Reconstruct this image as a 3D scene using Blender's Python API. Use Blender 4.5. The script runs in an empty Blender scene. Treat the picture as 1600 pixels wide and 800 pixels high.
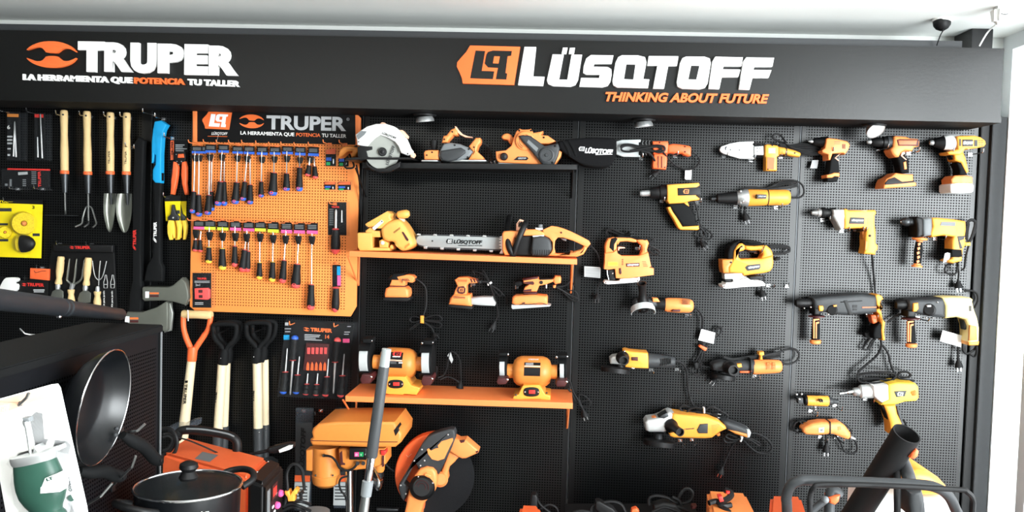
import bpy, bmesh, math, random
from mathutils import Vector, Matrix
random.seed(7)
S = bpy.context.scene
COL = S.collection
PI = math.pi

# ------------------------------------------------------------------ camera
F, DW, ZC = 1362.5, 3.6, 1.65          # focal length in pixels of a 1600 px frame, wall distance, eye height
YAW, PITCH, ROLL = -0.05239, 0.0453, 0.02896
_fwd = Vector((math.sin(YAW)*math.cos(PITCH), math.cos(YAW)*math.cos(PITCH), -math.sin(PITCH)))
_r = Vector((math.cos(YAW), -math.sin(YAW), 0))
_u = _r.cross(_fwd)
RGT = _r*math.cos(ROLL) + _u*math.sin(ROLL)
UPV = -_r*math.sin(ROLL) + _u*math.cos(ROLL)
CAM = Vector((0, -DW, ZC))
cd = bpy.data.cameras.new('camera'); cam = bpy.data.objects.new('camera', cd); COL.objects.link(cam)
cd.sensor_width = 36; cd.lens = F/1600*36; cd.clip_start = .02
M = Matrix((RGT, UPV, -_fwd)).transposed().to_4x4(); M.translation = CAM
cam.matrix_world = M
S.camera = cam

# ------------------------------------------------------------------ world, daylight, exposure
S.view_settings.view_transform = 'Standard'; S.view_settings.look = 'None'
S.view_settings.exposure = 0.0; S.view_settings.gamma = 1; S.view_settings.use_curve_mapping = False
W = bpy.data.worlds.new('daylight'); S.world = W; W.use_nodes = True
nt = W.node_tree; nt.nodes.clear()
tc = nt.nodes.new('ShaderNodeTexCoord')
dp = nt.nodes.new('ShaderNodeVectorMath'); dp.operation = 'DOT_PRODUCT'; dp.inputs[1].default_value = (.80, .60, .0)
mr = nt.nodes.new('ShaderNodeMapRange'); mr.interpolation_type = 'SMOOTHSTEP'
mr.inputs[1].default_value = .15; mr.inputs[2].default_value = .75; mr.inputs[3].default_value = .10; mr.inputs[4].default_value = 3.0
bg = nt.nodes.new('ShaderNodeBackground'); bg.inputs[0].default_value = (.93, .98, 1, 1)
wo = nt.nodes.new('ShaderNodeOutputWorld')
nt.links.new(tc.outputs['Generated'], dp.inputs[0]); nt.links.new(dp.outputs['Value'], mr.inputs[0])
nt.links.new(mr.outputs[0], bg.inputs[1]); nt.links.new(bg.outputs[0], wo.inputs[0])
def area(name, loc, target, sx, sy, power, col=(1, 1, 1)):
    l = bpy.data.lights.new(name, 'AREA'); l.shape = 'RECTANGLE'; l.size = sx; l.size_y = sy; l.energy = power; l.color = col
    o = bpy.data.objects.new(name, l); COL.objects.link(o); o.location = loc
    o.rotation_euler = (Vector(target)-Vector(loc)).to_track_quat('-Z', 'Y').to_euler()
    return o
area('shop_window_light', (3.5, -4.9, 1.55), (.5, 0, 1.5), 2.5, 2.9, 760, (.92, .98, 1))
area('door_light', (2.9, -1.7, 1.2), (.2, 0, 1.5), 2.2, 2.2, 90, (.92, .97, 1))
area('ceiling_fill_light', (-1.5, -3.3, 1.95), (-1.5, -3.29, 3), 2.2, .5, 110, (1, .98, .95))  # added fill, no real lamp: unseen, aimed up to brighten the ceiling

# ------------------------------------------------------------------ helpers
def lin(c):
    return tuple((v/255/12.92 if v/255 <= .04045 else ((v/255+.055)/1.055)**2.4) for v in c)
MATS = {}
def mat(name, rgb, rough=.5, metal=0, spec=.5, var=.06, scale=60, bump=0, trans=0, alpha=1, coat=0, ior=1.45):
    m = bpy.data.materials.new(name); m.use_nodes = True; n = m.node_tree; b = n.nodes['Principled BSDF']
    c = lin(rgb)
    t = n.nodes.new('ShaderNodeTexCoord'); no = n.nodes.new('ShaderNodeTexNoise'); no.inputs['Scale'].default_value = scale
    no.inputs['Detail'].default_value = 3
    n.links.new(t.outputs['Object'], no.inputs['Vector'])
    mx = n.nodes.new('ShaderNodeMix'); mx.data_type = 'RGBA'
    mx.inputs[6].default_value = tuple(max(0, v*(1-var)) for v in c)+(1,)
    mx.inputs[7].default_value = tuple(min(1, v*(1+var)) for v in c)+(1,)
    n.links.new(no.outputs['Fac'], mx.inputs[0]); n.links.new(mx.outputs[2], b.inputs['Base Color'])
    b.inputs['Roughness'].default_value = rough; b.inputs['Metallic'].default_value = metal
    b.inputs['Specular IOR Level'].default_value = spec; b.inputs['IOR'].default_value = ior
    b.inputs['Transmission Weight'].default_value = trans; b.inputs['Alpha'].default_value = alpha
    b.inputs['Coat Weight'].default_value = coat
    if bump:
        bp = n.nodes.new('ShaderNodeBump'); bp.inputs['Strength'].default_value = bump; bp.inputs['Distance'].default_value = .002
        n.links.new(no.outputs['Fac'], bp.inputs['Height']); n.links.new(bp.outputs[0], b.inputs['Normal'])
    MATS[name] = m
    return m
def pegmat(name, rgb, rough, spec, pitch, rad, margin=(.025, .012), hole=(4, 4, 4), ax=0):
    m = mat(name, rgb, rough, 0, spec, .05, 40); n = m.node_tree; b = n.nodes['Principled BSDF']
    def mth(op, a, bb=None, cc=None):
        k = n.nodes.new('ShaderNodeMath'); k.operation = op
        for i, v in enumerate((a, bb, cc)):
            if v is None: continue
            if isinstance(v, (int, float)): k.inputs[i].default_value = v
            else: n.links.new(v, k.inputs[i])
        return k.outputs[0]
    t = n.nodes.new('ShaderNodeTexCoord'); sp = n.nodes.new('ShaderNodeSeparateXYZ'); n.links.new(t.outputs['Object'], sp.inputs[0])
    sg = n.nodes.new('ShaderNodeSeparateXYZ'); n.links.new(t.outputs['Generated'], sg.inputs[0])
    def cell(o):
        return mth('SUBTRACT', mth('FRACT', mth('DIVIDE', o, pitch)), .5)
    u, v = cell(sp.outputs[ax]), cell(sp.outputs[2])
    dist = mth('SQRT', mth('ADD', mth('MULTIPLY', u, u), mth('MULTIPLY', v, v)))
    inside = mth('LESS_THAN', dist, rad)
    for a_, mg in ((ax, margin[0]), (2, margin[1])):
        g = mth('ABSOLUTE', mth('SUBTRACT', sg.outputs[a_], .5))
        inside = mth('MULTIPLY', inside, mth('LESS_THAN', g, .5-mg))
    src = b.inputs['Base Color'].links[0].from_socket
    mx = n.nodes.new('ShaderNodeMix'); mx.data_type = 'RGBA'; n.links.new(inside, mx.inputs[0]); n.links.new(src, mx.inputs[6])
    mx.inputs[7].default_value = lin(hole)+(1,); n.links.new(mx.outputs[2], b.inputs['Base Color'])
    n.links.new(mth('MULTIPLY', mth('SUBTRACT', 1, inside), spec), b.inputs['Specular IOR Level'])
    return m

CR = [0, 0, 1.0]
CROPS = dict(A1=(0,0,4), A2=(300,160,16/3), A3=(0,160,16/3), A4=(0,300,16/3), A5=(0,420,16/3), A6=(0,500,8/3), A7=(290,300,4), A8=(220,470,3.478),
  B1=(700,50,2.963), B2=(540,180,6.154), B3=(760,180,6.154), B4=(540,310,6.154), B5=(760,320,6.667), B6=(580,415,4.706), B7=(530,520,5.714), B8=(740,530,5.715),
  C1=(940,190,5), C2=(1240,180,5), C3=(920,330,5), C4=(1230,310,5), C5=(920,440,4.706), C6=(1220,440,4.706), C7=(980,600,5.715), C8=(1210,560,3.3333),
  D1=(200,630,4.707), D2=(430,620,4.443), D3=(590,640,5), D4=(780,720,3.478), D5=(1400,0,3.635), D7=(0,590,3.81), PX=(0,0,1))
def crop(k): CR[:] = CROPS[k]
def ray(x, y):
    x, y = CR[0]+x/CR[2], CR[1]+y/CR[2]
    return _fwd + RGT*((x-800)/F) - UPV*((y-400)/F)
def P(x, y, d=0):                       # point of the plane d metres in front of the wall
    v = ray(x, y); return CAM + v*((DW-d)/v.y)
def PX(x, y, X):                        # point of the vertical plane x = X
    v = ray(x, y); return CAM + v*(X/v.x)
def PZ(x, y, Z):                       # point of the level plane z = Z
    v = ray(x, y); return CAM + v*((Z-ZC)/v.z)
def sc(d): return (DW-d)/F/CR[2]        # metres per unit of the measure in use, at that depth

def link(name, me, m, parent=None, org=None):
    o = bpy.data.objects.new(name, me)
    if m: me.materials.append(m)
    COL.objects.link(o)
    if parent: o.parent = parent
    if org is not None and parent is None: o.location = org
    return o
def finish(bm, ang=40, smooth=True):
    bmesh.ops.recalc_face_normals(bm, faces=bm.faces)
    me = bpy.data.meshes.new('m'); bm.to_mesh(me); bm.free()
    if smooth:
        for p in me.polygons: p.use_smooth = True
        me.set_sharp_from_angle(angle=math.radians(ang))
    return me
def chaikin(p, n, closed=True):
    for _ in range(n):
        q = []
        L = len(p)
        rng = range(L) if closed else range(L-1)
        if not closed: q.append(p[0])
        for i in rng:
            a, b = p[i], p[(i+1) % L]
            q.append(tuple(a[k]*.75+b[k]*.25 for k in range(len(a)))); q.append(tuple(a[k]*.25+b[k]*.75 for k in range(len(a))))
        if not closed: q.append(p[-1])
        p = q
    return p
def bm_slab(bm, poly, d0, d1, bev=0, seg=3, holes=()):
    """poly traced on the front face plane (depth d1), carried straight back to depth d0"""
    pts = [P(x, y, d1) for x, y in poly]
    vs = [bm.verts.new(p) for p in pts]
    f = bm.faces.new(vs)
    r = bmesh.ops.extrude_face_region(bm, geom=[f])
    nv = [e for e in r['geom'] if isinstance(e, bmesh.types.BMVert)]
    for v in nv: v.co.y += d1-d0
    if bev:
        es = [e for e in set(e for v in vs for e in v.link_edges) if e.verts[0] in vs and e.verts[1] in vs]
        bmesh.ops.bevel(bm, geom=es, offset=bev, segments=seg, profile=.5, affect='EDGES', clamp_overlap=True)
def bm_tube(bm, pts, r, n=8, closed=False, cap=True):
    pts = [Vector(p) for p in pts]
    rs = r if isinstance(r, (list, tuple)) else [r]*len(pts)
    rings = []; up = None
    L = len(pts)
    for i, p in enumerate(pts):
        a = pts[i-1] if (i or closed) else p; b = pts[(i+1) % L] if (i < L-1 or closed) else p
        t = (b-a)
        if t.length < 1e-9: t = Vector((0, 0, 1))
        t.normalize()
        if up is None:
            up = Vector((0, 1, 0)) if abs(t.y) < .9 else Vector((1, 0, 0))
        s = t.cross(up)
        if s.length < 1e-6: s = t.orthogonal()
        s.normalize(); up = s.cross(t).normalized()
        rings.append([bm.verts.new(p+(s*math.cos(2*PI*k/n)+up*math.sin(2*PI*k/n))*rs[i]) for k in range(n)])
    for i in range(L if closed else L-1):
        A, B = rings[i], rings[(i+1) % L]
        for k in range(n): bm.faces.new((A[k], A[(k+1) % n], B[(k+1) % n], B[k]))
    if cap and not closed:
        bm.faces.new(rings[0][::-1]); bm.faces.new(rings[-1])
def catmull(p, n=6, closed=False):
    out = []; L = len(p)
    for i in range(L if closed else L-1):
        g = lambda k: Vector(p[k % L]) if closed else Vector(p[max(0, min(L-1, k))])
        a, b, c, d = g(i-1), g(i), g(i+1), g(i+2)
        for k in range(n):
            t = k/n
            out.append(.5*((2*b)+(c-a)*t+(2*a-5*b+4*c-d)*t*t+(3*b-a-3*c+d)*t**3))
    if not closed: out.append(Vector(p[-1]))
    return out
def bm_lathe(bm, a, b, prof, n=28, squash=1.0, cap=True):
    """a, b: world ends; prof: (t along a-b, radius in metres)"""
    a, b = Vector(a), Vector(b); ax = (b-a); t = ax.normalized()
    u = t.cross(Vector((0, 1, 0)))
    if u.length < 1e-3: u = t.cross(Vector((1, 0, 0)))
    u.normalize(); w = u.cross(t)
    rings = []
    for s, r in prof:
        c = a+ax*s
        if r < 1e-6: rings.append([bm.verts.new(c)])
        else: rings.append([bm.verts.new(c+u*r*math.cos(2*PI*k/n)+w*r*squash*math.sin(2*PI*k/n)) for k in range(n)])
    for A, B in zip(rings, rings[1:]):
        if len(A) == 1 and len(B) == 1: continue
        for k in range(n):
            if len(A) == 1: bm.faces.new((A[0], B[(k+1) % n], B[k]))
            elif len(B) == 1: bm.faces.new((A[k], A[(k+1) % n], B[0]))
            else: bm.faces.new((A[k], A[(k+1) % n], B[(k+1) % n], B[k]))
    if cap and len(rings[0]) > 1: bm.faces.new(rings[0][::-1])
    if cap and len(rings[-1]) > 1: bm.faces.new(rings[-1])
def text_mesh(s, bold=0, shear=0):
    c = bpy.data.curves.new('t', 'FONT'); c.body = s; c.offset = bold; c.shear = shear; c.resolution_u = 4
    o = bpy.data.objects.new('t', c); COL.objects.link(o)
    dg = bpy.context.evaluated_depsgraph_get(); dg.update()
    me = bpy.data.meshes.new_from_object(o.evaluated_get(dg)); bpy.data.objects.remove(o)
    return me
TCACHE = {}
class T:
    """one thing: an Empty at its base that parents its parts; parts are traced on planes at their own depth"""
    def __init__(s, name, label, cat, at, group=None, kind=None, world=False):
        s.o = bpy.data.objects.new(name, None); COL.objects.link(s.o); s.o.empty_display_size = .02
        s.org = Vector(at) if world else P(*at); s.o.location = s.org
        s.o['label'] = label; s.o['category'] = cat
        if group: s.o['group'] = group
        if kind: s.o['kind'] = kind
    def add(s, name, bm, m, par=None, ang=40, smooth=True, label=None):
        bmesh.ops.translate(bm, vec=-s.org, verts=bm.verts)
        o = link(name, finish(bm, ang, smooth), MATS[m], par or s.o)
        if label: o['label'] = label
        return o
    def slab(s, name, poly, d0, d1, m, bev=.004, c=0, par=None, label=None, seg=3):
        bm = bmesh.new(); bm_slab(bm, chaikin(poly, c) if c else poly, d0, d1, bev, seg); return s.add(name, bm, m, par, label=label)
    def slabs(s, name, polys, d0, d1, m, bev=.002, c=0, par=None, label=None):
        bm = bmesh.new()
        for p in polys: bm_slab(bm, chaikin(p, c) if c else p, d0, d1, bev, 2)
        return s.add(name, bm, m, par, label=label)
    def lathe(s, name, a, b, prof, m, n=28, par=None, squash=1.0, label=None):
        k = sc((a[2]+b[2])/2); bm = bmesh.new()
        bm_lathe(bm, P(*a), P(*b), [(t, r*k) for t, r in prof], n, squash); return s.add(name, bm, m, par, label=label)
    def tube(s, name, pts, r, m, par=None, n=8, sm=5, closed=False, label=None):
        bm = bmesh.new(); p = [P(*q) for q in pts]
        bm_tube(bm, catmull(p, sm, closed) if sm else p, r, n, closed); return s.add(name, bm, m, par, label=label)
    def tubes(s, name, lists, r, m, par=None, n=6, sm=4, label=None):
        if name in ('coil', 'feed_handle', 'prong'):
            for pts in lists: o = s.tube(name, pts, r, m, par, n, sm)
            return o
        bm = bmesh.new()
        for pts in lists:
            p = [P(*q) for q in pts]; bm_tube(bm, catmull(p, sm) if sm else p, r, n)
        return s.add(name, bm, m, par, label=label)
    def spheres(s, name, pts, r, m, par=None, sq=1):
        for q in pts:                                    # each bolt or screw a part of its own
            bm = bmesh.new(); bmesh.ops.create_icosphere(bm, subdivisions=2, radius=r, matrix=Matrix.Translation(P(*q)) @ Matrix.Diagonal((1, sq, 1, 1)))
            o = s.add(name, bm, m, par)
        return o
    def text(s, name, st, p0, p1, h, d, m, par=None, bold=.0, shear=0, thick=.0012, up=None):
        """baseline from p0 to p1 on the plane at depth d, capitals h units tall"""
        while True:
            me = text_mesh(st, bold, shear); bm = bmesh.new(); bm.from_mesh(me); bpy.data.meshes.remove(me)
            xs = [v.co.x for v in bm.verts]; x0, x1 = min(xs), max(xs)
            if bold <= 0 or all(-.45 < v.co.y < 1.3 for v in bm.verts): break
            bold -= .008; bm.free()
        for f in bm.faces: f.smooth = False
        A, B = P(*p0, d), P(*p1, d); ex = (B-A)/(x1-x0); ez = Vector((-(B-A).z, 0, (B-A).x)).normalized()*(h*sc(d)/.73)
        for v in bm.verts: v.co = A+ex*(v.co.x-x0)+ez*v.co.y
        fs = list(bm.faces)
        r = bmesh.ops.extrude_face_region(bm, geom=fs)
        for v in [e for e in r['geom'] if isinstance(e, bmesh.types.BMVert)]: v.co.y -= thick
        return s.add(name, bm, m, par, smooth=False)
    def cord(s, pts, r=.0035, m='rubber', plug=None, name='power_cord', par=None):
        o = s.tube(name, pts, r, m, par, n=7, sm=6)
        if plug: s.plug(plug, o)
        return o
    def plug(s, pl, par):
        (x0, y0), (x1, y1), d = pl
        q = s.lathe('plug', (x0, y0, d), (x1, y1, d), [(0, .004/sc(d)), (.25, .006/sc(d)), (.6, .013/sc(d)), (1, .016/sc(d))], 'rubber', 12, par)
        dx, dy = x1-x0, y1-y0; L = math.hypot(dx, dy); dx, dy = dx/L, dy/L; k = 1/sc(d)
        pr = []
        for sg in (-1, 1):
            bx, by = x1-dy*sg*.007*k, y1+dx*sg*.007*k
            pr.append([(bx, by, d), (bx+dx*.016*k, by+dy*.016*k, d)])
        s.tubes('prong', pr, .0025, 'chrome', par, 6, 0)
        return q
def dup(root, dv, label=None, group=None):
    r = root.copy(); COL.objects.link(r); r.location = root.location+dv
    if label: r['label'] = label
    if group: r['group'] = group
    for ch in list(root.children):
        c = ch.copy(); COL.objects.link(c); c.parent = r
        for g in list(ch.children):
            e = g.copy(); COL.objects.link(e); e.parent = c
    return r
def box(bm, lo, hi):
    r = bmesh.ops.create_cube(bm, size=1)
    for v in r['verts']: v.co = Vector([lo[i]+(v.co[i]+.5)*(hi[i]-lo[i]) for i in range(3)])
    return r['verts']
def struct(name, lo, hi, m, label=None, bev=0):
    bm = bmesh.new(); box(bm, lo, hi)
    if bev: bmesh.ops.bevel(bm, geom=bm.edges[:], offset=bev, segments=2, affect='EDGES')
    c = Vector([(lo[i]+hi[i])/2 for i in range(3)]); bmesh.ops.translate(bm, vec=-c, verts=bm.verts)
    o = link(name, finish(bm, 30), MATS[m], None, c); o['kind'] = 'structure'
    if label: o['label'] = label
    return o

# ------------------------------------------------------------------ materials
mat('white_paint', (240, 243, 240), .7, 0, .3, .02, 8)
mat('jamb_white', (232, 236, 238), .5, 0, .3, .02, 8)
mat('floor_tile', (140, 138, 134), .5, 0, .4, .1, 5)
mat('fascia_black', (9, 10, 10), .35, 0, .42, .15, 90, .1)
mat('black_metal', (14, 15, 16), .45, 0, .35, .1, 60)
pegmat('peg_black', (8, 9, 10), .33, .5, .0108, .27)
pegmat('peg_black_near', (14, 15, 18), .5, .2, .0098, .26, (.01, .03), (3, 3, 3), 1)
pegmat('peg_orange', (240, 142, 72), .55, .3, .0118, .21, (.06, .03), (70, 24, 6))
mat('orange_metal', (244, 134, 74), .45, 0, .35, .04)
mat('orange', (240, 142, 78), .42, 0, .4, .05)
mat('orange_red', (238, 104, 56), .42, 0, .4, .05)
mat('orange_letter', (238, 112, 56), .5, 0, .3, .03)
mat('amber', (236, 158, 62), .4, 0, .4, .05)
mat('amber_dark', (208, 128, 58), .4, 0, .4, .05)
mat('yellow', (248, 204, 72), .45, 0, .4, .04)
mat('sun_yellow', (238, 214, 26), .5, 0, .3, .04)
mat('white', (235, 235, 232), .5, 0, .3, .02)
mat('letter_white', (244, 244, 242), .5, 0, .3, .02)
mat('grey_print', (186, 188, 190), .6, 0, .2, .02)
mat('black', (16, 16, 17), .5, 0, .35, .2, 80)
mat('rubber', (20, 20, 21), .6, 0, .3, .2, 120)
mat('soft_black', (14, 15, 16), .75, 0, .2, .2, 120)
mat('dark_grey', (52, 54, 56), .5, 0, .4, .1)
mat('mid_grey', (112, 116, 118), .5, 0, .4, .06)
mat('light_grey', (176, 180, 180), .5, 0, .4, .05)
mat('silver', (196, 198, 198), .38, .75, .5, .05)
mat('cast_alu', (205, 207, 206), .45, .45, .5, .05)
mat('chrome', (222, 224, 226), .15, 1, .5, .02)
mat('steel', (150, 152, 150), .35, .9, .5, .1)
mat('dark_steel', (70, 72, 74), .4, .8, .5, .1)
mat('wood', (214, 184, 132), .55, 0, .3, .12, 30)
mat('pale_wood', (222, 204, 170), .55, 0, .3, .08, 30)
mat('red', (214, 52, 46), .45, 0, .4, .05)
mat('pink_red', (228, 84, 82), .4, 0, .4, .05)
mat('pink', (240, 90, 150), .5, 0, .3, .03)
mat('green', (30, 160, 90), .5, 0, .4, .05)
mat('blue', (48, 96, 196), .45, 0, .4, .05)
mat('sky_blue', (26, 152, 208), .5, 0, .3, .06)
mat('card_black', (15, 15, 16), .6, 0, .25, .1)
mat('card_white', (238, 238, 236), .6, 0, .25, .02)
mat('lime', (198, 226, 60), .5, 0, .3, .03)
mat('cloth_black', (20, 20, 21), .9, 0, .1, .4, 300, .4)
mat('mate_green', (38, 70, 59), .35, 0, .5, .15, 40)
mat('peach', (244, 190, 160), .6, 0, .2, .03)
mat('maroon', (70, 30, 30), .5, 0, .4, .1)
mat('blade_steel', (158, 160, 154), .35, .6, .5, .08, 20)
mat('trowel_steel', (128, 130, 122), .35, .7, .5, .06, 20)
mat('axe_grey', (96, 98, 90), .5, .3, .4, .08, 20)
mat('blister', (90, 94, 98), .1, 0, .5, 0, 5, 0, 0, .06)
mat('poly_bag', (90, 98, 108), .22, 0, .5, .1, 5, 0, 0, .28)
mat('lid_glass', (70, 74, 76), .05, 0, .5, 0, 5, 0, 0, .12)
mat('door_glass', (225, 240, 248), .03, 0, .5, 0, 5, 0, 0, .1)
mat('pan_coat', (9, 11, 14), .34, 0, .5, .15, 60)
mat('bristle', (214, 186, 40), .8, 0, .1, .5, 200, .6)
mat('abrasive', (30, 31, 33), .95, 0, .1, .4, 400, .3)
mat('lamp_face', (240, 244, 246), .3, 0, .4, .02)
mat('pale_amber', (226, 162, 82), .4, 0, .4, .05)
mat('tube_black', (30, 34, 38), .5, 0, .4, .1, 40)
mat('overexposed_yellow', (244, 222, 150), .45, 0, .4, .04)  # tool yellow with the wash of overexposed daylight put into its colour
mat('bar_grey', (150, 156, 156), .4, .2, .5, .06)
# ------------------------------------------------------------------ the setting
crop('PX')
XR = P(1550, 400, 0).x + .02
struct('floor', (-4, -6, -.05), (XR+3.2, .05, 0), 'floor_tile')
struct('wall_back', (-4, .04, 0), (XR+.3, .14, 2.424), 'white_paint')
struct('ceiling', (-4, -4.4, 2.424), (XR+.3, .14, 2.5), 'white_paint')
# aluminium shop door in the side wall: white jamb at the corner, head, bright glass beyond
hz = P(1567, 64, .3).z
struct('wall_right_corner', (XR, -.035, 0), (XR+.10, .04, 2.424), 'jamb_white')
struct('wall_right_head', (XR, -4.4, 2.365), (XR+.10, -.035, 2.424), 'jamb_white')
struct('door_1_frame', (XR+.03, -.245, 0), (XR+.07, -.175, 2.365), 'jamb_white', None, .004)
struct('door_1_frame_post', (XR+.03, -1.30, 0), (XR+.07, -1.22, 2.365), 'jamb_white', None, .004)
struct('window_1_glass', (XR+.045, -.173, .0), (XR+.051, -.037, 2.365), 'door_glass')
struct('door_1_glass', (XR+.045, -1.22, .05), (XR+.053, -.247, 2.365), 'door_glass')
# pegboards between black uprights
edges = [P(-330, 170).x, P(238.5, 178).x, P(566, 315).x, P(905, 180).x, P(1252.5, 186).x, P(1531, 195).x]
LAB = ['black pegboard behind the garden hand tools', 'black pegboard behind the orange screwdriver stand', 'black pegboard behind the shelves of saws and grinders',
       'black pegboard under the slogan in orange letters, behind the jigsaws', 'black pegboard beside the bright door, behind the drills']
for i in range(5):
    a, b = edges[i]+.004, edges[i+1]-.004
    bm = bmesh.new(); box(bm, (a, 0, .1), (b, .018, 2.085))
    c = Vector(((a+b)/2, .009, 1.09)); bmesh.ops.translate(bm, vec=-c, verts=bm.verts)
    o = link('pegboard', finish(bm, 30), MATS['peg_black'], None, c); o['label'] = LAB[i]; o['category'] = 'pegboard'; o['group'] = 'black pegboards of the display wall'
for i, x in enumerate(edges[1:5]):
    struct('trim_%d' % (i+1), (x-.0035, -.003, .1), (x+.0005, .03, 2.085), 'dark_steel')
struct('trim_5', (edges[5]+.002, -.012, 0), (P(1545, 195).x, .03, 2.1), 'black_metal', None, .002)
struct('trim_6', (P(1545, 195).x+.002, -.03, 0), (XR-.002, .03, 2.1), 'dark_grey', None, .002)
struct('baseboard_back', (-4, -.004, 0), (XR-.002, .03, .098), 'black_metal')
# ------------------------------------------------------------------ the fascia and its raised letters
xl, xr = -2.6, P(1567, 130, .28).x
z0, z1 = 2.058, 2.318
h = T('sign_fascia', 'long black sign board with raised white and orange lettering along the top', 'sign', (0, -.28, z0), world=True)
bm = bmesh.new(); box(bm, (xl, -.28, z0), (xr, -.255, z1)); bmesh.ops.bevel(bm, geom=bm.edges[:], offset=.002, segments=2, affect='EDGES')
h.add('front_board', bm, 'fascia_black')
bm = bmesh.new(); box(bm, (xl, -.282, z0-.012), (xr, -.02, z0)); h.add('soffit_board', bm, 'soft_black')
bm = bmesh.new(); box(bm, (xl, -.2835, z0-.012), (xr, -.2805, z0+.008)); h.add('edge_trim', bm, 'fascia_black')
bm = bmesh.new(); box(bm, (xl, -.25, z1), (xr-.14, -.18, z1+.03)); box(bm, (xl, -.20, z1-.06), (xr-.14, -.0, z1+.012)); h.add('top_rail', bm, 'dark_grey')
DL = .282
crop('A1')
def arc(cx, cy, rx, ry, a0, a1, n): return [(cx+rx*math.cos(math.radians(a0+(a1-a0)*i/n)), cy+ry*math.sin(math.radians(a0+(a1-a0)*i/n))) for i in range(n+1)]
def handles(cx, cy, sx, sy, tilt=0.0):
    """upper half of the emblem: a lens with two open jaws, and its mirror below"""
    up = [(-162, -22), (-130, -52), (-85, -72), (-35, -83), (35, -83), (85, -72), (130, -50), (160, -14), (130, -30), (100, -40), (68, -36), (45, -18), (33, -8), (-33, -10), (-42, -24), (-62, -42), (-95, -44), (-130, -32)]
    lo = [(x, -y) for x, y in up]
    return [[(cx+x*sx, cy+y*sy+x*tilt) for x, y in q] for q in (up, lo)]
e = handles(320, 340, 1, 1, .02)
h.slabs('emblem', e, DL-.002, DL+.012, 'orange_letter', .001, 1)
for ch, x0, x1, yb in [('T', 500, 664, 436), ('R', 664, 838, 439), ('U', 826, 986, 443), ('P', 996, 1158, 448), ('E', 1162, 1310, 455), ('R', 1314, 1494, 461)]:
    h.text('letter', ch, (x0, yb-1), (x1, yb+2), 168 if ch != 'U' else 166, DL, 'letter_white', None, .075 if ch in 'TUE' else .06, 0, .016)
h.text('slogan', 'LA HERRAMIENTA QUE', (152, 500), (834, 521), 36, DL, 'letter_white', None, .045, 0, .012)
h.text('slogan', 'POTENCIA', (846, 522), (1160, 530), 36, DL, 'orange_letter', None, .045, 0, .012)
h.text('slogan', 'TU TALLER', (1178, 531), (1502, 543), 36, DL, 'letter_white', None, .045, 0, .012)
crop('B1')
tag = [(102, 62), (334, 68), (306, 245), (68, 238), (64, 214), (52, 184), (40, 160), (42, 140), (62, 116), (84, 92)]
h.slab('logo_plate', tag, DL-.002, DL+.012, 'orange_letter', .001)
def lq(mx):   # the angular L-q device cut in the plate
    L = [(128, 86), (172, 88), (156, 180), (214, 182), (208, 218), (103, 214)]
    q = [(186, 92), (208, 86), (296, 88), (292, 110), (276, 112), (266, 190), (274, 192), (270, 220), (222, 218), (232, 166), (186, 164), (170, 146), (178, 104)]
    eye = [(214, 112), (240, 113), (234, 146), (208, 145)]
    return [[mx(p) for p in r] for r in (L, q, eye)]
ident = lambda p: p
L_, q_, eye_ = lq(ident)
h.slabs('logo_mark', [L_, q_], DL+.006, DL+.0135, 'fascia_black', 0)
h.slab('logo_mark', eye_, DL+.006, DL+.0145, 'orange_letter', 0)
WORD = {
 'L': [[(354, 68), (408, 69), (394, 206), (447, 207), (440, 249), (324, 245)]],
 'U': [[(484, 103), (536, 104), (514, 220), (552, 221), (572, 104), (621, 105), (602, 222), (590, 244), (568, 252), (486, 250), (464, 240), (458, 222)], [(532, 72), (554, 72), (548, 100), (526, 99)], [(564, 73), (588, 73), (583, 101), (559, 100)]],
 'S': [[(662, 106), (766, 108), (758, 146), (678, 146), (674, 160), (740, 162), (756, 172), (758, 196), (752, 230), (740, 248), (716, 255), (608, 252), (616, 212), (700, 213), (702, 197), (640, 196), (626, 188), (628, 158), (640, 122)]],
 'Q': [[(806, 107), (880, 108), (912, 116), (919, 140), (904, 218), (932, 219), (926, 259), (784, 256), (766, 246), (762, 226), (776, 140), (788, 116)]],
 'T': [[(930, 111), (1067, 112), (1060, 156), (1020, 156), (1000, 262), (950, 261), (970, 155), (924, 154)]],
 'O': [[(1104, 113), (1188, 114), (1212, 122), (1217, 144), (1202, 238), (1190, 258), (1166, 264), (1086, 262), (1064, 252), (1060, 232), (1076, 142), (1086, 120)]],
 'F': [[(1238, 114), (1366, 117), (1358, 158), (1276, 157), (1273, 172), (1354, 174), (1344, 208), (1268, 208), (1256, 264), (1208, 262), (1226, 134)]],
 'G': [[(1382, 117), (1510, 119), (1502, 160), (1418, 160), (1415, 175), (1498, 176), (1484, 212), (1410, 211), (1396, 267), (1348, 265), (1368, 136)]]}
for k in 'LUSQTOFG': h.slabs('letter', WORD[k], DL-.002, DL+.016, 'letter_white', .0008)
h.slab('letter_counter', [(826, 150), (868, 151), (858, 220), (815, 218)], DL+.008, DL+.0168, 'fascia_black', 0)
h.slab('letter_counter', [(1126, 156), (1164, 157), (1150, 220), (1113, 219)], DL+.008, DL+.0168, 'fascia_black', 0)
h.text('slogan', 'THINKING ABOUT FUTURE', (727, 320), (1482, 331), 40, DL, 'orange_letter', None, .04, .25, .012)
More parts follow.
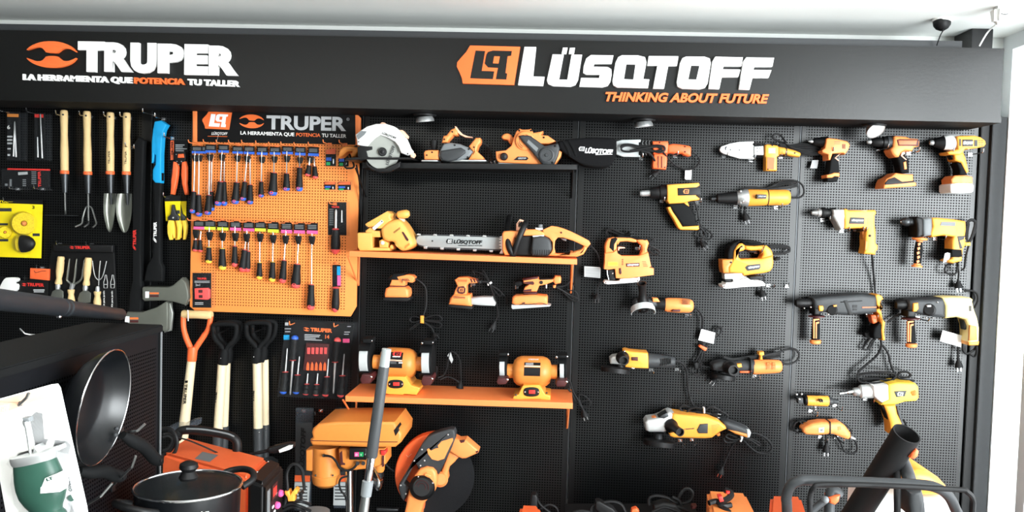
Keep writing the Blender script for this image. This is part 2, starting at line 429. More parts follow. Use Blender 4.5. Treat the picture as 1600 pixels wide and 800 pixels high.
# ------------------------------------------------------------------ peg hooks
def rnd(n, k=8):
    return [(n[0]+n[2]*math.cos(2*PI*i/k), n[1]+n[2]*math.sin(2*PI*i/k)) for i in range(k)]
def rect(x0, y0, x1, y1, sk=0): return [(x0, y0), (x1, y0+sk*(x1-x0)), (x1, y1+sk*(x1-x0)), (x0, y1)]
HOOKN = []
def hook(x, y, L=.1, m='chrome', label=None, d0=.0, group='steel peg hooks on the black pegboard', r=.0022, rise=.016):
    """a wire peg hook whose foot enters the board at (x, y)"""
    p = P(x, y, d0); t = T('peg_hook', label or 'thin steel wire peg hook with an upturned tip on the black pegboard', 'hook', p, group, world=True)
    bm = bmesh.new(); bm_tube(bm, [p, p+Vector((0, -L*.5, -.001)), p+Vector((0, -L*.95, 0)), p+Vector((0, -L, .004)), p+Vector((0, -L-.003, rise))], r, 6)
    t.add('wire', bm, m)
    bm = bmesh.new(); box(bm, p+Vector((-.008, -.004, -.006)), p+Vector((.008, -.001, .006))); t.add('back_plate', bm, m)
    return t
def emblem(t, cx, cy, rx, ry, d, m='orange_letter', tilt=.02):
    t.slabs('emblem', handles(cx, cy, rx/162, ry/83, tilt), d-.001, d+.0012, m, 0, 1)
def logo(t, x, y, w, h, d, mp='orange_letter', mm='letter_white', sk=.02, par=None):
    """small angular plate with the two-letter device; (x, y) its top corner"""
    def f(p): return (x+(p[0]-40)/294*w, y+(p[1]-62)/183*h+sk*(p[0]-40)/294*w)
    t.slab('logo_plate', [f(p) for p in tag], d-.001, d+.001, mp, 0, par=par)
    a, b, c = lq(f); t.slabs('logo_mark', [a, b], d, d+.0017, mm, 0, par=par); t.slab('logo_mark', c, d, d+.0022, mp, 0, par=par)

# ------------------------------------------------------------------ drill bit packs and small cards at the far end
crop('A3')
for i, (x0, y0, x1, lab) in enumerate([(52, 72, 205, 'slim clear pack of drill bits printed with a white 6, hung at the top'), (280, 85, 412, 'slim clear pack of two steel bits beside the wooden hoe handle')]):
    t = T('drill_bit_pack', lab, 'drill bits', (x0+75, 480, .02))
    t.slab('card', rect(x0, y0, x1-40, 478, .03), .01, .014, 'card_black', .001)
    t.slab('header_strip', rect(x0+8, y0+(22 if i == 0 else 12), x1-52, y0+(48 if i == 0 else 40), .03), .014, .0155, 'amber_dark' if i == 0 else 'red', 0)
    bits = [(122, 155, 112, 450), (122, 160, 134, 455)] if i == 0 else [(312, 285, 316, 458), (336, 90, 352, 466)]
    for a, b, c, e_ in bits:
        t.lathe('drill_bit', (a, b, .022), (c, e_, .022), [(0, 0), (.03, 5), (.45, 6), (.5, 7), (1, 8)], 'silver', 10)
    if i == 0:
        t.text('print', '6', (62, 222), (84, 222), 34, .0145, 'letter_white')
        t.slabs('print', [rect(60, 278+k*28, 104, 292+k*28) for k in range(3)]+[rect(62, 380, 88, 392), rect(62, 430, 84, 446)], .014, .0152, 'grey_print', 0)
    t.slab('blister', rect(x0+5, y0+8, x1, 482, .03), .014, .034, 'blister', .004)
    hook(x0+50, y0+15, .09)
t = T('drill_bit_case', 'flat dark pack with a red top edge and red lettering under the drill bit packs', 'bit set', (200, 715, .02))
t.slab('card', rect(12, 558, 405, 702, .02), .01, .02, 'card_black', .002)
t.slab('edge_strip', rect(60, 548, 405, 562, .02), .01, .022, 'red', .001)
t.text('print', 'TRUPER', (342, 705), (338, 572), 24, .0205, 'red', bold=.03)
t.slab('print', [(150, 582), (228, 578), (230, 600), (152, 606)], .02, .0215, 'light_grey', 0)
t.slabs('print', [rect(188, 640+k*16, 216, 650+k*16) for k in range(4)]+[rect(262, 575+k*16, 300, 583+k*16) for k in range(7)]+[rect(80, 640, 96, 700), rect(40, 676, 62, 696)], .02, .0212, 'mid_grey', 0)
t.slab('blister', rect(8, 552, 408, 712, .02), .02, .034, 'blister', .004)
for x in (140, 345): hook(x+10, 722, .06, rise=.02)
crop('A4')
t = T('brush_set_card', 'bright yellow card holding three round wire brushes', 'brush set', (150, 550, .02))
t.slab('card', [(-230, 48), (352, 98), (340, 552), (-240, 535)], .01, .014, 'sun_yellow', .001)
t.slab('header_strip', [(-230, 46), (355, 70), (352, 104), (-230, 84)], .012, .0155, 'card_black', 0)
t.text('print', 'PRETUL', (-80, 84), (70, 90), 18, .0155, 'sun_yellow', bold=.03)
t.text('print', '3', (268, 140), (288, 141), 28, .0145, 'card_black', bold=.02)
t.slabs('print', [rect(-60, 134, 95, 162), rect(-60, 260, 64, 278), rect(-60, 392, 68, 412), rect(272, 345, 330, 368)], .014, .0152, 'dark_grey', 0)
def wheel_brush(cx, cy, r):
    w = t.lathe('wheel_brush', (cx, cy, .014), (cx, cy, .034), [(0, r*.95), (.3, r), (.8, r*.97), (1, r*.9), (1, r*.25), (.6, r*.2)], 'bristle', 40)
    t.lathe('hub', (cx, cy, .016), (cx, cy, .036), [(0, r*.2), (1, r*.2), (1.2, r*.1)], 'amber_dark', 14, w)
wheel_brush(200, 262, 100); wheel_brush(42, 335, 54)
w = t.lathe('cup_brush', (150, 435, .03), (240, 430, .03), [(0, 66), (.45, 72), (.5, 74)], 'bristle', 30, None, .62)
t.lathe('cup', (180, 433, .032), (290, 428, .032), [(0, 74), (.3, 74), (.6, 66), (.85, 45), (1, 20), (1.02, 0)], 'black', 30, w, .62)
for cx, cy, r in [(200, 262, 108), (195, 430, 92)]:
    t.lathe('blister', (cx, cy, .014), (cx, cy, .045), [(0, r), (.8, r*.97), (1, r*.9)], 'blister', 30)
hook(140, 78, .09)
t = T('glove_card', 'dark card with a white work glove and blue cuff', 'gloves', (60, 830, .02))
t.slab('card', [(-140, 690), (145, 715), (140, 850), (-140, 840)], .008, .012, 'card_black', .001)
t.slab('glove', [(-20, 830), (10, 760), (40, 715), (80, 712), (140, 714), (142, 745), (100, 760), (140, 770), (130, 830), (60, 845)], .012, .034, 'white', .008, 1)
t.slab('cuff', [(-60, 820), (-10, 828), (30, 850), (-60, 852)], .012, .03, 'sky_blue', .004)
t = T('tool_card', 'black card with an orange picture box and red lettering beside the glove card', 'tool pack', (290, 860, .02))
t.slab('card', [(248, 636), (405, 640), (400, 905), (150, 895), (160, 735), (248, 738)], .008, .012, 'card_black', .001)
t.slab('picture_box', [(250, 634), (406, 642), (402, 738), (248, 722)], .012, .026, 'orange_red', .002)
t.tube('picture', [(284, 656, .0262), (300, 672, .0262), (345, 660, .0262), (384, 658, .0262)], .0012, 'maroon', sm=3)
t.text('print', 'TRUPER', (226, 783), (366, 788), 28, .0125, 'red', bold=.03); emblem(t, 200, 772, 20, 12, .0125, 'red')
t.slabs('print', [rect(278, 812, 370, 822), rect(282, 828, 366, 836)], .012, .013, 'grey_print', 0)
hook(352, 632, .04)
# ------------------------------------------------------------------ long-handled garden hand tools
crop('A3')
def wood_handle(t, x0, y0, x1, y1, d, mark=None):
    w = t.lathe('handle', (x0, y0, d), (x1, y1, d), [(0, 0), (.002, 16), (.012, 27), (.04, 31), (.15, 31), (.4, 28), (.7, 33), (.95, 32), (1, 32)], 'wood', 24)
    t.lathe('hang_hole', (x0-8, y0+40, d+.01), (x0-8, y0+40, d+.0155), [(0, 8), (1, 8)], 'black', 12, w)
    if mark: t.text('print', 'TRUPER', (x0-2, y1-62), (x0-2, y1-170), 17, d+.0155, 'black', w)
    t.lathe('band', (x1, y1-2, d), (x1, y1+26, d), [(0, 34), (.1, 36), (.9, 36), (1, 34)], 'orange_red', 24)
    t.lathe('ferrule', (x1, y1+24, d), (x1+4, y1+180, d), [(0, 34), (.1, 31), (.7, 22), (1, 19), (1.02, 12)], 'dark_steel', 24)
D0 = .045
t = T('garden_hoe', 'hand hoe with long bare wooden handle and thin steel blade, beside the drill bits', 'hoe', (540, 800, D0))
wood_handle(t, 533, 62, 538, 570, D0)
t.tube('neck', [(541, 740, D0), (543, 850, D0), (545, 900, D0), (545, 930, D0+.01)], .0035, 'steel', sm=4)
t.slab('blade', [(370, 937), (600, 940), (600, 946), (370, 943)], D0-.03, D0+.02, 'dark_steel', .0006)
t = T('garden_cultivator', 'three-pronged hand cultivator with bare wooden handle', 'cultivator', (735, 800, D0))
wood_handle(t, 724, 70, 731, 578, D0)
t.tube('neck', [(735, 750, D0), (737, 870, D0), (738, 1000, D0)], .0035, 'steel', sm=3)
for k in ([(737, 866, D0), (715, 880, D0), (690, 960, D0+.01), (680, 1010, D0+.02), (625, 1036, D0+.04)], [(737, 990, D0), (735, 1012, D0+.02), (700, 1038, D0+.04)], [(737, 866, D0), (765, 882, D0), (790, 960, D0+.01), (802, 1010, D0+.02), (772, 1042, D0+.04)]):
    t.tube('tine', k, .0035, 'steel', sm=4)
def trowel(x0, y0, x1, y1, pts, lab, cx):
    t = T('garden_trowel', lab, 'trowel', (x1, y1+200, D0)); wood_handle(t, x0, y0, x1, y1, D0, True)
    t.tube('neck', [(x1+4, y1+170, D0), (x1+8, y1+215, D0), (x1+10, y1+275, D0-.004)], .0055, 'dark_steel', sm=3)
    bm = bmesh.new(); n = len(pts); top = pts
    rows = []
    for i, (yy, xl, xr) in enumerate(pts):
        row = []
        for k in range(9):
            u = k/8; x = xl+(xr-xl)*u; dd = D0-.012+.02*(2*u-1)**2*(1-.4*i/n)
            row.append(bm.verts.new(P(x, yy, dd)))
        rows.append(row)
    for A, B in zip(rows, rows[1:]):
        for k in range(8): bm.faces.new((A[k], A[k+1], B[k+1], B[k]))
    r = bmesh.ops.extrude_face_region(bm, geom=bm.faces[:])
    for v in [q for q in r['geom'] if isinstance(q, bmesh.types.BMVert)]: v.co.y += .0018
    t.add('blade', bm, 'trowel_steel', ang=60)
trowel(920, 80, 918, 575, [(758, 866, 968), (800, 862, 966), (860, 861, 962), (920, 862, 956), (980, 872, 948), (1040, 888, 936), (1070, 900, 926), (1082, 910, 918)], 'narrow hand trowel with lettered wooden handle, beside the cultivator', 915)
trowel(1057, 82, 1053, 578, [(760, 978, 1098), (800, 970, 1098), (860, 966, 1098), (920, 968, 1096), (980, 978, 1088), (1040, 998, 1074), (1070, 1014, 1062), (1084, 1026, 1048)], 'broad hand trowel with lettered wooden handle, beside the black axe handle', 1032)
for x, y in ((505, 100), (698, 105), (898, 112), (1030, 115)): hook(x+55, y+18, .085)
# ------------------------------------------------------------------ garden tool set in a black tray
crop('A4')
t = T('garden_tool_set', 'black tray set of small garden tools with light wooden handles', 'garden tool set', (690, 960, .03))
t.slab('tray', [(430, 438), (450, 432), (925, 436), (948, 445), (975, 990), (400, 985), (412, 560)], .006, .014, 'card_black', .004)
t.slab('tray_header', [(440, 438), (940, 442), (935, 505), (445, 500)], .012, .03, 'black', .006)
t.text('print', 'TRUPER', (624, 473), (752, 474), 24, .031, 'red', bold=.04); emblem(t, 598, 462, 18, 11, .031, 'red')
def small_handle(x0, y0, x1, y1, up=True):
    w = t.lathe('handle', (x0, y0, .03), (x1, y1, .03), [(0, 0), (.01, 24), (.08, 30), (.16, 27), (.2, 30), (.55, 31), (.8, 22), (.86, 26), (.97, 30), (1, 26)], 'wood', 20)
    return w
small_handle(510, 535, 487, 768); small_handle(738, 545, 718, 778)
for x, y in ((485, 768), (713, 780)):
    t.lathe('ferrule', (x, y, .03), (x-4, y+42, .03), [(0, 20), (.5, 22), (1, 18)], 'silver', 16)
    t.slab('trowel_blade', [(x-50, y+62), (x-20, y+42), (x+15, y+42), (x+42, y+62), (x+40, y+140), (x-60, y+150), (x-66, y+110)], .02, .024, 'trowel_steel', .001)
for k in ([(580, 556, .024), (572, 620, .028), (562, 700, .03), (560, 735, .03), (590, 765, .03)], [(640, 556, .024), (632, 620, .028), (624, 700, .03), (612, 765, .03)], [(702, 565, .024), (694, 640, .028), (684, 710, .03), (660, 745, .03), (620, 768, .03)]):
    t.tube('fork_tine', k, [.002+.0025*min(1, i/6) for i in range((len(k)-1)*5+1)], 'trowel_steel', sm=5)
t.lathe('ferrule', (608, 762, .03), (594, 812, .03), [(0, 24), (.3, 20), (1, 18)], 'silver', 16)
small_handle(594, 1010, 592, 812)
for k in ([(770, 574, .024), (782, 660, .03), (796, 710, .03), (822, 736, .03)], [(836, 574, .024), (828, 660, .03), (822, 780, .03)], [(888, 576, .024), (866, 670, .03), (848, 715, .03), (822, 736, .03)]):
    t.tube('cultivator_tine', k, .002, 'silver', sm=4)
t.lathe('ferrule', (815, 785, .03), (813, 830, .03), [(0, 12), (.3, 17), (1, 18)], 'silver', 16)
small_handle(810, 1010, 812, 828)
for x in (880, 938):
    t.tubes('pictogram', [[(x-4, 692, .0148), (x+8, 692, .0148), (x+10, 720, .0148), (x+16, 750, .0148), (x+14, 800, .0148), (x-14, 800, .0148), (x-16, 750, .0148), (x-6, 720, .0148), (x-4, 692, .0148)], [(x-10, 770, .0148), (x+10, 770, .0148)]], .0008, 'letter_white', sm=0)
    t.text('print', 'Kit para jardín', (x-8 if x < 900 else x+2, 958), (x-8 if x < 900 else x+2, 824), 14, .0146, 'letter_white')
hook(505, 436, .03); hook(770, 440, .05)
# ------------------------------------------------------------------ axes
def axe(lab, handle, head, edge, d, txt, tm, grip=None, slot=None):
    crop('PX'); t = T('axe', lab, 'axe', (handle[-1][0], handle[-1][1], d-.02))
    t.slab('handle', handle, d-.026, d, 'soft_black', .007)
    if grip: t.slab('grip', grip, d-.029, d+.004, 'sky_blue', .006)
    hd = t.slab('head', head, d-.034, d+.014, 'axe_grey', .006)
    t.slab('cutting_edge', edge, d-.016, d-.004, 'blade_steel', .004, par=hd)
    return t
t = axe('felling axe with long black handle lettered in red, its head behind the gondola', [(209, 224), (216, 213), (225, 220), (224, 232), (222, 300), (220, 400), (220, 440), (222, 452), (219, 488), (200, 488), (201, 460), (206, 440), (207, 330), (209, 260)],
    [(195, 493), (199, 487), (223, 487.5), (244, 480), (259, 471), (262, 474), (262, 515), (258, 519), (240, 512), (222, 507), (200, 507)], [(257, 472), (266, 474), (270, 490), (267, 517), (256, 520)], .05, 0, 0)
t.text('print', 'TRUPER', (212.5, 383), (212.5, 359), 5, .0505, 'red', bold=.03); emblem(t, 209.5, 387, 3, 2.2, .0505, 'red')
t.slab('sticker', [(196, 494), (202, 494.5), (202, 504), (195, 503)], .063, .0648, 'card_white', 0); t.slab('sticker', [(203, 496), (216, 496), (216, 499), (203, 499)], .063, .0648, 'orange_letter', 0)
t.slab('sticker', [(203, 500.5), (216, 500.5), (216, 504), (203, 504)], .063, .0648, 'maroon', 0)
A = lambda L: [(x*3/16, 160+y*3/16) for x, y in L]
t = axe('axe with bright blue grip on a black handle lettered in white', [(238, 270), (252, 270), (250, 330), (250, 410), (254, 418), (253, 440), (224, 440), (229, 415), (238, 400), (240, 330)],
    A([(1180, 1547), (1195, 1535), (1400, 1538), (1440, 1522), (1510, 1462), (1545, 1500), (1565, 1570), (1570, 1630), (1540, 1690), (1440, 1662), (1350, 1652), (1200, 1658), (1182, 1640)]),
    A([(1500, 1470), (1520, 1458), (1560, 1510), (1582, 1590), (1578, 1650), (1542, 1695), (1530, 1680), (1555, 1600), (1540, 1530)]), .05, 0, 0,
    A([(1285, 165), (1290, 158), (1340, 150), (1388, 185), (1362, 230), (1348, 300), (1340, 430), (1338, 672), (1292, 670), (1270, 640), (1272, 560), (1294, 520), (1296, 440), (1282, 428), (1276, 490), (1262, 505), (1262, 330), (1272, 230)]))
t.text('print', 'TRUPER', (244.6, 370), (244.6, 347), 4.8, .0505, 'letter_white', bold=.03); emblem(t, 241.8, 375, 3, 2.2, .0505, 'letter_white')
t.slab('sticker', [(227, 455.5), (233, 455.5), (232.5, 465.5), (227, 465.5)], .063, .0648, 'card_white', 0); t.slab('sticker', [(234, 457), (248, 457), (248, 459.5), (234, 459.5)], .063, .0648, 'orange_letter', 0)
t.slab('sticker', [(234, 461), (248, 461), (248, 464), (234, 464)], .063, .0648, 'maroon', 0)
for x, y, L in ((241, 180, .1), (256, 186, .08), (209, 231, .07), (224, 234, .08)): hook(x, y, L)
# ------------------------------------------------------------------ pliers on cards
crop('A3')
t = T('wire_stripper', 'wire stripper with long orange handles on a dark card', 'wire stripper', (1490, 770, .03))
t.slab('card', rect(1420, 316, 1568, 556, .01), .006, .009, 'card_black', .0006)
t.slab('card_strip', rect(1421, 318, 1448, 480, 0), .008, .0102, 'orange_red', 0)
t.text('print', 'TRUPER', (1443, 440), (1443, 322), 16, .0104, 'card_black', bold=.03)
t.slabs('print', [rect(1462, 352+k*16, 1462+[75, 60, 95, 70][k], 358+k*16) for k in range(4)], .009, .0102, 'grey_print', 0)
t.slab('jaw', [(1452, 415), (1480, 405), (1540, 410), (1548, 450), (1540, 500), (1500, 520), (1455, 495), (1448, 450)], .01, .03, 'black', .003)
t.slab('jaw_insert', [(1482, 430), (1528, 428), (1534, 460), (1480, 462)], .02, .034, 'orange_red', .002)
t.spheres('rivet', [(1468, 434, .031), (1490, 518, .031), (1475, 492, .031), (1512, 492, .031)], .0022, 'silver')
t.slab('handle', [(1440, 492), (1466, 496), (1482, 540), (1478, 600), (1462, 690), (1444, 768), (1416, 766), (1422, 700), (1422, 650), (1430, 600)], .012, .032, 'orange_red', .005)
t.slab('handle', [(1512, 496), (1540, 490), (1552, 540), (1552, 640), (1548, 672), (1562, 768), (1536, 770), (1514, 680), (1506, 600)], .012, .032, 'orange_red', .005)
hook(1440, 300, .08)
crop('A4')
for k, (dx, dd, lab) in enumerate([(50, 0, 'yellow-handled pliers hanging behind the front pair of pliers'), (0, .022, 'front yellow-handled pliers on a yellow and dark card')]):
    t = T('pliers', lab, 'pliers', (1440+dx, 400, .03+dd))
    q = lambda L: [(x+dx, y) for x, y in L]
    t.slab('card', q([(1370, 32), (1505, 30), (1500, 245), (1382, 242)]), .004+dd, .006+dd, 'sun_yellow', .0005)
    t.slab('card_strip', q([(1370, 32), (1505, 30), (1504, 76), (1372, 78)]), .005+dd, .0072+dd, 'card_black', 0)
    t.slab('jaw', q([(1432, 105), (1448, 105), (1466, 180), (1492, 205), (1485, 240), (1398, 240), (1396, 210), (1420, 185)]), .008+dd, .02+dd, 'dark_steel', .003)
    t.spheres('rivet', [(1442+dx, 215, .021+dd)], .004, 'silver')
    t.slab('handle', q([(1402, 235), (1442, 238), (1450, 300), (1452, 380), (1444, 386), (1434, 350), (1428, 398), (1410, 400), (1394, 345), (1392, 280)]), .006+dd, .024+dd, 'yellow', .005)
    t.slab('handle', q([(1458, 238), (1494, 236), (1505, 280), (1500, 340), (1486, 396), (1472, 398), (1476, 330), (1470, 280)]), .006+dd, .024+dd, 'yellow', .005)
    if k: t.slabs('print', [q(rect(1380, 50, 1412, 56)), q(rect(1470, 152, 1498, 182))], .006+dd, .0075+dd, 'dark_grey', 0)
hook(1425, 40, .07)
# ------------------------------------------------------------------ orange screwdriver stand
crop('PX')
BD = .042
t = T('display_board', 'orange perforated metal board of screwdrivers with a black lettered header', 'display board', (430, 490, BD))
STAND = t
bm = bmesh.new()
bm_slab(bm, [(301, 170), (562, 186), (560, 300), (556.5, 479), (547.5, 494.5), (305, 486), (296.5, 479), (299, 320)], BD-.012, BD, .0015, 2)
c = P(430, 330, BD); t.add('panel', bm, 'peg_orange')
crop('A2')
t.slab('side_flange', [(4, 60), (36, 42), (36, 330), (8, 330)], BD-.01, BD+.012, 'orange_metal', .001)
t.slab('side_flange', [(1360, 82), (1402, 128), (1402, 360), (1388, 360), (1362, 352)], BD-.01, BD+.006, 'orange_metal', .001)
t.slab('header', [(36, 46), (1362, 84), (1362, 352), (36, 328)], BD-.004, BD+.003, 'card_black', .0008)
d = BD+.0032
logo(t, 86, 75, 247, 148, d, sk=.02)
t.text('print', 'LÜSQTOFF', (106, 269), (296, 272), 24, d, 'letter_white', bold=.045, shear=.25)
t.slab('print', [(130, 280), (294, 283), (294, 287), (130, 284)], d-.001, d+.0005, 'orange_letter', 0)
emblem(t, 497, 158, 107, 57, d)
t.text('print', 'TRUPER', (620, 219), (1284, 234), 114, d, 'grey_print', bold=.035)
t.tube('print', [(1300+11*math.cos(a*PI/4), 141+11*math.sin(a*PI/4), d) for a in range(8)], .0006, 'grey_print', closed=True)
t.text('print', 'R', (1296, 147), (1305, 147), 11, d, 'grey_print')
t.text('print', 'LA HERRAMIENTA QUE', (404, 267), (852, 281), 30, d, 'letter_white', bold=.02)
t.text('print', 'POTENCIA', (868, 282), (1070, 288), 30, d, 'orange_letter', bold=.015)
t.text('print', 'TU TALLER', (1082, 288), (1286, 295), 30, d, 'letter_white', bold=.02)
def screwdriver(pts, rh, cap, lab, d, band=None, stubby=False, cardw=44, cardy=None, rs=6.5):
    """pts: shaft top, handle top, handle end"""
    (x0, y0), (x1, y1), (x2, y2) = pts
    t = T('screwdriver', lab, 'screwdriver', (x2, y2, d))
    if cardy:
        cx, cy0, cy1 = cardy
        w = cardw; cdd = d+.004
        t.slab('card', [(cx-w, cy0), (cx+w, cy0+3), (cx+w, cy1), (cx-w, cy1-3)], cdd-.003, cdd, 'card_black', .0005)
        t.slab('card_band', [(cx-w, cy1-(cy1-cy0)*.32), (cx+w, cy1-(cy1-cy0)*.28), (cx+w, cy1+1), (cx-w, cy1-2)], cdd-.001, cdd+.0008, band, 0)
        t.slabs('print', [rect(cx-w*.8, cy0+(cy1-cy0)*f, cx+w*.75, cy0+(cy1-cy0)*(f+.07), .02) for f in (.2, .34, .48)], cdd-.001, cdd+.0006, 'mid_grey', 0)
        xm = x0+(x1-x0)*.35; ym = cy1+(18 if not stubby else 8)
        t.slab('clip', [(xm-w*.55, ym-6), (xm+w*.55, ym-4), (xm+w*.55, ym+16), (xm+w*.3, ym+50), (xm-w*.3, ym+48), (xm-w*.55, ym+16)], d-.004, d+.006, 'black', .002)
    else: cdd = d
    t.lathe('shaft', (x0, y0, d+.003), (x1, y1, d+.003), [(0, 0), (.02, rs*.55), (.1, rs*.9), (.12, rs), (.96, rs), (1, rs*1.6)], 'chrome', 12)
    hnd = t.lathe('handle', (x1, y1, d+.003), (x2, y2, d+.003), [(-.03, rs*1.8), (0, rh*.72), (.06, rh*.8), (.3, rh*.82), (.5, rh*.95), (.75, rh*1.08), (.86, rh*1.0)], 'rubber', 18)
    t.lathe('end_cap', (x1+(x2-x1)*.84, y1+(y2-y1)*.84, d+.003), (x2, y2, d+.003), [(0, rh*1.04), (.5, rh*1.0), (.9, rh*.7), (1, rh*.3), (1.01, 0)], cap, 18)
    t.lathe('collar', (x1, y1-1, d+.003), (x1+(x2-x1)*.04, y1+(y2-y1)*.04, d+.003), [(-.4, rs*1.2), (-.3, rh*.66), (.5, rh*.72), (1, rh*.5)], 'pink_red' if cap != 'yellow' else 'yellow', 14)
    ex, ey = x1+(x2-x1)*.86-rh*.35, y1+(y2-y1)*.86
    kk = rh*.34
    bm = bmesh.new(); bm_tube(bm, [P(ex+kk*math.cos(a*PI/5), ey+kk*math.sin(a*PI/5), d+.003+rh*sc(d)*.95) for a in range(10)], rh*.11*sc(d), 5, True)
    t.add('hang_ring', bm, 'pink_red' if cap != 'yellow' else 'yellow', hnd)
    return t
G1 = 'blue-capped screwdrivers of the upper row'
up = [((26, 395), (16, 745), (2, 925), 26, 'hanging at the flange end'), ((60, 400), (56, 772), (58, 952), 27, 'on the second card from the flange'),
 ((148, 400), (142, 775), (130, 938), 28, 'under the small angular logo'), ((166, 470), (160, 746), (164, 905), 24, 'half behind its neighbour under the small angular logo'),
 ((252, 390), (238, 662), (214, 862), 30, 'of the close pair under the small logo, outer one'), ((270, 470), (268, 662), (270, 862), 24, 'of the close pair under the small logo, inner one'),
 ((380, 395), (372, 668), (358, 848), 30, 'with thick shaft below the lens emblem'), ((466, 395), (440, 662), (424, 820), 25, 'tilted, below the lens emblem'),
 ((484, 430), (486, 688), (484, 850), 25, 'thin, behind the tilted one below the lens emblem'), ((583, 390), (578, 662), (576, 792), 22, 'with the thinnest shaft, below the letter T'),
 ((686, 395), (683, 588), (672, 778), 36, 'with the fattest handle, below the letters R and U'), ((791, 390), (789, 594), (787, 738), 28, 'with short shaft, below the letter P'),
 ((899, 410), (897, 545), (894, 742), 28, 'with very short shaft, below the letter E')]
for i, (a, b, c, rh, lab) in enumerate(up):
    cd_ = [(42, 362, 425), (75, 362, 425), (155, 350, 420), None, (262, 350, 420), None, (380, 362, 428), (476, 362, 432), None, (585, 366, 438), (692, 370, 436), (796, 364, 432), (902, 368, 442)][i]
    screwdriver([a, b, c], rh, 'blue', 'blue-capped screwdriver '+lab, BD+.022-(0.012 if cd_ is None else 0)+(.0 if i % 2 else .004), 'blue', cardy=cd_)
screwdriver([(985, 455), (975, 525), (962, 614)], 24, 'pink_red', 'stubby blue-carded screwdriver leaning outward below the letters E and R', BD+.028, 'blue', True, cardy=(1012, 370, 448), rs=8)
screwdriver([(1018, 455), (1022, 535), (1028, 636)], 24, 'pink_red', 'second stubby screwdriver behind the leaning one, below the last R', BD+.016, 'blue', True, rs=8)
hk = [(180, 348), (285, 350), (385, 352), (490, 352), (605, 358), (710, 368), (808, 366), (915, 372), (1030, 368), (60, 350), (1150, 350), (1280, 352)]
for x, y in hk: hook(x, y, .105, 'orange_metal', 'orange wire peg hook holding the upper row of screwdrivers', BD, 'orange hooks of the upper row', .002, .01)
crop('A7')
lo = [((62, 240), (62, 300), (58, 372), 16, 'pink_red', 'stubby screwdriver on pink card in the lower row', (84, 176, 234), 'pink', True),
 ((96, 240), (90, 300), (92, 376), 15, 'pink_red', 'stubby screwdriver behind the other stubby one in the lower row', None, 'pink', True),
 ((148, 210), (146, 346), (144, 446), 20, 'yellow', 'shortest yellow-capped screwdriver of the lower row', (152, 175, 236), 'lime', False),
 ((229, 214), (230, 355), (230, 488), 23, 'yellow', 'yellow-capped screwdriver with fat handle in the lower row', (232, 178, 240), 'lime', False),
 ((309, 205), (308, 340), (306, 468), 19, 'pink_red', 'red-capped screwdriver with short shaft between yellow and paired ones', (312, 180, 242), 'pink', False),
 ((384, 230), (370, 362), (352, 500), 22, 'pink_red', 'red-capped screwdriver leaning outward in the close pair of the lower row', (394, 184, 246), 'pink', False),
 ((394, 280), (392, 372), (384, 500), 19, 'pink_red', 'red-capped screwdriver at the back of the close pair of the lower row', None, 'pink', False),
 ((464, 245), (463, 442), (461, 546), 18, 'yellow', 'yellow-capped screwdriver with small handle and long thin shaft', (467, 184, 246), 'lime', False),
 ((546, 238), (545, 438), (540, 562), 20, 'yellow', 'long yellow-capped screwdriver with larger handle and thick shaft', (547, 186, 254), 'lime', False),
 ((627, 230), (616, 428), (604, 570), 22, 'pink_red', 'long red-capped screwdriver tilted a little, beside the long yellow one', (631, 188, 258), 'pink', False),
 ((706, 250), (698, 452), (686, 602), 29, 'pink_red', 'red-capped screwdriver with the fattest handle in the lower row', (711, 192, 260), 'pink', False),
 ((790, 245), (786, 580), (782, 738), 24, 'pink_red', 'longest red-capped screwdriver, hanging lowest at the end of the lower row', (792, 192, 262), 'pink', False)]
for i, (a, b, c, rh, cap, lab, cdy, band, st) in enumerate(lo):
    screwdriver([a, b, c], rh, cap, lab, BD+.022-(.012 if cdy is None else 0), band, st, 34, cdy, 4.6)
for a, b, c, e_ in ((80, 176, 85, 0), (152, 176, 0, 0), (232, 178, 0, 0), (314, 182, 0, 0), (394, 186, 0, 0), (467, 186, 0, 0), (548, 190, 0, 0), (632, 192, 0, 0), (712, 196, 0, 0), (792, 196, 0, 0)):
    hook(a, b, .105, 'orange_metal', 'orange wire peg hook holding the lower row of screwdrivers', BD, 'orange hooks of the lower row', .002, .008)
t = T('magnetizer_pack', 'black card with a red magnetizer block at the foot of the orange board', 'magnetizer', (105, 715, BD))
t.slab('card', rect(44, 506, 158, 722, .01), BD, BD+.005, 'card_black', .001)
t.text('print', 'TRUPER', (72, 546), (132, 547), 12, BD+.0052, 'red', bold=.04); t.text('print', '2n1', (62, 588), (90, 588), 15, BD+.0052, 'grey_print')
t.slabs('print', [rect(56, 556+k*8, 150, 559+k*8) for k in range(2)]+[rect(58, 690+k*10, 110, 694+k*10) for k in range(2)], BD+.004, BD+.0056, 'grey_print', 0)
g = t.slab('block', [(54, 602), (134, 600), (146, 610), (146, 664), (134, 674), (56, 670)], BD+.004, BD+.022, 'pink_red', .003)
t.slabs('slot', [rect(80, 612, 106, 630), rect(82, 644, 106, 662)], BD+.02, BD+.0225, 'maroon', 0, par=g)
t.slab('blister', rect(40, 502, 172, 724, .01), BD+.005, BD+.03, 'blister', .004)
crop('A2')
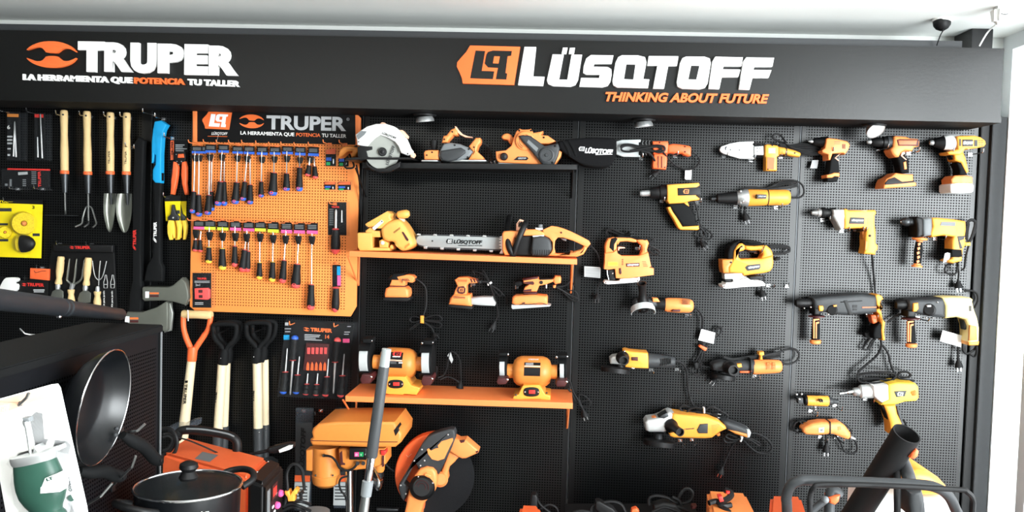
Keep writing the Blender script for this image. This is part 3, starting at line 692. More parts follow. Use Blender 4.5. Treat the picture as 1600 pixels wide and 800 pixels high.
def pack(x0, y0, x1, y1, lab, full):
    t = T('bit_pack', lab, 'bit pack', ((x0+x1)/2, y1, BD))
    t.slab('card', rect(x0+8, y0+(40 if full else 15), x1-8, y1-12), BD, BD+.004, 'card_black', .0006)
    h_ = y1-y0
    t.slab('card_band', [(x0+10, y0+h_*.22), (x1-10, y0+h_*.14), (x1-10, y0+h_*.4), (x0+10, y0+h_*.4)], BD+.003, BD+.0048, 'orange_red', 0)
    t.slab('card_band', rect(x0+12, y0+h_*.55, x0+(x1-x0)*.55, y0+h_*.7), BD+.003, BD+.0048, 'blue', 0)
    t.slab('card_band', rect(x0+14, y0+h_*.76, x0+(x1-x0)*.45, y0+h_*.9), BD+.003, BD+.0048, 'green', 0)
    t.lathe('bit', (x1-28, y0+h_*.62, BD+.01), (x1-28, y0+h_*.85, BD+.01), [(0, 5), (.7, 6), (1, 2)], 'silver', 8)
    t.slab('blister', rect(x0, y0, x1, y1), BD+.004, BD+.024, 'blister', .004)
pack(1106, 356, 1206, 542, 'tall clear bit pack under the header, farther from the circular saw', True)
pack(1214, 372, 1312, 545, 'tall clear bit pack nearer the circular saw', True)
pack(1096, 648, 1202, 738, 'small clear bit pack in the lower pair, farther from the board edge', False)
pack(1210, 648, 1330, 742, 'small clear bit pack in the lower pair, beside the board edge', False)
crop('A7')
t = T('screwdriver_pack', 'screwdriver with long bits on a dark blister card, upper one of two', 'screwdriver pack', (940, 385, BD))
t.slab('card', rect(890, 62, 1004, 268, .02), BD, BD+.004, 'card_black', .001)
t.text('print', 'TRUPER', (912, 98), (962, 99), 10, BD+.0042, 'red', bold=.04)
t.slabs('print', [rect(898, 106+k*12, 925, 111+k*12) for k in range(9)], BD+.003, BD+.0048, 'mid_grey', 0)
t.lathe('shaft', (940, 108, BD+.016), (938, 235, BD+.016), [(0, 3), (.1, 8), (1, 9)], 'silver', 12); t.lathe('spare_bit', (976, 115, BD+.012), (976, 190, BD+.012), [(0, 4), (1, 6)], 'silver', 10)
t.lathe('collar', (937, 226, BD+.016), (937, 240, BD+.016), [(0, 14), (.5, 24), (1, 14)], 'pink_red', 16)
t.lathe('handle', (938, 238, BD+.016), (937, 375, BD+.016), [(0, 20), (.3, 28), (.7, 31), (.9, 28), (1, 20)], 'rubber', 18)
t.lathe('end_cap', (936, 358, BD+.016), (935, 388, BD+.016), [(0, 30), (.5, 25), (1, 8), (1.01, 0)], 'pink_red', 18)
t.slab('blister', rect(888, 58, 1014, 274, .02), BD+.004, BD+.034, 'blister', .004)
t = T('screwdriver_pack', 'screwdriver in a clear sleeve with rainbow label, lower one of two', 'screwdriver pack', (938, 750, BD))
t.slab('card', rect(918, 455, 968, 592, .02), BD, BD+.004, 'card_black', .001)
t.slab('label_strip', rect(946, 464, 968, 520, .02), BD+.003, BD+.0048, 'sky_blue', 0); t.slab('label_strip', rect(948, 522, 970, 585, .02), BD+.003, BD+.0048, 'pink', 0)
t.lathe('collar', (940, 592, BD+.016), (940, 606, BD+.016), [(0, 14), (.5, 26), (1, 14)], 'pink_red', 16)
t.lathe('handle', (941, 602, BD+.016), (936, 740, BD+.016), [(0, 18), (.3, 22), (.7, 26), (.9, 24), (1, 18)], 'rubber', 18)
t.lathe('end_cap', (935, 726, BD+.016), (934, 752, BD+.016), [(0, 24), (.5, 20), (1, 6), (1.01, 0)], 'pink_red', 18)
t.slab('blister', [(900, 462), (988, 464), (986, 630), (898, 628)], BD+.002, BD+.036, 'blister', .006)
for x, y in ((935, 75), (945, 445)): hook(x, y, .09, 'orange_metal', 'orange wire peg hook of the blister screwdrivers', BD, 'orange hooks of the blister packs', .002, .008)
# ------------------------------------------------------------------ shovels
crop('A8')
def blade_(t, x, y, d, m, w=70, L=190):
    pts = [(y, x-w*.55, x+w*.55), (y+L*.1, x-w, x+w), (y+L*.6, x-w, x+w), (y+L*.85, x-w*.7, x+w*.7), (y+L, x-6, x+6)]
    bm = bmesh.new(); rows = []
    for yy, a, b in pts: rows.append([bm.verts.new(P(a+(b-a)*k/6, yy, d-.02+.03*(2*k/6-1)**2)) for k in range(7)])
    for A_, B_ in zip(rows, rows[1:]):
        for k in range(6): bm.faces.new((A_[k], A_[k+1], B_[k+1], B_[k]))
    r = bmesh.ops.extrude_face_region(bm, geom=bm.faces[:])
    for v in [q for q in r['geom'] if isinstance(q, bmesh.types.BMVert)]: v.co.y += .002
    t.add('blade', bm, m, ang=60)
SD = .07
t = T('shovel', 'shovel with an orange Y-shaped handle, wooden grip and lettered shaft', 'shovel', (240, 900, SD))
t.lathe('grip', (226, 72, SD), (388, 78, SD), [(0, 20), (.05, 24), (.5, 22), (.95, 24), (1, 20)], 'wood', 20)
yk = t.tube('yoke', [(232, 80, SD), (232, 140, SD), (246, 200, SD), (272, 262, SD), (276, 300, SD)], [.011]*9+[.012]*12, 'orange_red', n=12)
t.tube('yoke', [(380, 84, SD), (368, 150, SD), (340, 195, SD), (296, 262, SD), (284, 300, SD)], [.011]*9+[.012]*12, 'orange_red', n=12)
t.lathe('socket', (283, 250, SD), (276, 328, SD), [(0, 24), (.3, 27), (.9, 26), (1, 24)], 'orange_red', 20)
sh = t.lathe('shaft', (276, 326, SD), (222, 800, SD), [(0, 24), (.2, 25), (.6, 28), (1, 30)], 'pale_wood', 22)
t.text('print', 'TRUPER', (238, 452), (230, 562), 17, SD+.021, 'black', sh, bold=.02); t.slab('print', [(240, 434), (256, 433), (254, 446), (239, 446)], SD+.018, SD+.0205, 'black', 0, par=sh)
t.lathe('blade_socket', (222, 790, SD), (214, 880, SD), [(0, 30), (.5, 27), (1, 20)], 'orange_red', 20); blade_(t, 208, 880, SD, 'orange_red')
t.tube('hang_wire', [(256, 50, .0), (256, 52, SD+.02), (258, 110, SD+.028)], .002, 'chrome', sm=0)
def black_shovel(dx, dy, d, top, sx, bot, lab, word):
    t = T('shovel', lab, 'shovel', (bot[0], 900, d))
    loop = [(455+dx, 282+dy, d), (440+dx, 250+dy, d), (402+dx, 205+dy, d), (394+dx, 160+dy, d), (400+dx, 132+dy, d), (455+dx, 126+dy, d), (512+dx, 132+dy, d), (520+dx, 160+dy, d), (508+dx, 210+dy, d), (472+dx, 250+dy, d)]
    t.tube('grip', loop, .0105, 'soft_black', n=10, closed=True)
    t.lathe('socket', (456+dx, 262+dy, d), (446+dx, 346+dy, d), [(0, 18), (.3, 26), (.9, 29), (1, 27)], 'soft_black', 18)
    t.spheres('rivet', [(434+dx, 313+dy, d+.019)], .0028, 'chrome')
    sh = t.lathe('shaft', top+(d,), bot+(d,), [(0, sx), (.5, sx*1.02), (1, sx*1.05)], 'pale_wood', 20)
    if word: t.text('print', 'PRETUL', (top[0]-27+(bot[0]-top[0])*.45, 497+dy), (top[0]-30+(bot[0]-top[0])*.6, 556+dy), 11, d+.0185, 'black', sh, bold=.03)
    e2 = (bot[0]+(bot[0]-top[0])*.3, bot[1]+170)
    t.lathe('blade_socket', bot+(d,), e2+(d,), [(-.02, sx*1.06), (0, sx*1.2), (.7, sx*1.15), (1, sx)], 'dark_grey', 20)
    t.spheres('rivet', [(bot[0]+4, bot[1]+22, d+.021)], .003, 'chrome'); blade_(t, e2[0], e2[1], d, 'dark_grey')
black_shovel(22, -12, .035, (466, 330), 22, (452, 684), 'shovel with black D-grip hanging behind the first one beside the orange shovel', False)
black_shovel(0, 0, .085, (442, 345), 24, (420, 703), 'black D-grip shovel with lettered pale shaft, next to the orange one', True)
black_shovel(212, -16, .035, (674, 320), 20, (676, 676), 'black D-grip shovel hanging at the back, next to the screwdriver set', False)
black_shovel(180, -8, .085, (632, 336), 24, (638, 694), 'black D-grip shovel with lettered pinkish shaft, in front near the screwdriver set', True)
for x, y in ((470, 158), (668, 150)): hook(x, y, .13, 'black', 'dark peg hook carrying black shovel grips', 0, 'dark hooks of the shovels', .003)
for x in ((598, 282, 634, 296), (656, 275, 682, 283)): pass
# ------------------------------------------------------------------ screwdriver set blister
D0 = .02
t = T('screwdriver_set', 'large dark blister card with a fourteen piece screwdriver set', 'screwdriver set', (920, 540, D0))
t.slab('card', [(788, 102), (1160, 126), (1112, 535), (742, 520)], D0-.008, D0-.003, 'card_black', .001)
t.text('print', 'TRUPER', (922, 165), (1040, 172), 20, D0-.0028, 'orange_letter', bold=.05); emblem(t, 900, 155, 17, 10, D0-.0028)
t.text('print', '14', (1002, 205), (1024, 206), 22, D0-.0028, 'orange_letter', bold=.02)
t.slabs('print', [rect(890, 182+k*9, [975, 970, 950, 985][k], 186+k*9, .04) for k in range(4)]+[rect(784, 118, 802, 134), rect(782, 150, 816, 154), rect(784, 166, 812, 170), rect(1106, 168, 1136, 172), rect(1104, 180, 1130, 184), rect(1122, 138, 1142, 141)], D0-.004, D0-.0024, 'grey_print', 0)
t.slab('print', rect(776, 186, 808, 212), D0-.004, D0-.0024, 'sky_blue', 0); t.slab('print', rect(1098, 206, 1134, 228), D0-.004, D0-.0024, 'pink', 0)
def mini(x0, y0, x1, y1, x2, y2, rh, cap, rs=5):
    s = t.lathe('screwdriver', (x1, y1, D0+.012), (x2, y2, D0+.012), [(0, rh*.5), (.05, rh*.8), (.2, rh*.7), (.35, rh*.95), (.5, rh*.72), (.65, rh*.98), (.86, rh)], 'rubber', 14)
    t.lathe('blade_shaft', (x0, y0, D0+.012), (x1, y1, D0+.012), [(0, 1.5), (.05, rs*.7), (1, rs)], 'silver', 10, s)
    t.lathe('end_cap', (x1+(x2-x1)*.85, y1+(y2-y1)*.85, D0+.012), (x2, y2, D0+.012), [(0, rh), (.6, rh*.9), (1, rh*.4), (1.01, 0)], cap, 14, s)
    t.lathe('collar', (x1, y1-3, D0+.012), (x1, y1+5, D0+.012), [(0, rs), (.5, rh*.95), (1, rs)], 'pink_red', 14, s)
mini(812, 512, 826, 322, 838, 188, 21, 'blue', 7); mini(1046, 505, 1056, 332, 1070, 200, 20, 'pink_red', 7)
mini(796, 258, 786, 386, 772, 508, 20, 'blue'); mini(862, 302, 852, 402, 842, 508, 19, 'blue')
mini(908, 394, 902, 452, 894, 512, 17, 'pink_red'); mini(962, 394, 956, 454, 950, 516, 17, 'pink_red')
mini(1020, 315, 1012, 412, 1002, 522, 18, 'pink_red'); mini(1106, 288, 1096, 406, 1084, 526, 20, 'pink_red')
bx = t.slab('bit_box', [(898, 230), (1022, 236), (1006, 386), (880, 378)], D0-.003, D0+.016, 'maroon', .003)
for k in range(5):
    x = 906+k*23
    t.slab('bit', [(x-2, 254), (x+14, 255), (x+12, 290), (x-3, 289)], D0+.014, D0+.0185, 'pink_red', .001, par=bx)
    t.slab('bit', [(x-8, 378), (x-5, 345), (x+1, 332), (x+8, 346), (x+8, 379)], D0+.014, D0+.0185, 'orange_red', .001, par=bx)
t.slab('blister', [(786, 98), (1166, 122), (1170, 150), (1128, 440), (1120, 545), (742, 526), (738, 508)], D0-.003, D0+.036, 'blister', .006)
for x, y in ((842, 118), (1078, 128)): hook(x, y, .085, 'orange_metal', 'orange wire peg hook holding the screwdriver set card', 0, 'orange hooks of the screwdriver set')
# ------------------------------------------------------------------ long clear bags behind the drill press
crop('D2')
for k, (a, b, yb, lab) in enumerate([(136, 262, 790, 'long clear bag lettered downwards, hanging beside the drill press motor'), (408, 528, 776, 'long clear bag half hidden behind the drill press')]):
    t = T('blade_bag', lab, 'saw blade pack', ((a+b)/2, yb, .02)); sl = -22
    t.slab('bag', [(a+4, 80), (b, 82), (b+sl, yb), (a+sl+18, yb)], .004, .02, 'poly_bag', .003)
    t.slab('insert', [(a+6, 180), (b-6, 182), (b-10, 540), (a+2, 540)], .008, .0215, 'dark_grey', .001)
    t.slab('insert_band', [(a, 545), (b-20, 548), (b-22, 590), (a-2, 588)], .02, .0225, 'orange_red', 0)
    t.slab('insert_foot', [(a-2, 592), (b-22, 594), (b-34, yb-20), (a-6, yb-22)], .008, .0215, 'light_grey', .001)
    t.slabs('print', [rect(a+6, 620+j*22, b-40, 628+j*22) for j in range(5)], .0215, .0228, 'dark_grey', 0)
    t.text('print', 'LÜSQTOFF', (b-62, 520), (b-50, 215), 34, .0222, 'black', bold=.04, shear=.2)
    hook((a+b)/2, 96, .09)
hook(318, 96, .09)
# ------------------------------------------------------------------ shelves
def shelf(lab, lip, d, m, br, drop):
    crop('PX'); t = T('shelf', lab, 'shelf', (lip[3][0], lip[3][1], 0))
    t.slab('board', lip, .001, d, m, .0012)
    for bx in br:
        yb = lip[3][1]+(bx-lip[3][0])*(lip[2][1]-lip[3][1])/(lip[2][0]-lip[3][0])
        zt = P(bx, yb, d).z; p = P(bx, yb+drop, .006)
        a = Vector((p.x, -.006, zt)); c = Vector((p.x, -d*.9, zt))
        bm = bmesh.new(); bm_tube(bm, [a, p], .0042, 6); bm_tube(bm, [c, p], .0042, 6); t.add('bracket', bm, m)
    return t
shelf('black metal shelf carrying the circular saw, planer and belt sander', [(566, 253.5), (901, 257), (901, 265), (566, 263)], .22, 'black_metal', (572, 893), 44)
shelf('upper orange metal shelf carrying the chainsaw', [(545.7, 392), (901.7, 405), (901.7, 413.5), (545.7, 401)], .22, 'orange_metal', (560, 892), 44)
shelf('lower orange metal shelf carrying two bench grinders', [(539.6, 618.5), (894.9, 629.5), (894.9, 639), (539.6, 627.5)], .26, 'orange_metal', (556, 886), 30)
# ------------------------------------------------------------------ circular saw
crop('B2')
t = T('circular_saw', 'circular saw with white blade guard and steel blade at the end of the black shelf', 'circular saw', (360, 455, .13))
t.lathe('blade', (355, 352, .240), (355, 352, .243), [(0, 168), (1, 168)], 'blade_steel', 72)
t.slab('upper_guard', [(92, 186), (150, 145), (200, 108), (290, 82), (380, 80), (460, 105), (520, 150), (560, 205), (588, 270), (604, 310), (626, 336), (622, 372), (590, 384), (530, 362), (505, 300), (470, 255), (400, 215), (330, 188), (285, 215), (240, 260), (210, 298), (150, 292), (108, 284), (104, 235)], .19, .262, 'letter_white', .008)
t.slab('guard_window', [(104, 196), (150, 150), (204, 155), (180, 190), (122, 236)], .25, .2632, 'mid_grey', 0)
t.text('print', 'LÜSQTOFF', (348, 178), (486, 232), 20, .2627, 'black', bold=.03, shear=.2)
t.text('print', 'LÜSQTOFF', (408, 480), (478, 300), 26, .2436, 'dark_grey', bold=.03)
t.slab('lower_guard', [(112, 300), (205, 300), (255, 300), (255, 330), (200, 345), (215, 400), (250, 405), (140, 440), (118, 410)], .2, .258, 'black', .004)
t.slab('base_plate', [(0, 410), (110, 404), (640, 406), (640, 420), (640, 424), (200, 424), (60, 430), (0, 432)], .06, .262, 'black', .002)
t.slab('lower_guard', [(200, 430), (225, 480), (300, 512), (380, 510), (440, 480), (525, 445), (520, 500), (430, 545), (330, 555), (250, 530), (190, 480)], .226, .25, 'black', .004)
t.lathe('arbor_flange', (355, 352, .243), (355, 352, .262), [(0, 42), (.7, 42), (1, 34), (1, 18), (1.3, 16), (1.4, 0)], 'black', 30)
t.slab('rear_handle', [(-60, 330), (-20, 300), (50, 290), (120, 318), (122, 352), (90, 400), (50, 408), (60, 350), (10, 352), (-40, 400), (-80, 410)], .12, .18, 'amber_dark', .01)
t.slab('depth_lever', [(516, 140), (545, 142), (590, 195), (585, 216), (560, 200)], .2, .25, 'peach', .005)
t.slab('front_knob', [(330, 82), (345, 68), (370, 70), (384, 84)], .21, .25, 'peach', .004); t.slab('guide_knob', [(618, 362), (655, 362), (662, 385), (640, 415), (622, 400)], .2, .24, 'peach', .004)
t.spheres('screw', [(126, 256, .263), (598, 370, .263), (206, 386, .259)], .003, 'dark_grey')
crop('A2'); t.cord([(1368, 470, .12), (1300, 480, .12), (1272, 520, .12), (1290, 548, .12), (1350, 530, .1), (1300, 400, .11), (1340, 375, .12), (1378, 362, .12)], .004); t.cord([(1370, 520, .1), (1385, 600, .09), (1396, 680, .08), (1400, 800, .05), (1402, 930, .03)], .0035)
# ------------------------------------------------------------------ planer
crop('B2')
t = T('hand_planer', 'orange and grey electric hand planer standing on the black shelf', 'planer', (1040, 450, .14))
t.slabs('sole', [[(730, 430), (885, 430), (885, 446), (728, 446)], [(985, 428), (1345, 428), (1352, 440), (1340, 446), (985, 446)]], .09, .19, 'silver', .002)
t.slab('front_shoe', [(752, 360), (765, 340), (800, 334), (892, 336), (894, 426), (756, 424)], .1, .19, 'orange', .006)
t.slab('body', [(905, 340), (940, 272), (1000, 262), (1100, 275), (1180, 310), (1225, 350), (1185, 402), (1100, 436), (1000, 444), (920, 436), (890, 392)], .1, .195, 'mid_grey', .008)
t.slab('belt_cover', [(915, 342), (1108, 312), (1150, 336), (1152, 362), (1065, 428), (990, 446), (932, 436), (904, 394)], .18, .205, 'dark_grey', .006)
t.slab('handle', [(922, 264), (940, 196), (972, 190), (1010, 136), (1050, 120), (1072, 148), (1078, 190), (1052, 196), (1032, 190), (988, 240), (978, 264)], .12, .18, 'orange', .008)
t.slab('trigger_guard', [(1048, 104), (1062, 108), (1084, 140), (1125, 182), (1175, 202), (1218, 208), (1212, 216), (1150, 212), (1095, 184), (1060, 150)], .13, .165, 'peach', .004)
t.slab('rear_grip', [(1182, 300), (1222, 252), (1250, 215), (1292, 216), (1302, 256), (1272, 290), (1256, 340), (1322, 402), (1328, 426), (1180, 426), (1226, 350)], .11, .19, 'orange', .008)
t.lathe('depth_knob', (850, 240, .145), (850, 336, .145), [(0, 34), (.3, 36), (.7, 30), (1, 24)], 'rubber', 22)
t.spheres('screw', [(940, 276, .196), (1050, 288, .196), (1186, 326, .196), (1176, 404, .196), (780, 384, .191), (832, 356, .191), (1026, 160, .181), (950, 232, .181), (1236, 308, .191)], .0035, 'black')
t.cord([(1300, 262, .14), (1350, 290, .12), (1385, 340, .1), (1400, 390, .1), (1395, 425, .1)], .0042, plug=((1402, 410), (1412, 440), .14))
# ------------------------------------------------------------------ belt sander
crop('B3')
t = T('belt_sander', 'orange belt sander with black dust bag on the black shelf', 'belt sander', (380, 475, .14))
t.slab('body', [(90, 348), (188, 336), (240, 290), (262, 210), (290, 150), (318, 128), (345, 138), (400, 136), (430, 130), (452, 170), (505, 160), (546, 150), (522, 190), (592, 196), (668, 250), (600, 276), (520, 272), (562, 330), (690, 332), (726, 352), (718, 392), (656, 482), (550, 476), (130, 456), (104, 440), (92, 410)], .08, .185, 'orange', .008)
t.slab('front_knob', [(150, 190), (188, 170), (232, 180), (268, 222), (242, 284), (212, 264), (206, 236), (164, 232), (142, 214)], .1, .16, 'orange', .01, 1)
g = t.lathe('motor_cover', (372, 246, .18), (372, 246, .196), [(0, 94), (.8, 90), (1, 80), (1, 60), (.9, 58)], 'orange', 36)
t.tubes('vent', [arc(372, 246, 74, 74, 130, 260, 8), arc(372, 246, 60, 60, 130, 260, 8), arc(372, 246, 74, 74, 275, 340, 6)] and [[(x, y, .196) for x, y in arc(372, 246, r, r, a, b, 8)] for r, a, b in ((74, 110, 255), (58, 110, 255), (74, 275, 340), (58, 275, 340))], .0012, 'maroon', g, 5, 0)
t.slab('belt_cover', [(308, 198), (345, 190), (420, 196), (490, 245), (560, 296), (620, 285), (690, 272), (706, 318), (690, 390), (655, 468), (600, 486), (545, 476), (500, 430), (420, 330), (350, 258)], .17, .212, 'dark_grey', .008)
t.lathe('pulley_boss', (580, 384, .208), (580, 384, .222), [(0, 76), (.6, 74), (.8, 64), (.8, 56), (.6, 54), (.6, 16), (1, 14), (1, 0)], 'dark_grey', 36)
t.slab('label', [(404, 234), (500, 318), (482, 352), (390, 262)], .211, .2132, 'mid_grey', 0)
t.lathe('tracking_knob', (170, 398, .184), (170, 398, .205), [(0, 38), (.7, 36), (1, 28), (1, 14), (1.2, 0)], 'black', 26)
t.slab('name_plate', [(260, 432), (302, 398), (388, 398), (406, 414), (388, 434)], .184, .187, 'black', 0); t.text('print', 'LÜSQTOFF', (306, 421), (382, 421), 14, .1872, 'grey_print', bold=.03)
t.slab('sanding_belt', [(110, 452), (200, 448), (560, 468), (560, 486), (120, 474)], .09, .175, 'light_grey', .004)
t.spheres('screw', [(316, 148, .186), (430, 148, .186), (552, 214, .186), (662, 296, .213), (636, 456, .213)], .004, 'black')
b = t.slab('dust_bag', [(688, 244), (740, 240), (800, 228), (1000, 212), (1160, 214), (1254, 226), (1246, 330), (1238, 430), (1190, 488), (1110, 504), (1020, 496), (930, 480), (820, 412), (745, 360), (690, 314)], .08, .2, 'cloth_black', .022, 1)
logo(t, 888, 302, 58, 42, .2002, 'letter_white', 'cloth_black', par=b); t.text('print', 'LÜSQTOFF', (946, 360), (1216, 376), 44, .2005, 'letter_white', b, .05, .2)
t.slab('print', [(1050, 376), (1212, 372), (1212, 378), (1050, 382)], .199, .2012, 'letter_white', 0, par=b)
for xx in (735, 790): t.tube('fold', [(xx, 245, .196), (xx+40, 310, .2), (xx+70, 390, .196)], .006, 'cloth_black', b)
# ------------------------------------------------------------------ trimmer and chainsaw on the upper orange shelf
crop('B4')
t = T('edge_trimmer', 'yellow trimming tool with a tilted motor and round knob, behind the chainsaw tip', 'trimmer', (300, 508, .12))
t.slab('base', [(110, 335), (125, 328), (250, 330), (258, 474), (420, 474), (424, 506), (134, 506), (112, 470)], .06, .2, 'pale_amber', .005)
t.slab('hinge_block', [(188, 310), (235, 275), (265, 290), (270, 310), (330, 312), (334, 374), (250, 374), (190, 360)], .08, .19, 'pale_amber', .005)
t.slab('pivot_plate', [(320, 410), (345, 395), (405, 425), (405, 474), (325, 474)], .1, .205, 'pale_amber', .004); t.lathe('pivot_bolt', (356, 428, .2), (356, 428, .212), [(0, 18), (.7, 18), (.7, 10), (1, 10)], 'silver', 18)
t.slab('motor_housing', [(330, 290), (380, 240), (430, 212), (500, 196), (545, 230), (590, 295), (630, 370), (656, 430), (640, 465), (585, 502), (530, 508), (485, 455), (450, 412), (410, 420), (355, 400), (340, 350)], .07, .205, 'pale_amber', .025, 1)
t.slab('fence', [(186, 250), (210, 228), (400, 122), (436, 148), (425, 180), (445, 208), (400, 235), (350, 290), (300, 290), (262, 275), (200, 278)], .08, .2, 'pale_amber', .006)
t.slab('fence_face', [(190, 246), (400, 124), (412, 138), (205, 268)], .19, .204, 'pale_amber', .001)
t.slab('scale_label', [(256, 284), (346, 206), (366, 226), (276, 306)], .199, .2025, 'card_white', 0); t.spheres('screw', [(349, 222, .204), (206, 272, .202)], .003, 'dark_grey')
t.lathe('knob', (492, 160, .14), (618, 145, .14), [(0, 18), (.1, 34), (.45, 42), (.8, 40), (.97, 24), (1, 0)], 'pale_amber', 24); t.slab('knob_stem', [(508, 190), (556, 198), (556, 244), (535, 236)], .12, .16, 'peach', .004)
t.slab('label', [(538, 322), (556, 322), (606, 396), (598, 412), (580, 400)], .203, .2068, 'maroon', 0); t.slab('label', [(568, 460), (612, 428), (618, 446), (574, 482)], .2, .2068, 'amber_dark', 0)
t.slab('clamp_lug', [(424, 455), (440, 444), (456, 455), (454, 488), (424, 486)], .11, .19, 'pale_amber', .004)
t.tubes('vent', [[(460, 328, .2065), (522, 280, .2065)], [(466, 335, .2065), (526, 288, .2065)]], .0008, 'maroon', None, 5, 0)
t.cord([(540, 240, .1), (600, 270, .07), (650, 310, .05), (700, 370, .03)], .003)
t = T('chainsaw', 'orange electric chainsaw with lettered guide bar on the upper orange shelf', 'chainsaw', (1500, 540, .12))
t.slab('chain', [(666, 405), (672, 372), (692, 354), (760, 344), (1100, 350), (1490, 362), (1492, 506), (1100, 494), (770, 478), (700, 456), (674, 432)], .118, .126, 'dark_grey', .0015)
t.slab('guide_bar', [(676, 402), (690, 370), (712, 360), (780, 357), (1490, 377), (1490, 490), (780, 465), (706, 446), (684, 428)], .116, .1285, 'bar_grey', .001)
for i in range(5):
    t.slab('chain_tooth', [(680+i*158, 352+i*4), (690+i*158, 338+i*4), (716+i*158, 340+i*4), (722+i*158, 356+i*4)], .115, .131, 'silver', .001)
    t.slab('chain_tooth', [(748+i*158, 462+i*9), (786+i*158, 462+i*9), (780+i*158, 486+i*8), (752+i*158, 484+i*8)], .115, .131, 'silver', .001)
logo(t, 966, 388, 66, 48, .129, 'black', 'light_grey'); t.text('print', 'LÜSQTOFF', (1036, 433), (1316, 438), 34, .129, 'black', bold=.05, shear=.2); t.text('print', 'THINKING ABOUT FUTURE', (1080, 458), (1314, 460), 11, .129, 'black', bold=.01, shear=.2)
t.lathe('bar_pin', (834, 409, .127), (834, 409, .1295), [(0, 8), (1, 8)], 'black', 12)
t.slab('spike_plate', [(1510, 356), (1478, 372), (1500, 380), (1472, 392), (1498, 404), (1472, 420), (1498, 432), (1472, 448), (1498, 462), (1474, 476), (1500, 490), (1478, 530), (1512, 534)], .11, .134, 'letter_white', .001)
crop('B5')
t.slab('front_housing', [(162, 300), (180, 275), (245, 270), (300, 276), (420, 256), (520, 256), (602, 286), (604, 322), (380, 322), (292, 346), (275, 500), (255, 530), (190, 526), (166, 480)], .08, .19, 'orange', .008)
t.slab('gear_case', [(275, 335), (470, 322), (480, 530), (262, 530)], .07, .17, 'black', .005)
t.slab('motor_cover', [(462, 500), (478, 345), (560, 324), (622, 332), (668, 372), (684, 460), (642, 534), (478, 530)], .08, .2, 'dark_grey', .01)
t.slabs('cooling_slot', [rect(482+i*24, 470, 490+i*24, 528) for i in range(8)], .198, .2012, 'black', 0)
rh = t.slab('rear_handle', [(584, 262), (630, 240), (680, 220), (740, 228), (800, 246), (880, 278), (950, 312), (1020, 348), (1070, 376), (1086, 405), (1055, 445), (1022, 432), (960, 400), (900, 374), (800, 342), (745, 340), (715, 375), (708, 450), (718, 500), (640, 532), (672, 500), (690, 460), (688, 390), (655, 345), (602, 320)], .1, .175, 'orange', .012)
t.slab('rear_handle_guard', [(640, 534), (690, 490), (730, 510), (900, 510), (955, 496), (990, 470), (1020, 420), (1056, 440), (1040, 470), (1012, 516), (945, 542)], .1, .172, 'orange', .01)
t.slab('trigger', [(770, 346), (838, 352), (830, 380), (800, 372)], .12, .15, 'mid_grey', .004); t.slab('cord_hook', [(872, 480), (900, 482), (960, 505), (960, 516), (905, 512)], .12, .16, 'orange', .004)
t.tube('front_handle', [(240, 125, .05), (228, 180, .1), (218, 300, .16), (232, 420, .19), (265, 505, .19), (285, 510, .19), (320, 400, .2), (360, 300, .2), (400, 205, .18), (405, 190, .1)], .012, 'black', n=12)
t.slab('handle_bracket', [(308, 272), (312, 196), (345, 150), (386, 162), (390, 182), (350, 176), (330, 205), (345, 230), (400, 220), (425, 262)], .1, .17, 'peach', .005)
t.lathe('oil_cap', (562, 250, .14), (564, 205, .14), [(0, 34), (.1, 26), (.2, 24), (1, 22)], 'mid_grey', 22); t.slab('oil_port', [(508, 240), (585, 240), (588, 264), (512, 264)], .11, .17, 'letter_white', .004)
t.slab('print', [(480, 322), (600, 314), (600, 328), (485, 336)], .188, .192, 'grey_print', 0); t.spheres('screw', [(780, 290, .176)], .004, 'maroon')
crop('PX')
c = t.cord([(922.5, 383.5, .13), (932, 394, .1), (937, 408, .06), (939, 422, .04), (938, 440, .03), (933.5, 452, .03), (933.5, 459, .03)], .003, plug=((933.5, 458), (933, 467), .03))
t.slab('tag', [(913, 416), (938.5, 417.5), (938, 434.5), (913, 432.5)], .045, .0456, 'light_grey', 0, par=c)
crop('B5'); t.slabs('print', [rect(1030, 658+k*11, 1180, 662+k*11, .02) for k in range(9)], .045, .0461, 'mid_grey', 0, par=c)
# ------------------------------------------------------------------ the three sanders under the shelf
crop('B6'); SA = .1
t = T('finishing_sander', 'small square orange palm sander with a coiled cord below', 'sander', (185, 265, .06))
t.slab('pad', [(84, 236), (285, 236), (286, 250), (268, 266), (90, 264)], .02, SA, 'black', .003)
t.slab('skirt', [(94, 215), (104, 170), (130, 156), (250, 158), (272, 178), (276, 215), (268, 238), (98, 236)], .02, SA, 'orange', .012)
t.slab('collar', [(138, 148), (248, 148), (252, 166), (128, 166)], .03, .09, 'maroon', .004)
t.slab('body', [(134, 148), (146, 118), (150, 104), (200, 106), (190, 92), (120, 100), (152, 72), (230, 74), (262, 66), (300, 72), (318, 88), (312, 108), (302, 126), (280, 124), (250, 116), (246, 150)], .03, .092, 'orange', .01)
t.slab('grip_pad', [(118, 100), (150, 76), (158, 56), (238, 56), (240, 72), (190, 84), (200, 106), (150, 104)], .035, .096, 'soft_black', .006)
t.slabs('vent', [[(228+i*12, 96), (234+i*12, 96), (248+i*12, 114), (242+i*12, 114)] for i in range(4)], .091, .0935, 'maroon', 0)
t.cord([(316, 92, .06), (360, 118, .04), (395, 155, .03), (406, 210, .03), (402, 300, .03), (384, 365, .03), (372, 395, .03)], .0038)
for k, (a, b) in enumerate([((285, 410), (300, 372)), ((280, 468), (310, 440))]):
    t.cord([(372, 400, .03), (340, 378, .03), (300, 376, .03), (285, 400, .03), (310, 418, .03), (372, 402, .034)] if k == 0 else [(368, 405, .03), (320, 440, .03), (285, 466, .03), (300, 470, .03), (372, 408, .036)], .003)
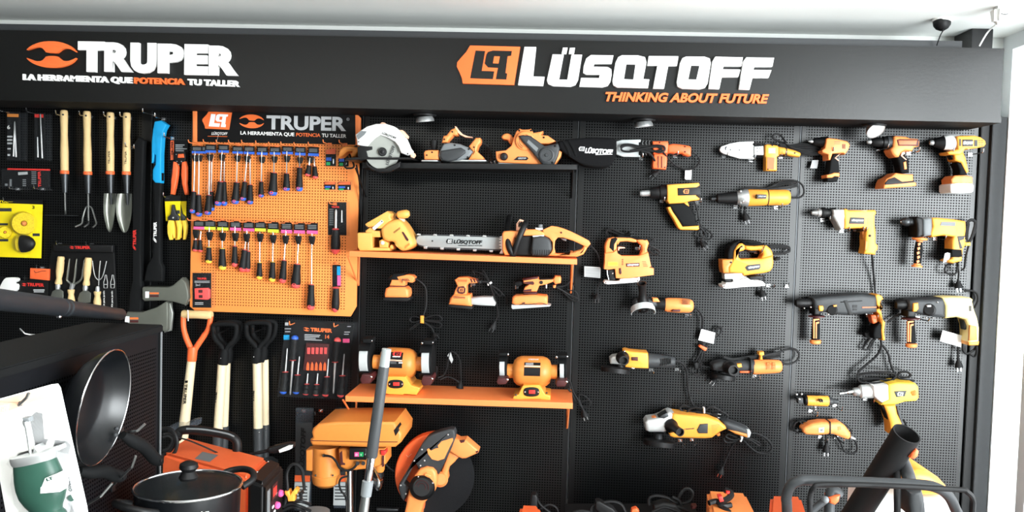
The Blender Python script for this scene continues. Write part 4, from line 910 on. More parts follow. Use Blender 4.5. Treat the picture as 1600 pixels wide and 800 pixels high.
t.cord([(376, 398, .03), (430, 372, .03), (490, 366, .03), (520, 390, .03), (500, 410, .03), (430, 402, .03), (376, 400, .03), (430, 410, .034), (500, 420, .034), (518, 440, .034), (490, 458, .034), (430, 440, .03), (376, 404, .03)], .003)
t.cord([(376, 408, .03), (420, 440, .03), (448, 462, .03), (458, 490, .03)], .003, plug=((458, 490), (474, 520), .03))
t.slab('cable_tie', [(360, 370), (384, 368), (386, 426), (360, 424)], .02, .04, 'amber', .003)
t = T('orbital_sander', 'orange round sander with a pale dust box, middle of the three under the shelf', 'sander', (650, 325, .06))
t.slab('pad', [(566, 290), (742, 300), (745, 316), (735, 326), (590, 310), (566, 302)], .02, SA, 'black', .004)
t.slab('skirt', [(566, 288), (578, 240), (604, 214), (728, 212), (734, 250), (738, 304), (690, 298)], .02, SA, 'orange', .014)
t.slab('body', [(604, 218), (616, 180), (632, 150), (612, 106), (640, 86), (700, 84), (776, 106), (780, 128), (720, 132), (700, 150), (700, 214)], .03, .095, 'orange', .012)
t.slab('handle_end', [(764, 104), (808, 108), (812, 128), (800, 138), (772, 132)], .04, .085, 'black', .005)
t.slabs('grip_rib', [[(726+i*22, 96), (738+i*22, 98), (748+i*22, 124), (736+i*22, 122)] for i in range(3)], .093, .0965, 'maroon', 0)
pl = t.slab('logo_frame', [(628, 184), (640, 156), (680, 150), (694, 170), (690, 200), (670, 210), (638, 204)], .094, .0962, 'maroon', 0); logo(t, 644, 164, 38, 30, .0965, 'orange', 'maroon', par=pl)
t.slab('label', [(640, 100), (706, 104), (702, 120), (636, 118)], .094, .0965, 'orange_red', 0)
t.slabs('vent', [rect(604, 226+i*8, 690, 230+i*8, .06) for i in range(2)], .099, .1014, 'maroon', 0)
t.slab('dust_box', [(730, 238), (820, 230), (886, 232), (914, 280), (908, 298), (800, 292), (732, 286)], .03, .09, 'light_grey', .008)
t.cord([(808, 120, .06), (860, 126, .04), (890, 190, .04), (912, 250, .05), (928, 320, .04), (930, 370, .03), (916, 400, .03)], .0034, plug=((912, 408), (890, 460), .03))
for a in ([(870, 130, .03), (850, 80, .03), (820, 35, .03)], [(870, 135, .03), (830, 70, .03), (750, 40, .03), (760, 60, .03)], [(872, 140, .03), (920, 170, .03), (960, 200, .03), (940, 220, .03), (880, 150, .03)], [(874, 140, .03), (940, 180, .03), (990, 240, .03), (1000, 300, .03)]): t.cord(a, .003)
t.slab('cable_tie', [(852, 132), (880, 118), (888, 130), (858, 150)], .02, .04, 'letter_white', .002)
t = T('sheet_sander', 'orange half sheet sander with a long handle, beside the shelf bracket', 'sander', (1180, 320, .06))
t.slab('pad', [(1030, 290), (1300, 288), (1322, 294), (1310, 302), (1040, 322), (1030, 312)], .02, .105, 'light_grey', .003)
t.slab('skirt', [(1032, 278), (1036, 236), (1060, 220), (1200, 214), (1290, 222), (1298, 240), (1296, 288), (1060, 292)], .02, .102, 'orange', .012)
t.slab('collar', [(1122, 196), (1216, 194), (1220, 212), (1118, 212)], .03, .09, 'maroon', .004)
t.slab('body', [(1118, 192), (1128, 160), (1160, 140), (1120, 130), (1114, 100), (1224, 82), (1236, 100), (1340, 100), (1340, 118), (1290, 138), (1236, 148), (1218, 192)], .03, .095, 'orange', .01)
t.slab('grip_pad', [(1116, 100), (1190, 84), (1228, 80), (1226, 96), (1120, 112)], .04, .098, 'maroon', .004); t.slab('grip_pad', [(1236, 96), (1330, 94), (1332, 102), (1240, 106)], .04, .098, 'black', .003)
t.slab('handle_end', [(1336, 100), (1352, 76), (1392, 78), (1398, 100), (1394, 130), (1352, 138), (1340, 122)], .035, .095, 'orange', .008)
t.slab('front_knob', [(1044, 130), (1060, 118), (1100, 112), (1114, 130), (1100, 150), (1060, 158), (1048, 150)], .035, .09, 'soft_black', .014, 1)
t.lathe('dial', (1250, 124, .094), (1250, 124, .099), [(0, 14), (1, 12)], 'black', 18); t.slab('cord_boot', [(1336, 146), (1360, 142), (1354, 166), (1340, 164)], .05, .08, 'orange', .003)
t.slab('trigger', [(1282, 140), (1294, 138), (1292, 168), (1284, 168)], .05, .07, 'grey_print', .001)
t.slabs('label', [[(1120, 178), (1180, 172), (1178, 188), (1122, 190)], [(1112, 122), (1190, 116), (1200, 130), (1192, 142), (1150, 136)]], .094, .0965, 'maroon', 0)
t.tubes('clamp_wire', [[(1090, 290, .104), (1120, 280, .106), (1130, 272, .106), (1112, 276, .106), (1150, 286, .106), (1250, 276, .106), (1290, 288, .104)]], .0012, 'dark_steel')
t.cord([(1350, 155, .06), (1400, 180, .04), (1450, 210, .03), (1500, 232, .03), (1524, 250, .03), (1505, 264, .03), (1460, 240, .03), (1400, 180, .03)], .0036)
t.cord([(1350, 160, .06), (1420, 150, .04), (1450, 130, .03), (1470, 110, .02), (1500, 155, .03)], .003); t.cord([(1440, 176, .03), (1500, 190, .03), (1520, 230, .03), (1490, 240, .03), (1430, 200, .03)], .0032)
for x, y in ((260, 112), (752, 140), (1070, 158)): hook(x, y, .1)
# ------------------------------------------------------------------ bench grinders
def bench_grinder(cr, lab, ax0, ax1, r, e, xb0, xb1, wheels, ped, lab_poly, sw, wr, big):
    crop(cr); D = .15; t = T('bench_grinder', lab, 'bench grinder', ((xb0+xb1)/2, ped[0][1]+120, D))
    L = ax1[0]-ax0[0]; f = lambda x: (x-ax0[0])/L
    t.lathe('motor_housing', ax0+(D,), ax1+(D,), [(0, e), (f(xb0)-.005, e), (f(xb0), e*1.05), (f(xb0)+.02, r*.72), (f(xb0)+.08, r*.9), (f(xb0)+.16, r*.99), (f(xb0)+.22, r), (f(xb1)-.22, r), (f(xb1)-.16, r*.99), (f(xb1)-.08, r*.9), (f(xb1)-.02, r*.72), (f(xb1), e*1.05), (f(xb1)+.005, e), (1, e)], 'amber_dark', 40)
    for wx0, wx1, cy, sgn in wheels:
        w = t.lathe('grinding_wheel', (wx0, cy, D), (wx1, cy, D), [(0, 20), (.001, wr*.97), (.05, wr), (.95, wr), (.999, wr*.97), (1, 20)], 'light_grey', 44)
        t.lathe('shaft_nut', (wx0-12, cy, D), (wx1+12, cy, D), [(0, 16), (1, 16)], 'dark_steel', 6, w)
        gx0, gx1 = (wx0-6, wx1+18) if sgn < 0 else (wx0-18, wx1+20)
        # guard: a drum open to the front, made of an arc wall and side cheek
        bm = bmesh.new(); n = 26
        for rr0, rr1, a, b in ((wr*1.08, wr*1.14, gx0, gx1),):
            rows = []
            for i in range(n+1):
                ang = math.radians(35+i*(290-0)/n-0)          # opening towards the front
                rows.append([bm.verts.new(P(x, cy, D)+Vector((0, -math.cos(ang), math.sin(ang)))*rr*sc(D)) for x, rr in ((a, rr0), (b, rr0), (b, rr1), (a, rr1))])
            for A_, B_ in zip(rows, rows[1:]):
                for k in range(4): bm.faces.new((A_[k], A_[(k+1) % 4], B_[(k+1) % 4], B_[k]))
            bm.faces.new(rows[0]); bm.faces.new(rows[-1][::-1])
        t.add('wheel_guard', bm, 'soft_black')
        ck = wx1+6 if sgn < 0 else wx1+8
        t.lathe('guard_cheek', (ck, cy, D-.01), (ck+(16), cy, D-.01), [(0, wr*1.0), (.2, wr*1.06), (1, wr*1.0)], 'soft_black', 36)
        xm = (wx0+wx1)/2
        t.slab('tool_rest', [(xm-40, cy+wr*.98), (xm+42, cy+wr*.98), (xm+50, cy+wr*1.2), (xm+30, cy+wr*1.52), (xm-40, cy+wr*1.55), (xm-56, cy+wr*1.3)], D-.01, D+.09, 'maroon', .004)
        t.spheres('wing_bolt', [(xm+46, cy-wr*1.1, D+.05), (xm+44, cy+wr*1.12, D+.09)] + ([(xm-44, cy-wr*1.06, D+.05)] if sgn > 0 else []), .0055, 'chrome', None, .6)
        t.slab('spark_guard', [(xm-36, cy-wr*1.22), (xm+50, cy-wr*1.22), (xm+46, cy-wr*.96), (xm-32, cy-wr*.96)], D-.02, D+.06, 'soft_black', .004)
    t.slab('pedestal', ped, D-.07, D+.07, 'amber', .006)
    x0, y0, x1, y1 = sw
    p = t.slab('switch_plate', [(x0+18, y0), (x1-18, y0), (x1, (y0+y1)/2), (x1-18, y1), (x0+18, y1), (x0, (y0+y1)/2)], D+.068, D+.0735, 'black', .002, 2)
    t.slab('rocker', rect(x0+(x1-x0)*.34, y0+(y1-y0)*.3, x1-(x1-x0)*.28, y1-(y1-y0)*.3), D+.072, D+.079, 'red', .002, par=p)
    t.spheres('screw', [(x0+18, (y0+y1)/2, D+.074), (x1-16, (y0+y1)/2, D+.074)], .0035, 'chrome')
    return t, D
def wrap_label(t, ax0, ax1, r, D, x0, x1, a0, a1, m, eps, name='label'):
    """a sticker bent round the horizontal barrel"""
    bm = bmesh.new(); L = ax1[0]-ax0[0]; rows = []
    for i in range(9):
        an = math.radians(a0+(a1-a0)*i/8); row = []
        for x in (x0, x1):
            y = ax0[1]+(ax1[1]-ax0[1])*(x-ax0[0])/L
            c = P(x, y, D); row.append(bm.verts.new(c+Vector((0, -math.cos(an), math.sin(an)))*(r*sc(D)+eps)))
        rows.append(row)
    for A_, B_ in zip(rows, rows[1:]): bm.faces.new((A_[0], A_[1], B_[1], B_[0]))
    return t.add(name, bm, m)
t, D = bench_grinder('B7', 'amber bench grinder behind the grey pole on the lower orange shelf', (308, 258), (752, 280), 138, 64, 366, 692, [(204, 278, 232, -1), (752, 818, 248, 1)],
    [(434, 392), (592, 392), (640, 470), (722, 492), (690, 556), (575, 548), (570, 556), (450, 552), (410, 545), (400, 490)], None, (430, 420, 577, 497), 146, True)
wrap_label(t, (308, 258), (752, 280), 138, D, 450, 586, -9, 52, 'card_black', .0008); wrap_label(t, (308, 258), (752, 280), 138, D, 450, 584, 16, 21, 'peach', .0014)
rr = .1505+138*sc(.15)
logo(t, 476, 166, 82, 44, D+.058, 'red', 'black'); t.text('print', 'LÜSQTOFF', (476, 216), (546, 218), 9, D+.0594, 'letter_white', bold=.04)
t.slabs('print', [rect(456, 246+k*9, 510, 249+k*9) for k in range(4)], D+.062, D+.0644, 'mid_grey', 0); t.text('print', '200', (530, 272), (566, 273), 11, D+.0638, 'letter_white', bold=.04)
t.cord([(880, 380, .03), (862, 405, .03), (872, 330, .03), (868, 300, .03)], .003); t.cord([(880, 400, .05), (930, 380, .04), (960, 320, .04), (972, 250, .04), (985, 190, .04), (1000, 165, .04), (1040, 185, .04), (1075, 240, .04), (1085, 330, .04), (1088, 430, .04)], .0036, plug=None)
c = t.cord([(900, 420, .06), (960, 395, .05), (1020, 410, .05), (1070, 445, .05), (1085, 470, .05)], .0036, plug=((1088, 430), (1075, 492), .05))
t.slab('tag', [(966, 204), (992, 164), (1018, 240), (1004, 274)], .042, .0425, 'light_grey', 0, par=c)
t, D = bench_grinder('B8', 'amber bench grinder at the open end of the lower orange shelf', (302, 282), (746, 292), 138, 64, 354, 692, [(236, 280, 248, -1), (768, 806, 268, 1)],
    [(446, 410), (588, 410), (625, 470), (640, 494), (686, 502), (686, 548), (600, 546), (594, 538), (444, 536), (438, 544), (348, 540), (356, 508), (400, 492), (425, 440)], None, (440, 430, 592, 514), 102, False)
for a, b, c_, e_ in ((455, 597, 32, 44), (455, 597, -7, 24)): wrap_label(t, (302, 282), (746, 292), 138, D, a, b, c_, e_, 'card_black', .0008)
wrap_label(t, (302, 282), (746, 292), 138, D, 456, 596, 26, 31, 'peach', .0008); t.text('print', 'LÜSQTOFF', (490, 184), (580, 186), 10, D+.052, 'grey_print', bold=.03)
t.slabs('print', [rect(464, 214+k*12, 534, 218+k*12) for k in range(3)], D+.0625, D+.0648, 'grey_print', 0); t.spheres('bolt', [(378, 498, D+.072), (652, 480, D+.05)], .004, 'dark_steel')
for a in ([(820, 350, .06), (860, 380, .05), (890, 470, .04), (930, 540, .03), (955, 600, .03)], [(840, 440, .06), (880, 490, .05), (905, 550, .04), (870, 460, .03)]): t.cord(a, .0034)
t.cord([(950, 560, .03), (940, 500, .03), (980, 500, .03), (1040, 550, .03), (1035, 590, .03), (990, 605, .03), (955, 590, .03), (975, 555, .03), (1040, 548, .03)], .003); t.cord([(940, 540, .03), (960, 590, .03), (975, 630, .03)], .0036, plug=((972, 615), (996, 690), .03))
# ------------------------------------------------------------------ plastic pipe welders
def strap(t, x, y0, y1, d0, d1, par=None, w=6): return t.slab('strap', rect(x-w/2, y0, x+w/2, y1), d0, d1, 'rubber', .001, par=par)
crop('C1')
t = T('pipe_welder', 'orange pipe welding iron with a grey heating plate and cord wound round it', 'pipe welder', (460, 375, .04))
t.slab('heating_plate', [(115, 154), (160, 142), (306, 139), (308, 160), (290, 162), (290, 262), (302, 264), (302, 276), (172, 275), (115, 256)], .04, .055, 'light_grey', .003)
t.slab('standoff', [(290, 165), (400, 170), (400, 250), (290, 250)], .042, .054, 'black', .002)
for i in range(7): t.tubes('coil', [[(312+i*13, 150, .05), (306+i*13, 168, .058), (314+i*13, 186, .05)], [(312+i*13, 234, .05), (306+i*13, 246, .058), (312+i*13, 262, .05)]], .0016, 'silver' if i % 2 else 'black', None, 5, 2)
t.slab('body', [(398, 152), (520, 152), (524, 180), (518, 248), (404, 252)], .02, .07, 'orange_red', .006)
t.slab('control_box', [(410, 250), (514, 248), (512, 330), (504, 374), (402, 366), (398, 340)], .02, .065, 'orange_red', .006); t.slabs('rib', [rect(440, 270, 446, 362), rect(468, 270, 474, 362)], .063, .068, 'maroon', .001)
t.slab('handle', [(516, 182), (560, 172), (620, 180), (690, 190), (702, 204), (700, 266), (684, 272), (650, 262), (630, 248), (606, 250), (590, 240), (570, 250), (545, 244), (518, 246)], .025, .066, 'orange_red', .009)
t.spheres('screw', [(454, 164, .071), (652, 196, .067), (652, 236, .067), (494, 358, .066)], .003, 'maroon')
lp = [(150, 205, .075), (165, 182, .075), (230, 180, .075), (330, 198, .075), (430, 186, .08), (485, 195, .08), (490, 225, .08), (450, 242, .08), (400, 226, .078), (300, 205, .075), (210, 186, .075), (160, 200, .075), (160, 225, .075), (210, 236, .075), (310, 226, .075), (420, 232, .08), (470, 215, .08), (430, 196, .08), (320, 212, .078), (220, 228, .075)]
t.cord(lp, .0042); t.cord([(310, 232, .078), (370, 246, .075), (405, 285, .07), (430, 340, .05), (448, 380, .04)], .004, plug=((452, 384), (405, 424), .04))
t.cord([(700, 238, .045), (740, 260, .04), (765, 300, .03), (750, 342, .03), (700, 372, .03), (640, 372, .03), (580, 345, .03), (530, 300, .05), (490, 250, .07), (470, 225, .08)], .0036)
t.slab('tag', [(654, 376), (672, 370), (704, 374), (700, 454), (660, 454), (650, 446)], .028, .0288, 'card_white', 0)
t = T('pipe_welder', 'yellow pipe welding iron with a long white heating plate', 'pipe welder', (1330, 385, .04))
t.slab('heating_plate', [(924, 214), (936, 194), (1000, 172), (1075, 158), (1190, 154), (1192, 292), (1085, 288), (1010, 268), (945, 246), (928, 232)], .04, .056, 'letter_white', .003)
t.spheres('hole', [(1006, 220, .0562), (1076, 222, .0562), (968, 218, .0562)], .003, 'dark_grey', None, .3); t.slab('mark', [(960, 205), (976, 190), (980, 196), (966, 222)], .055, .0565, 'dark_grey', 0)
t.slab('connector', [(1190, 192), (1266, 188), (1268, 262), (1192, 262)], .035, .062, 'silver', .003); t.slabs('slot', [rect(1212+k*20, 205+j*26, 1222+k*20, 211+j*26) for k in range(2) for j in range(2)], .061, .063, 'dark_grey', 0)
t.tubes('coil', [[(1190+i*14, 165, .05), (1184+i*14, 178, .058), (1192+i*14, 192, .05)] for i in range(7)]+[[(1190+i*14, 262, .05), (1184+i*14, 272, .058), (1192+i*14, 284, .05)] for i in range(6)], .0022, 'black', None, 5, 2)
t.slab('body', [(1278, 182), (1300, 176), (1376, 186), (1386, 200), (1386, 268), (1372, 275), (1372, 384), (1284, 382), (1284, 282), (1276, 270)], .02, .07, 'amber', .006)
t.slab('label', rect(1304, 206, 1358, 248), .069, .0706, 'peach', 0); t.slab('label', [(1294, 278), (1350, 282), (1346, 374), (1294, 370)], .069, .0706, 'orange_red', 0)
t.slab('handle', [(1380, 194), (1440, 204), (1520, 226), (1558, 244), (1560, 258), (1548, 276), (1500, 268), (1452, 258), (1420, 252), (1384, 258)], .025, .066, 'amber', .009); strap(t, 1447, 200, 264, .02, .068)
t.spheres('screw', [(1334, 186, .071), (1510, 246, .067), (1300, 372, .071)], .003, 'dark_grey')
t.cord([(1440, 165, .06), (1400, 110, .05), (1362, 96, .05), (1340, 112, .05), (1350, 140, .05), (1420, 165, .05), (1480, 200, .06), (1600, 225, .05), (1700, 226, .05), (1760, 235, .05)], .004)
for k in range(4): t.cord([(1390, 170+k*8, .06), (1460, 186+k*9, .05), (1560, 176+k*14, .05), (1680, 186+k*12, .05), (1765, 226+k*5, .04), (1640, 232+k*9, .05), (1500, 200+k*8, .05)], .0036)
t.slab('tag', [(1548+98, 302), (1640+56, 300), (1684, 366), (1630, 364)], .03, .0306, 'grey_print', 0)
for x, y in ((298, 282), (565, 266), (945, 262), (1155, 296), (1388, 268)): hook(x+8, y+8, .085)
# ------------------------------------------------------------------ heat gun
t = T('heat_gun', 'yellow heat gun with a silver nozzle and black grip', 'heat gun', (700, 700, .04)); D = .055
t.lathe('nozzle', (300, 562, D), (400, 558, D), [(0, 18), (.16, 24), (.2, 24), (.85, 26), (1, 30)], 'silver', 26); t.lathe('barrel', (378, 560, D), (520, 550, D), [(0, 36), (.1, 44), (.5, 46), (.55, 54), (1, 60)], 'black', 30)
t.slab('body', [(512, 494), (560, 490), (762, 478), (768, 498), (740, 516), (740, 580), (768, 600), (764, 614), (700, 620), (640, 636), (528, 642), (514, 620)], .02, .09, 'amber', .012)
t.slab('side_band', [(594, 520), (768, 512), (776, 545), (770, 574), (597, 578)], .085, .0925, 'black', .002); logo(t, 638, 528, 46, 34, .0928, 'orange', 'black')
t.slab('end_cap', [(738, 512), (776, 514), (780, 560), (774, 582), (740, 582)], .025, .088, 'dark_grey', .006)
crop('C3'); t.slab('handle', [(612, -60), (740, -70), (800, -30), (838, 40), (842, 80), (852, 116), (735, 122), (690, 60)], .025, .078, 'soft_black', .012)
t.slab('guard', [(612, -30), (640, -40), (655, 0), (700, 70), (732, 120), (860, 112), (864, 140), (850, 148), (720, 146), (700, 134), (660, 60), (626, 4)], .03, .075, 'amber', .006)
t.slab('trigger', [(740, -70), (772, -74), (800, 0), (770, 20)], .04, .07, 'amber', .005)
t.cord([(862, 122, .05), (900, 160, .04), (905, 190, .03), (870, 205, .03), (850, 190, .03), (880, 130, .03), (930, 150, .03), (962, 185, .03), (950, 215, .03), (915, 220, .03), (880, 190, .03)], .0035)
t.cord([(830, -60, .03), (850, 0, .03), (860, 60, .03), (872, 100, .03), (900, 190, .03), (875, 226, .03)], .0036, plug=((872, 226), (905, 272), .035)); t.tube('strap', [(825, 80, .04), (850, 76, .082), (872, 70, .05)], .002, 'rubber', sm=2)
crop('C1')
for x, y in ((462, 618), (740, 628)): hook(x+6, y+6, .1)
# ------------------------------------------------------------------ die grinder
D = .055
t = T('die_grinder', 'yellow straight die grinder with black nose and cord tied along its back', 'die grinder', (1250, 655, .03))
t.lathe('collet', (852, 604, D), (902, 602, D), [(0, 8), (.1, 14), (.5, 16), (.55, 12), (1, 14)], 'dark_steel', 18); t.lathe('nose', (895, 602, D), (1054, 597, D), [(0, 24), (.06, 36), (.4, 42), (1, 50)], 'black', 28)
t.lathe('gear_case', (1050, 597, D), (1142, 594, D), [(0, 44), (.1, 52), (.5, 62), (.9, 68), (1, 64)], 'silver', 32); t.lathe('motor_housing', (1136, 594, D), (1468, 592, D), [(0, 62), (.03, 66), (.4, 62), (.5, 60), (.9, 60), (.97, 54), (1, 44)], 'amber', 32)
t.spheres('screw', [(1104, 622, D+.045), (1086, 544, D+.03)], .005, 'silver'); t.slab('name_plate', [(1216, 568), (1290, 570), (1286, 602), (1216, 602)], .08, D+.0605*1.02, 'dark_grey', 0); t.text('print', 'LÜSQTOFF', (1226, 588), (1284, 590), 10, D+.0622, 'grey_print', bold=.03)
t.lathe('strap', (1290, 593, D), (1297, 593, D), [(0, 63), (1, 63)], 'rubber', 28)
for k in range(3): t.cord([(1130, 515+k*6, .06), (1200, 512+k*7, .06), (1280, 522+k*5, .06), (1340, 500+k*9, .05), (1420, 462+k*14, .05), (1500, 460+k*16, .05), (1530, 480+k*10, .05), (1460, 505+k*6, .05), (1360, 520, .06), (1290, 528, .06)], .0036)
t.cord([(1466, 590, .05), (1540, 594, .04), (1580, 560, .03), (1570, 500, .03), (1520, 465, .03), (1440, 462, .04), (1350, 500, .05)], .0038)
t.cord([(1120, 655, .02), (1118, 690, .03), (1112, 700, .03)], .004, plug=((1112, 690), (1134, 770), .03))
for x, y in ((1036, 660), (1352, 666)): hook(x+8, y+6, .1)
# ------------------------------------------------------------------ cordless tools
crop('C2'); D = .07
t = T('cordless_drill', 'small orange cordless drill, first of three in the top row under the spotlight', 'drill', (310, 520, .05))
t.lathe('bit', (116, 203, D), (160, 206, D), [(0, 6), (.3, 9), (.32, 13), (1, 14)], 'silver', 12); t.lathe('chuck', (152, 206, D), (262, 212, D), [(0, 20), (.1, 30), (.5, 36), (.55, 40), (1, 46)], 'black', 26)
t.slab('body', [(258, 180), (280, 178), (345, 186), (420, 204), (438, 222), (440, 240), (430, 268), (404, 306), (388, 294), (340, 298), (305, 300), (288, 350), (272, 350), (270, 306), (228, 292), (222, 274), (246, 256)], .03, .105, 'orange', .012)
t.slab('handle', [(290, 352), (310, 306), (370, 300), (330, 325), (352, 352), (356, 400), (360, 455), (350, 500), (340, 520), (262, 518), (264, 480), (282, 430)], .035, .098, 'soft_black', .01)
t.slab('trim', [(345, 312), (372, 298), (330, 332), (356, 352), (350, 358), (320, 334)], .08, .1, 'peach', .002)
t.slab('battery_latch', [(258, 466), (300, 456), (318, 448), (360, 450), (360, 482), (324, 476), (302, 488), (260, 490)], .03, .102, 'orange', .004)
t.slabs('vent', [rect(382+i*9, 226, 386+i*9, 262) for i in range(3)], .104, .1065, 'maroon', 0); t.slabs('label', [rect(320, 205, 364, 212), rect(316, 222, 364, 226)], .104, .1062, 'orange_red', 0)
t = T('cordless_drill', 'orange cordless drill with a slide-on battery, in the middle of the top row', 'drill', (840, 570, .05))
t.lathe('bit', (572, 208, D), (620, 210, D), [(0, 8), (.2, 16), (.6, 18), (1, 12)], 'silver', 14); t.lathe('chuck', (606, 210, D), (776, 212, D), [(0, 20), (.08, 32), (.4, 38), (.42, 34), (.5, 34), (.52, 44), (1, 48)], 'black', 28)
t.lathe('torque_ring', (722, 212, D), (790, 212, D), [(0, 46), (.05, 50), (.9, 52), (1, 46)], 'dark_grey', 30)
t.slab('body', [(784, 166), (800, 160), (880, 166), (915, 180), (976, 184), (988, 205), (984, 242), (945, 252), (930, 282), (872, 276), (846, 290), (826, 326), (800, 328), (776, 306), (758, 270), (780, 244)], .03, .105, 'orange', .012)
t.slab('side_panel', [(808, 192), (830, 186), (980, 190), (978, 240), (820, 238)], .1, .1075, 'maroon', .002); t.slab('side_panel_face', [(818, 196), (966, 196), (958, 230), (826, 230)], .106, .109, 'orange_red', .001)
t.slab('handle', [(806, 330), (830, 290), (868, 284), (880, 320), (904, 340), (908, 450), (840, 456), (828, 385), (815, 350)], .035, .098, 'soft_black', .01); t.slab('grip_strip', [(858, 368), (880, 360), (886, 420), (866, 424)], .095, .1005, 'orange', .002)
t.slab('trim', [(845, 290), (868, 282), (872, 300), (850, 315), (886, 345), (880, 352), (838, 318)], .09, .1005, 'peach', .002); t.slab('trigger', [(778, 280), (806, 290), (812, 330), (790, 320)], .05, .085, 'black', .005)
t.slab('battery', [(704, 560), (710, 530), (726, 496), (765, 478), (800, 450), (840, 456), (936, 462), (938, 518), (960, 528), (960, 552), (850, 562), (706, 572)], .02, .115, 'orange', .006)
t.slab('battery_side', [(716, 530), (740, 500), (790, 484), (850, 520), (942, 512), (944, 524), (850, 534), (716, 544)], .11, .118, 'black', .002)
t = T('impact_wrench', 'yellow and silver cordless impact wrench with a white battery, beside the door', 'impact wrench', (1320, 605, .05))
t.lathe('anvil', (1062, 214, D), (1110, 216, D), [(0, 14), (.2, 20), (.6, 20), (.7, 16), (1, 18)], 'silver', 16); t.lathe('nose', (1092, 216, D), (1170, 216, D), [(0, 22), (.2, 34), (.8, 48), (1, 54)], 'black', 28)
t.lathe('hammer_case', (1158, 216, D), (1292, 214, D), [(0, 46), (.08, 54), (.4, 60), (.9, 58), (1, 54)], 'letter_white', 34)
t.slab('body', [(1276, 164), (1300, 160), (1420, 158), (1466, 172), (1500, 198), (1506, 224), (1492, 244), (1440, 256), (1345, 262), (1320, 300), (1300, 310), (1214, 306), (1200, 288), (1240, 276), (1286, 264)], .03, .108, 'amber', .014)
t.slab('side_panel', rect(1322, 190, 1402, 242), .106, .111, 'dark_grey', .002); t.text('print', 'LÜSQTOFF', (1324, 226), (1400, 226), 20, .1114, 'letter_white', bold=.04)
t.slabs('vent', [rect(1414, 194, 1436, 242)]+[rect(1446+c_*22, 196+r_*14, 1460+c_*22, 200+r_*14) for c_ in range(2) for r_ in range(4)], .106, .11, 'dark_grey', 0); t.slab('panel_edge', rect(1296, 186, 1308, 240), .106, .1095, 'dark_grey', 0)
t.slab('handle', [(1256, 306), (1300, 296), (1330, 290), (1344, 340), (1372, 440), (1352, 456), (1310, 372), (1262, 352)], .035, .1, 'amber', .008); t.slab('grip', [(1276, 370), (1314, 366), (1352, 440), (1364, 470), (1296, 470), (1300, 430)], .035, .098, 'soft_black', .008)
t.slab('trigger', [(1220, 300), (1260, 306), (1262, 348), (1240, 344)], .05, .085, 'black', .005)
t.slab('battery', [(1228, 545), (1240, 534), (1300, 528), (1400, 532), (1414, 548), (1412, 594), (1396, 606), (1240, 606), (1228, 592)], .015, .12, 'letter_white', .01); t.slab('battery_top', [(1232, 500), (1262, 470), (1350, 468), (1400, 480), (1404, 534), (1236, 536)], .02, .11, 'orange', .006)
t.slab('hang_tag', [(1318, 500), (1322, 476), (1345, 466), (1390, 470), (1410, 490), (1408, 540), (1318, 548)], .1205, .122, 'blister', 0)
for x, y in ((655, 262), (892, 290), (1150, 294), (1372, 300), (240, 290)): hook(x+4, y+8, .11)
# ------------------------------------------------------------------ corded drills
crop('C4'); D = .065
t = T('corded_drill', 'yellow corded pistol drill with a silver keyed chuck', 'drill', (650, 440, .05))
t.lathe('chuck', (190, 113, D), (268, 112, D), [(0, 13), (.1, 16), (.6, 24), (.62, 30), (.95, 34), (1, 30)], 'silver', 24); t.lathe('chuck_body', (262, 112, D), (372, 112, D), [(0, 38), (.1, 42), (.3, 42), (.34, 34), (.6, 32), (.7, 36), (1, 38)], 'black', 28)
t.slab('gear_case', [(358, 86), (450, 84), (456, 140), (448, 236), (420, 250), (402, 214), (372, 160), (362, 136)], .03, .1, 'cast_alu', .012)
t.slab('body', [(444, 86), (462, 80), (480, 92), (690, 90), (698, 104), (698, 120), (686, 135), (686, 200), (690, 260), (694, 350), (712, 368), (710, 400), (696, 412), (692, 442), (660, 438), (600, 434), (606, 410), (614, 370), (612, 300), (622, 244), (600, 232), (452, 238), (448, 180)], .03, .1, 'amber', .012)
t.slab('top_recess', [(490, 94), (625, 92), (622, 108), (600, 104), (570, 96)], .06, .1015, 'amber_dark', 0); t.slab('name_plate', [(494, 148), (604, 152), (602, 200), (484, 198)], .099, .102, 'dark_grey', .001); t.text('print', 'LÜSQTOFF', (504, 178), (596, 180), 14, .1023, 'letter_white', bold=.03)
t.slab('trigger', [(586, 250), (616, 246), (610, 300), (592, 320)], .05, .08, 'amber_dark', .005); t.slabs('vent', [rect(628, 154+i*12, 672, 158+i*12) for i in range(5)], .099, .1012, 'amber_dark', 0); t.spheres('screw', [(646, 292, .101)], .005, 'dark_grey')
t.slab('grip_insert', [(612, 330), (634, 330), (626, 400), (606, 406)], .09, .1015, 'amber_dark', .003)
t.cord([(662, 438, .06), (668, 500, .05), (674, 580, .03), (684, 680, .02), (690, 740, .02), (720, 800, .02), (745, 860, .02)], .0042)
t = T('hammer_drill', 'yellow impact drill with an orange-ended side handle and looped cord', 'drill', (1340, 500, .05))
t.lathe('chuck', (888, 184, D), (1012, 182, D), [(0, 16), (.1, 26), (.3, 34), (.5, 32), (.55, 28), (.7, 30), (1, 34)], 'dark_steel', 26); t.lathe('chuck_jaws', (882, 184, D), (930, 184, D), [(0, 8), (.4, 14), (1, 28)], 'chrome', 18)
t.slab('handle_collar', [(1004, 160), (1020, 142), (1050, 148), (1064, 160), (1068, 200), (1066, 286), (1040, 306), (1012, 304), (1016, 250), (1012, 200)], .02, .105, 'black', .008)
t.slab('gear_case', [(1064, 158), (1100, 150), (1136, 152), (1138, 220), (1132, 290), (1068, 300), (1062, 240)], .028, .1, 'mid_grey', .01)
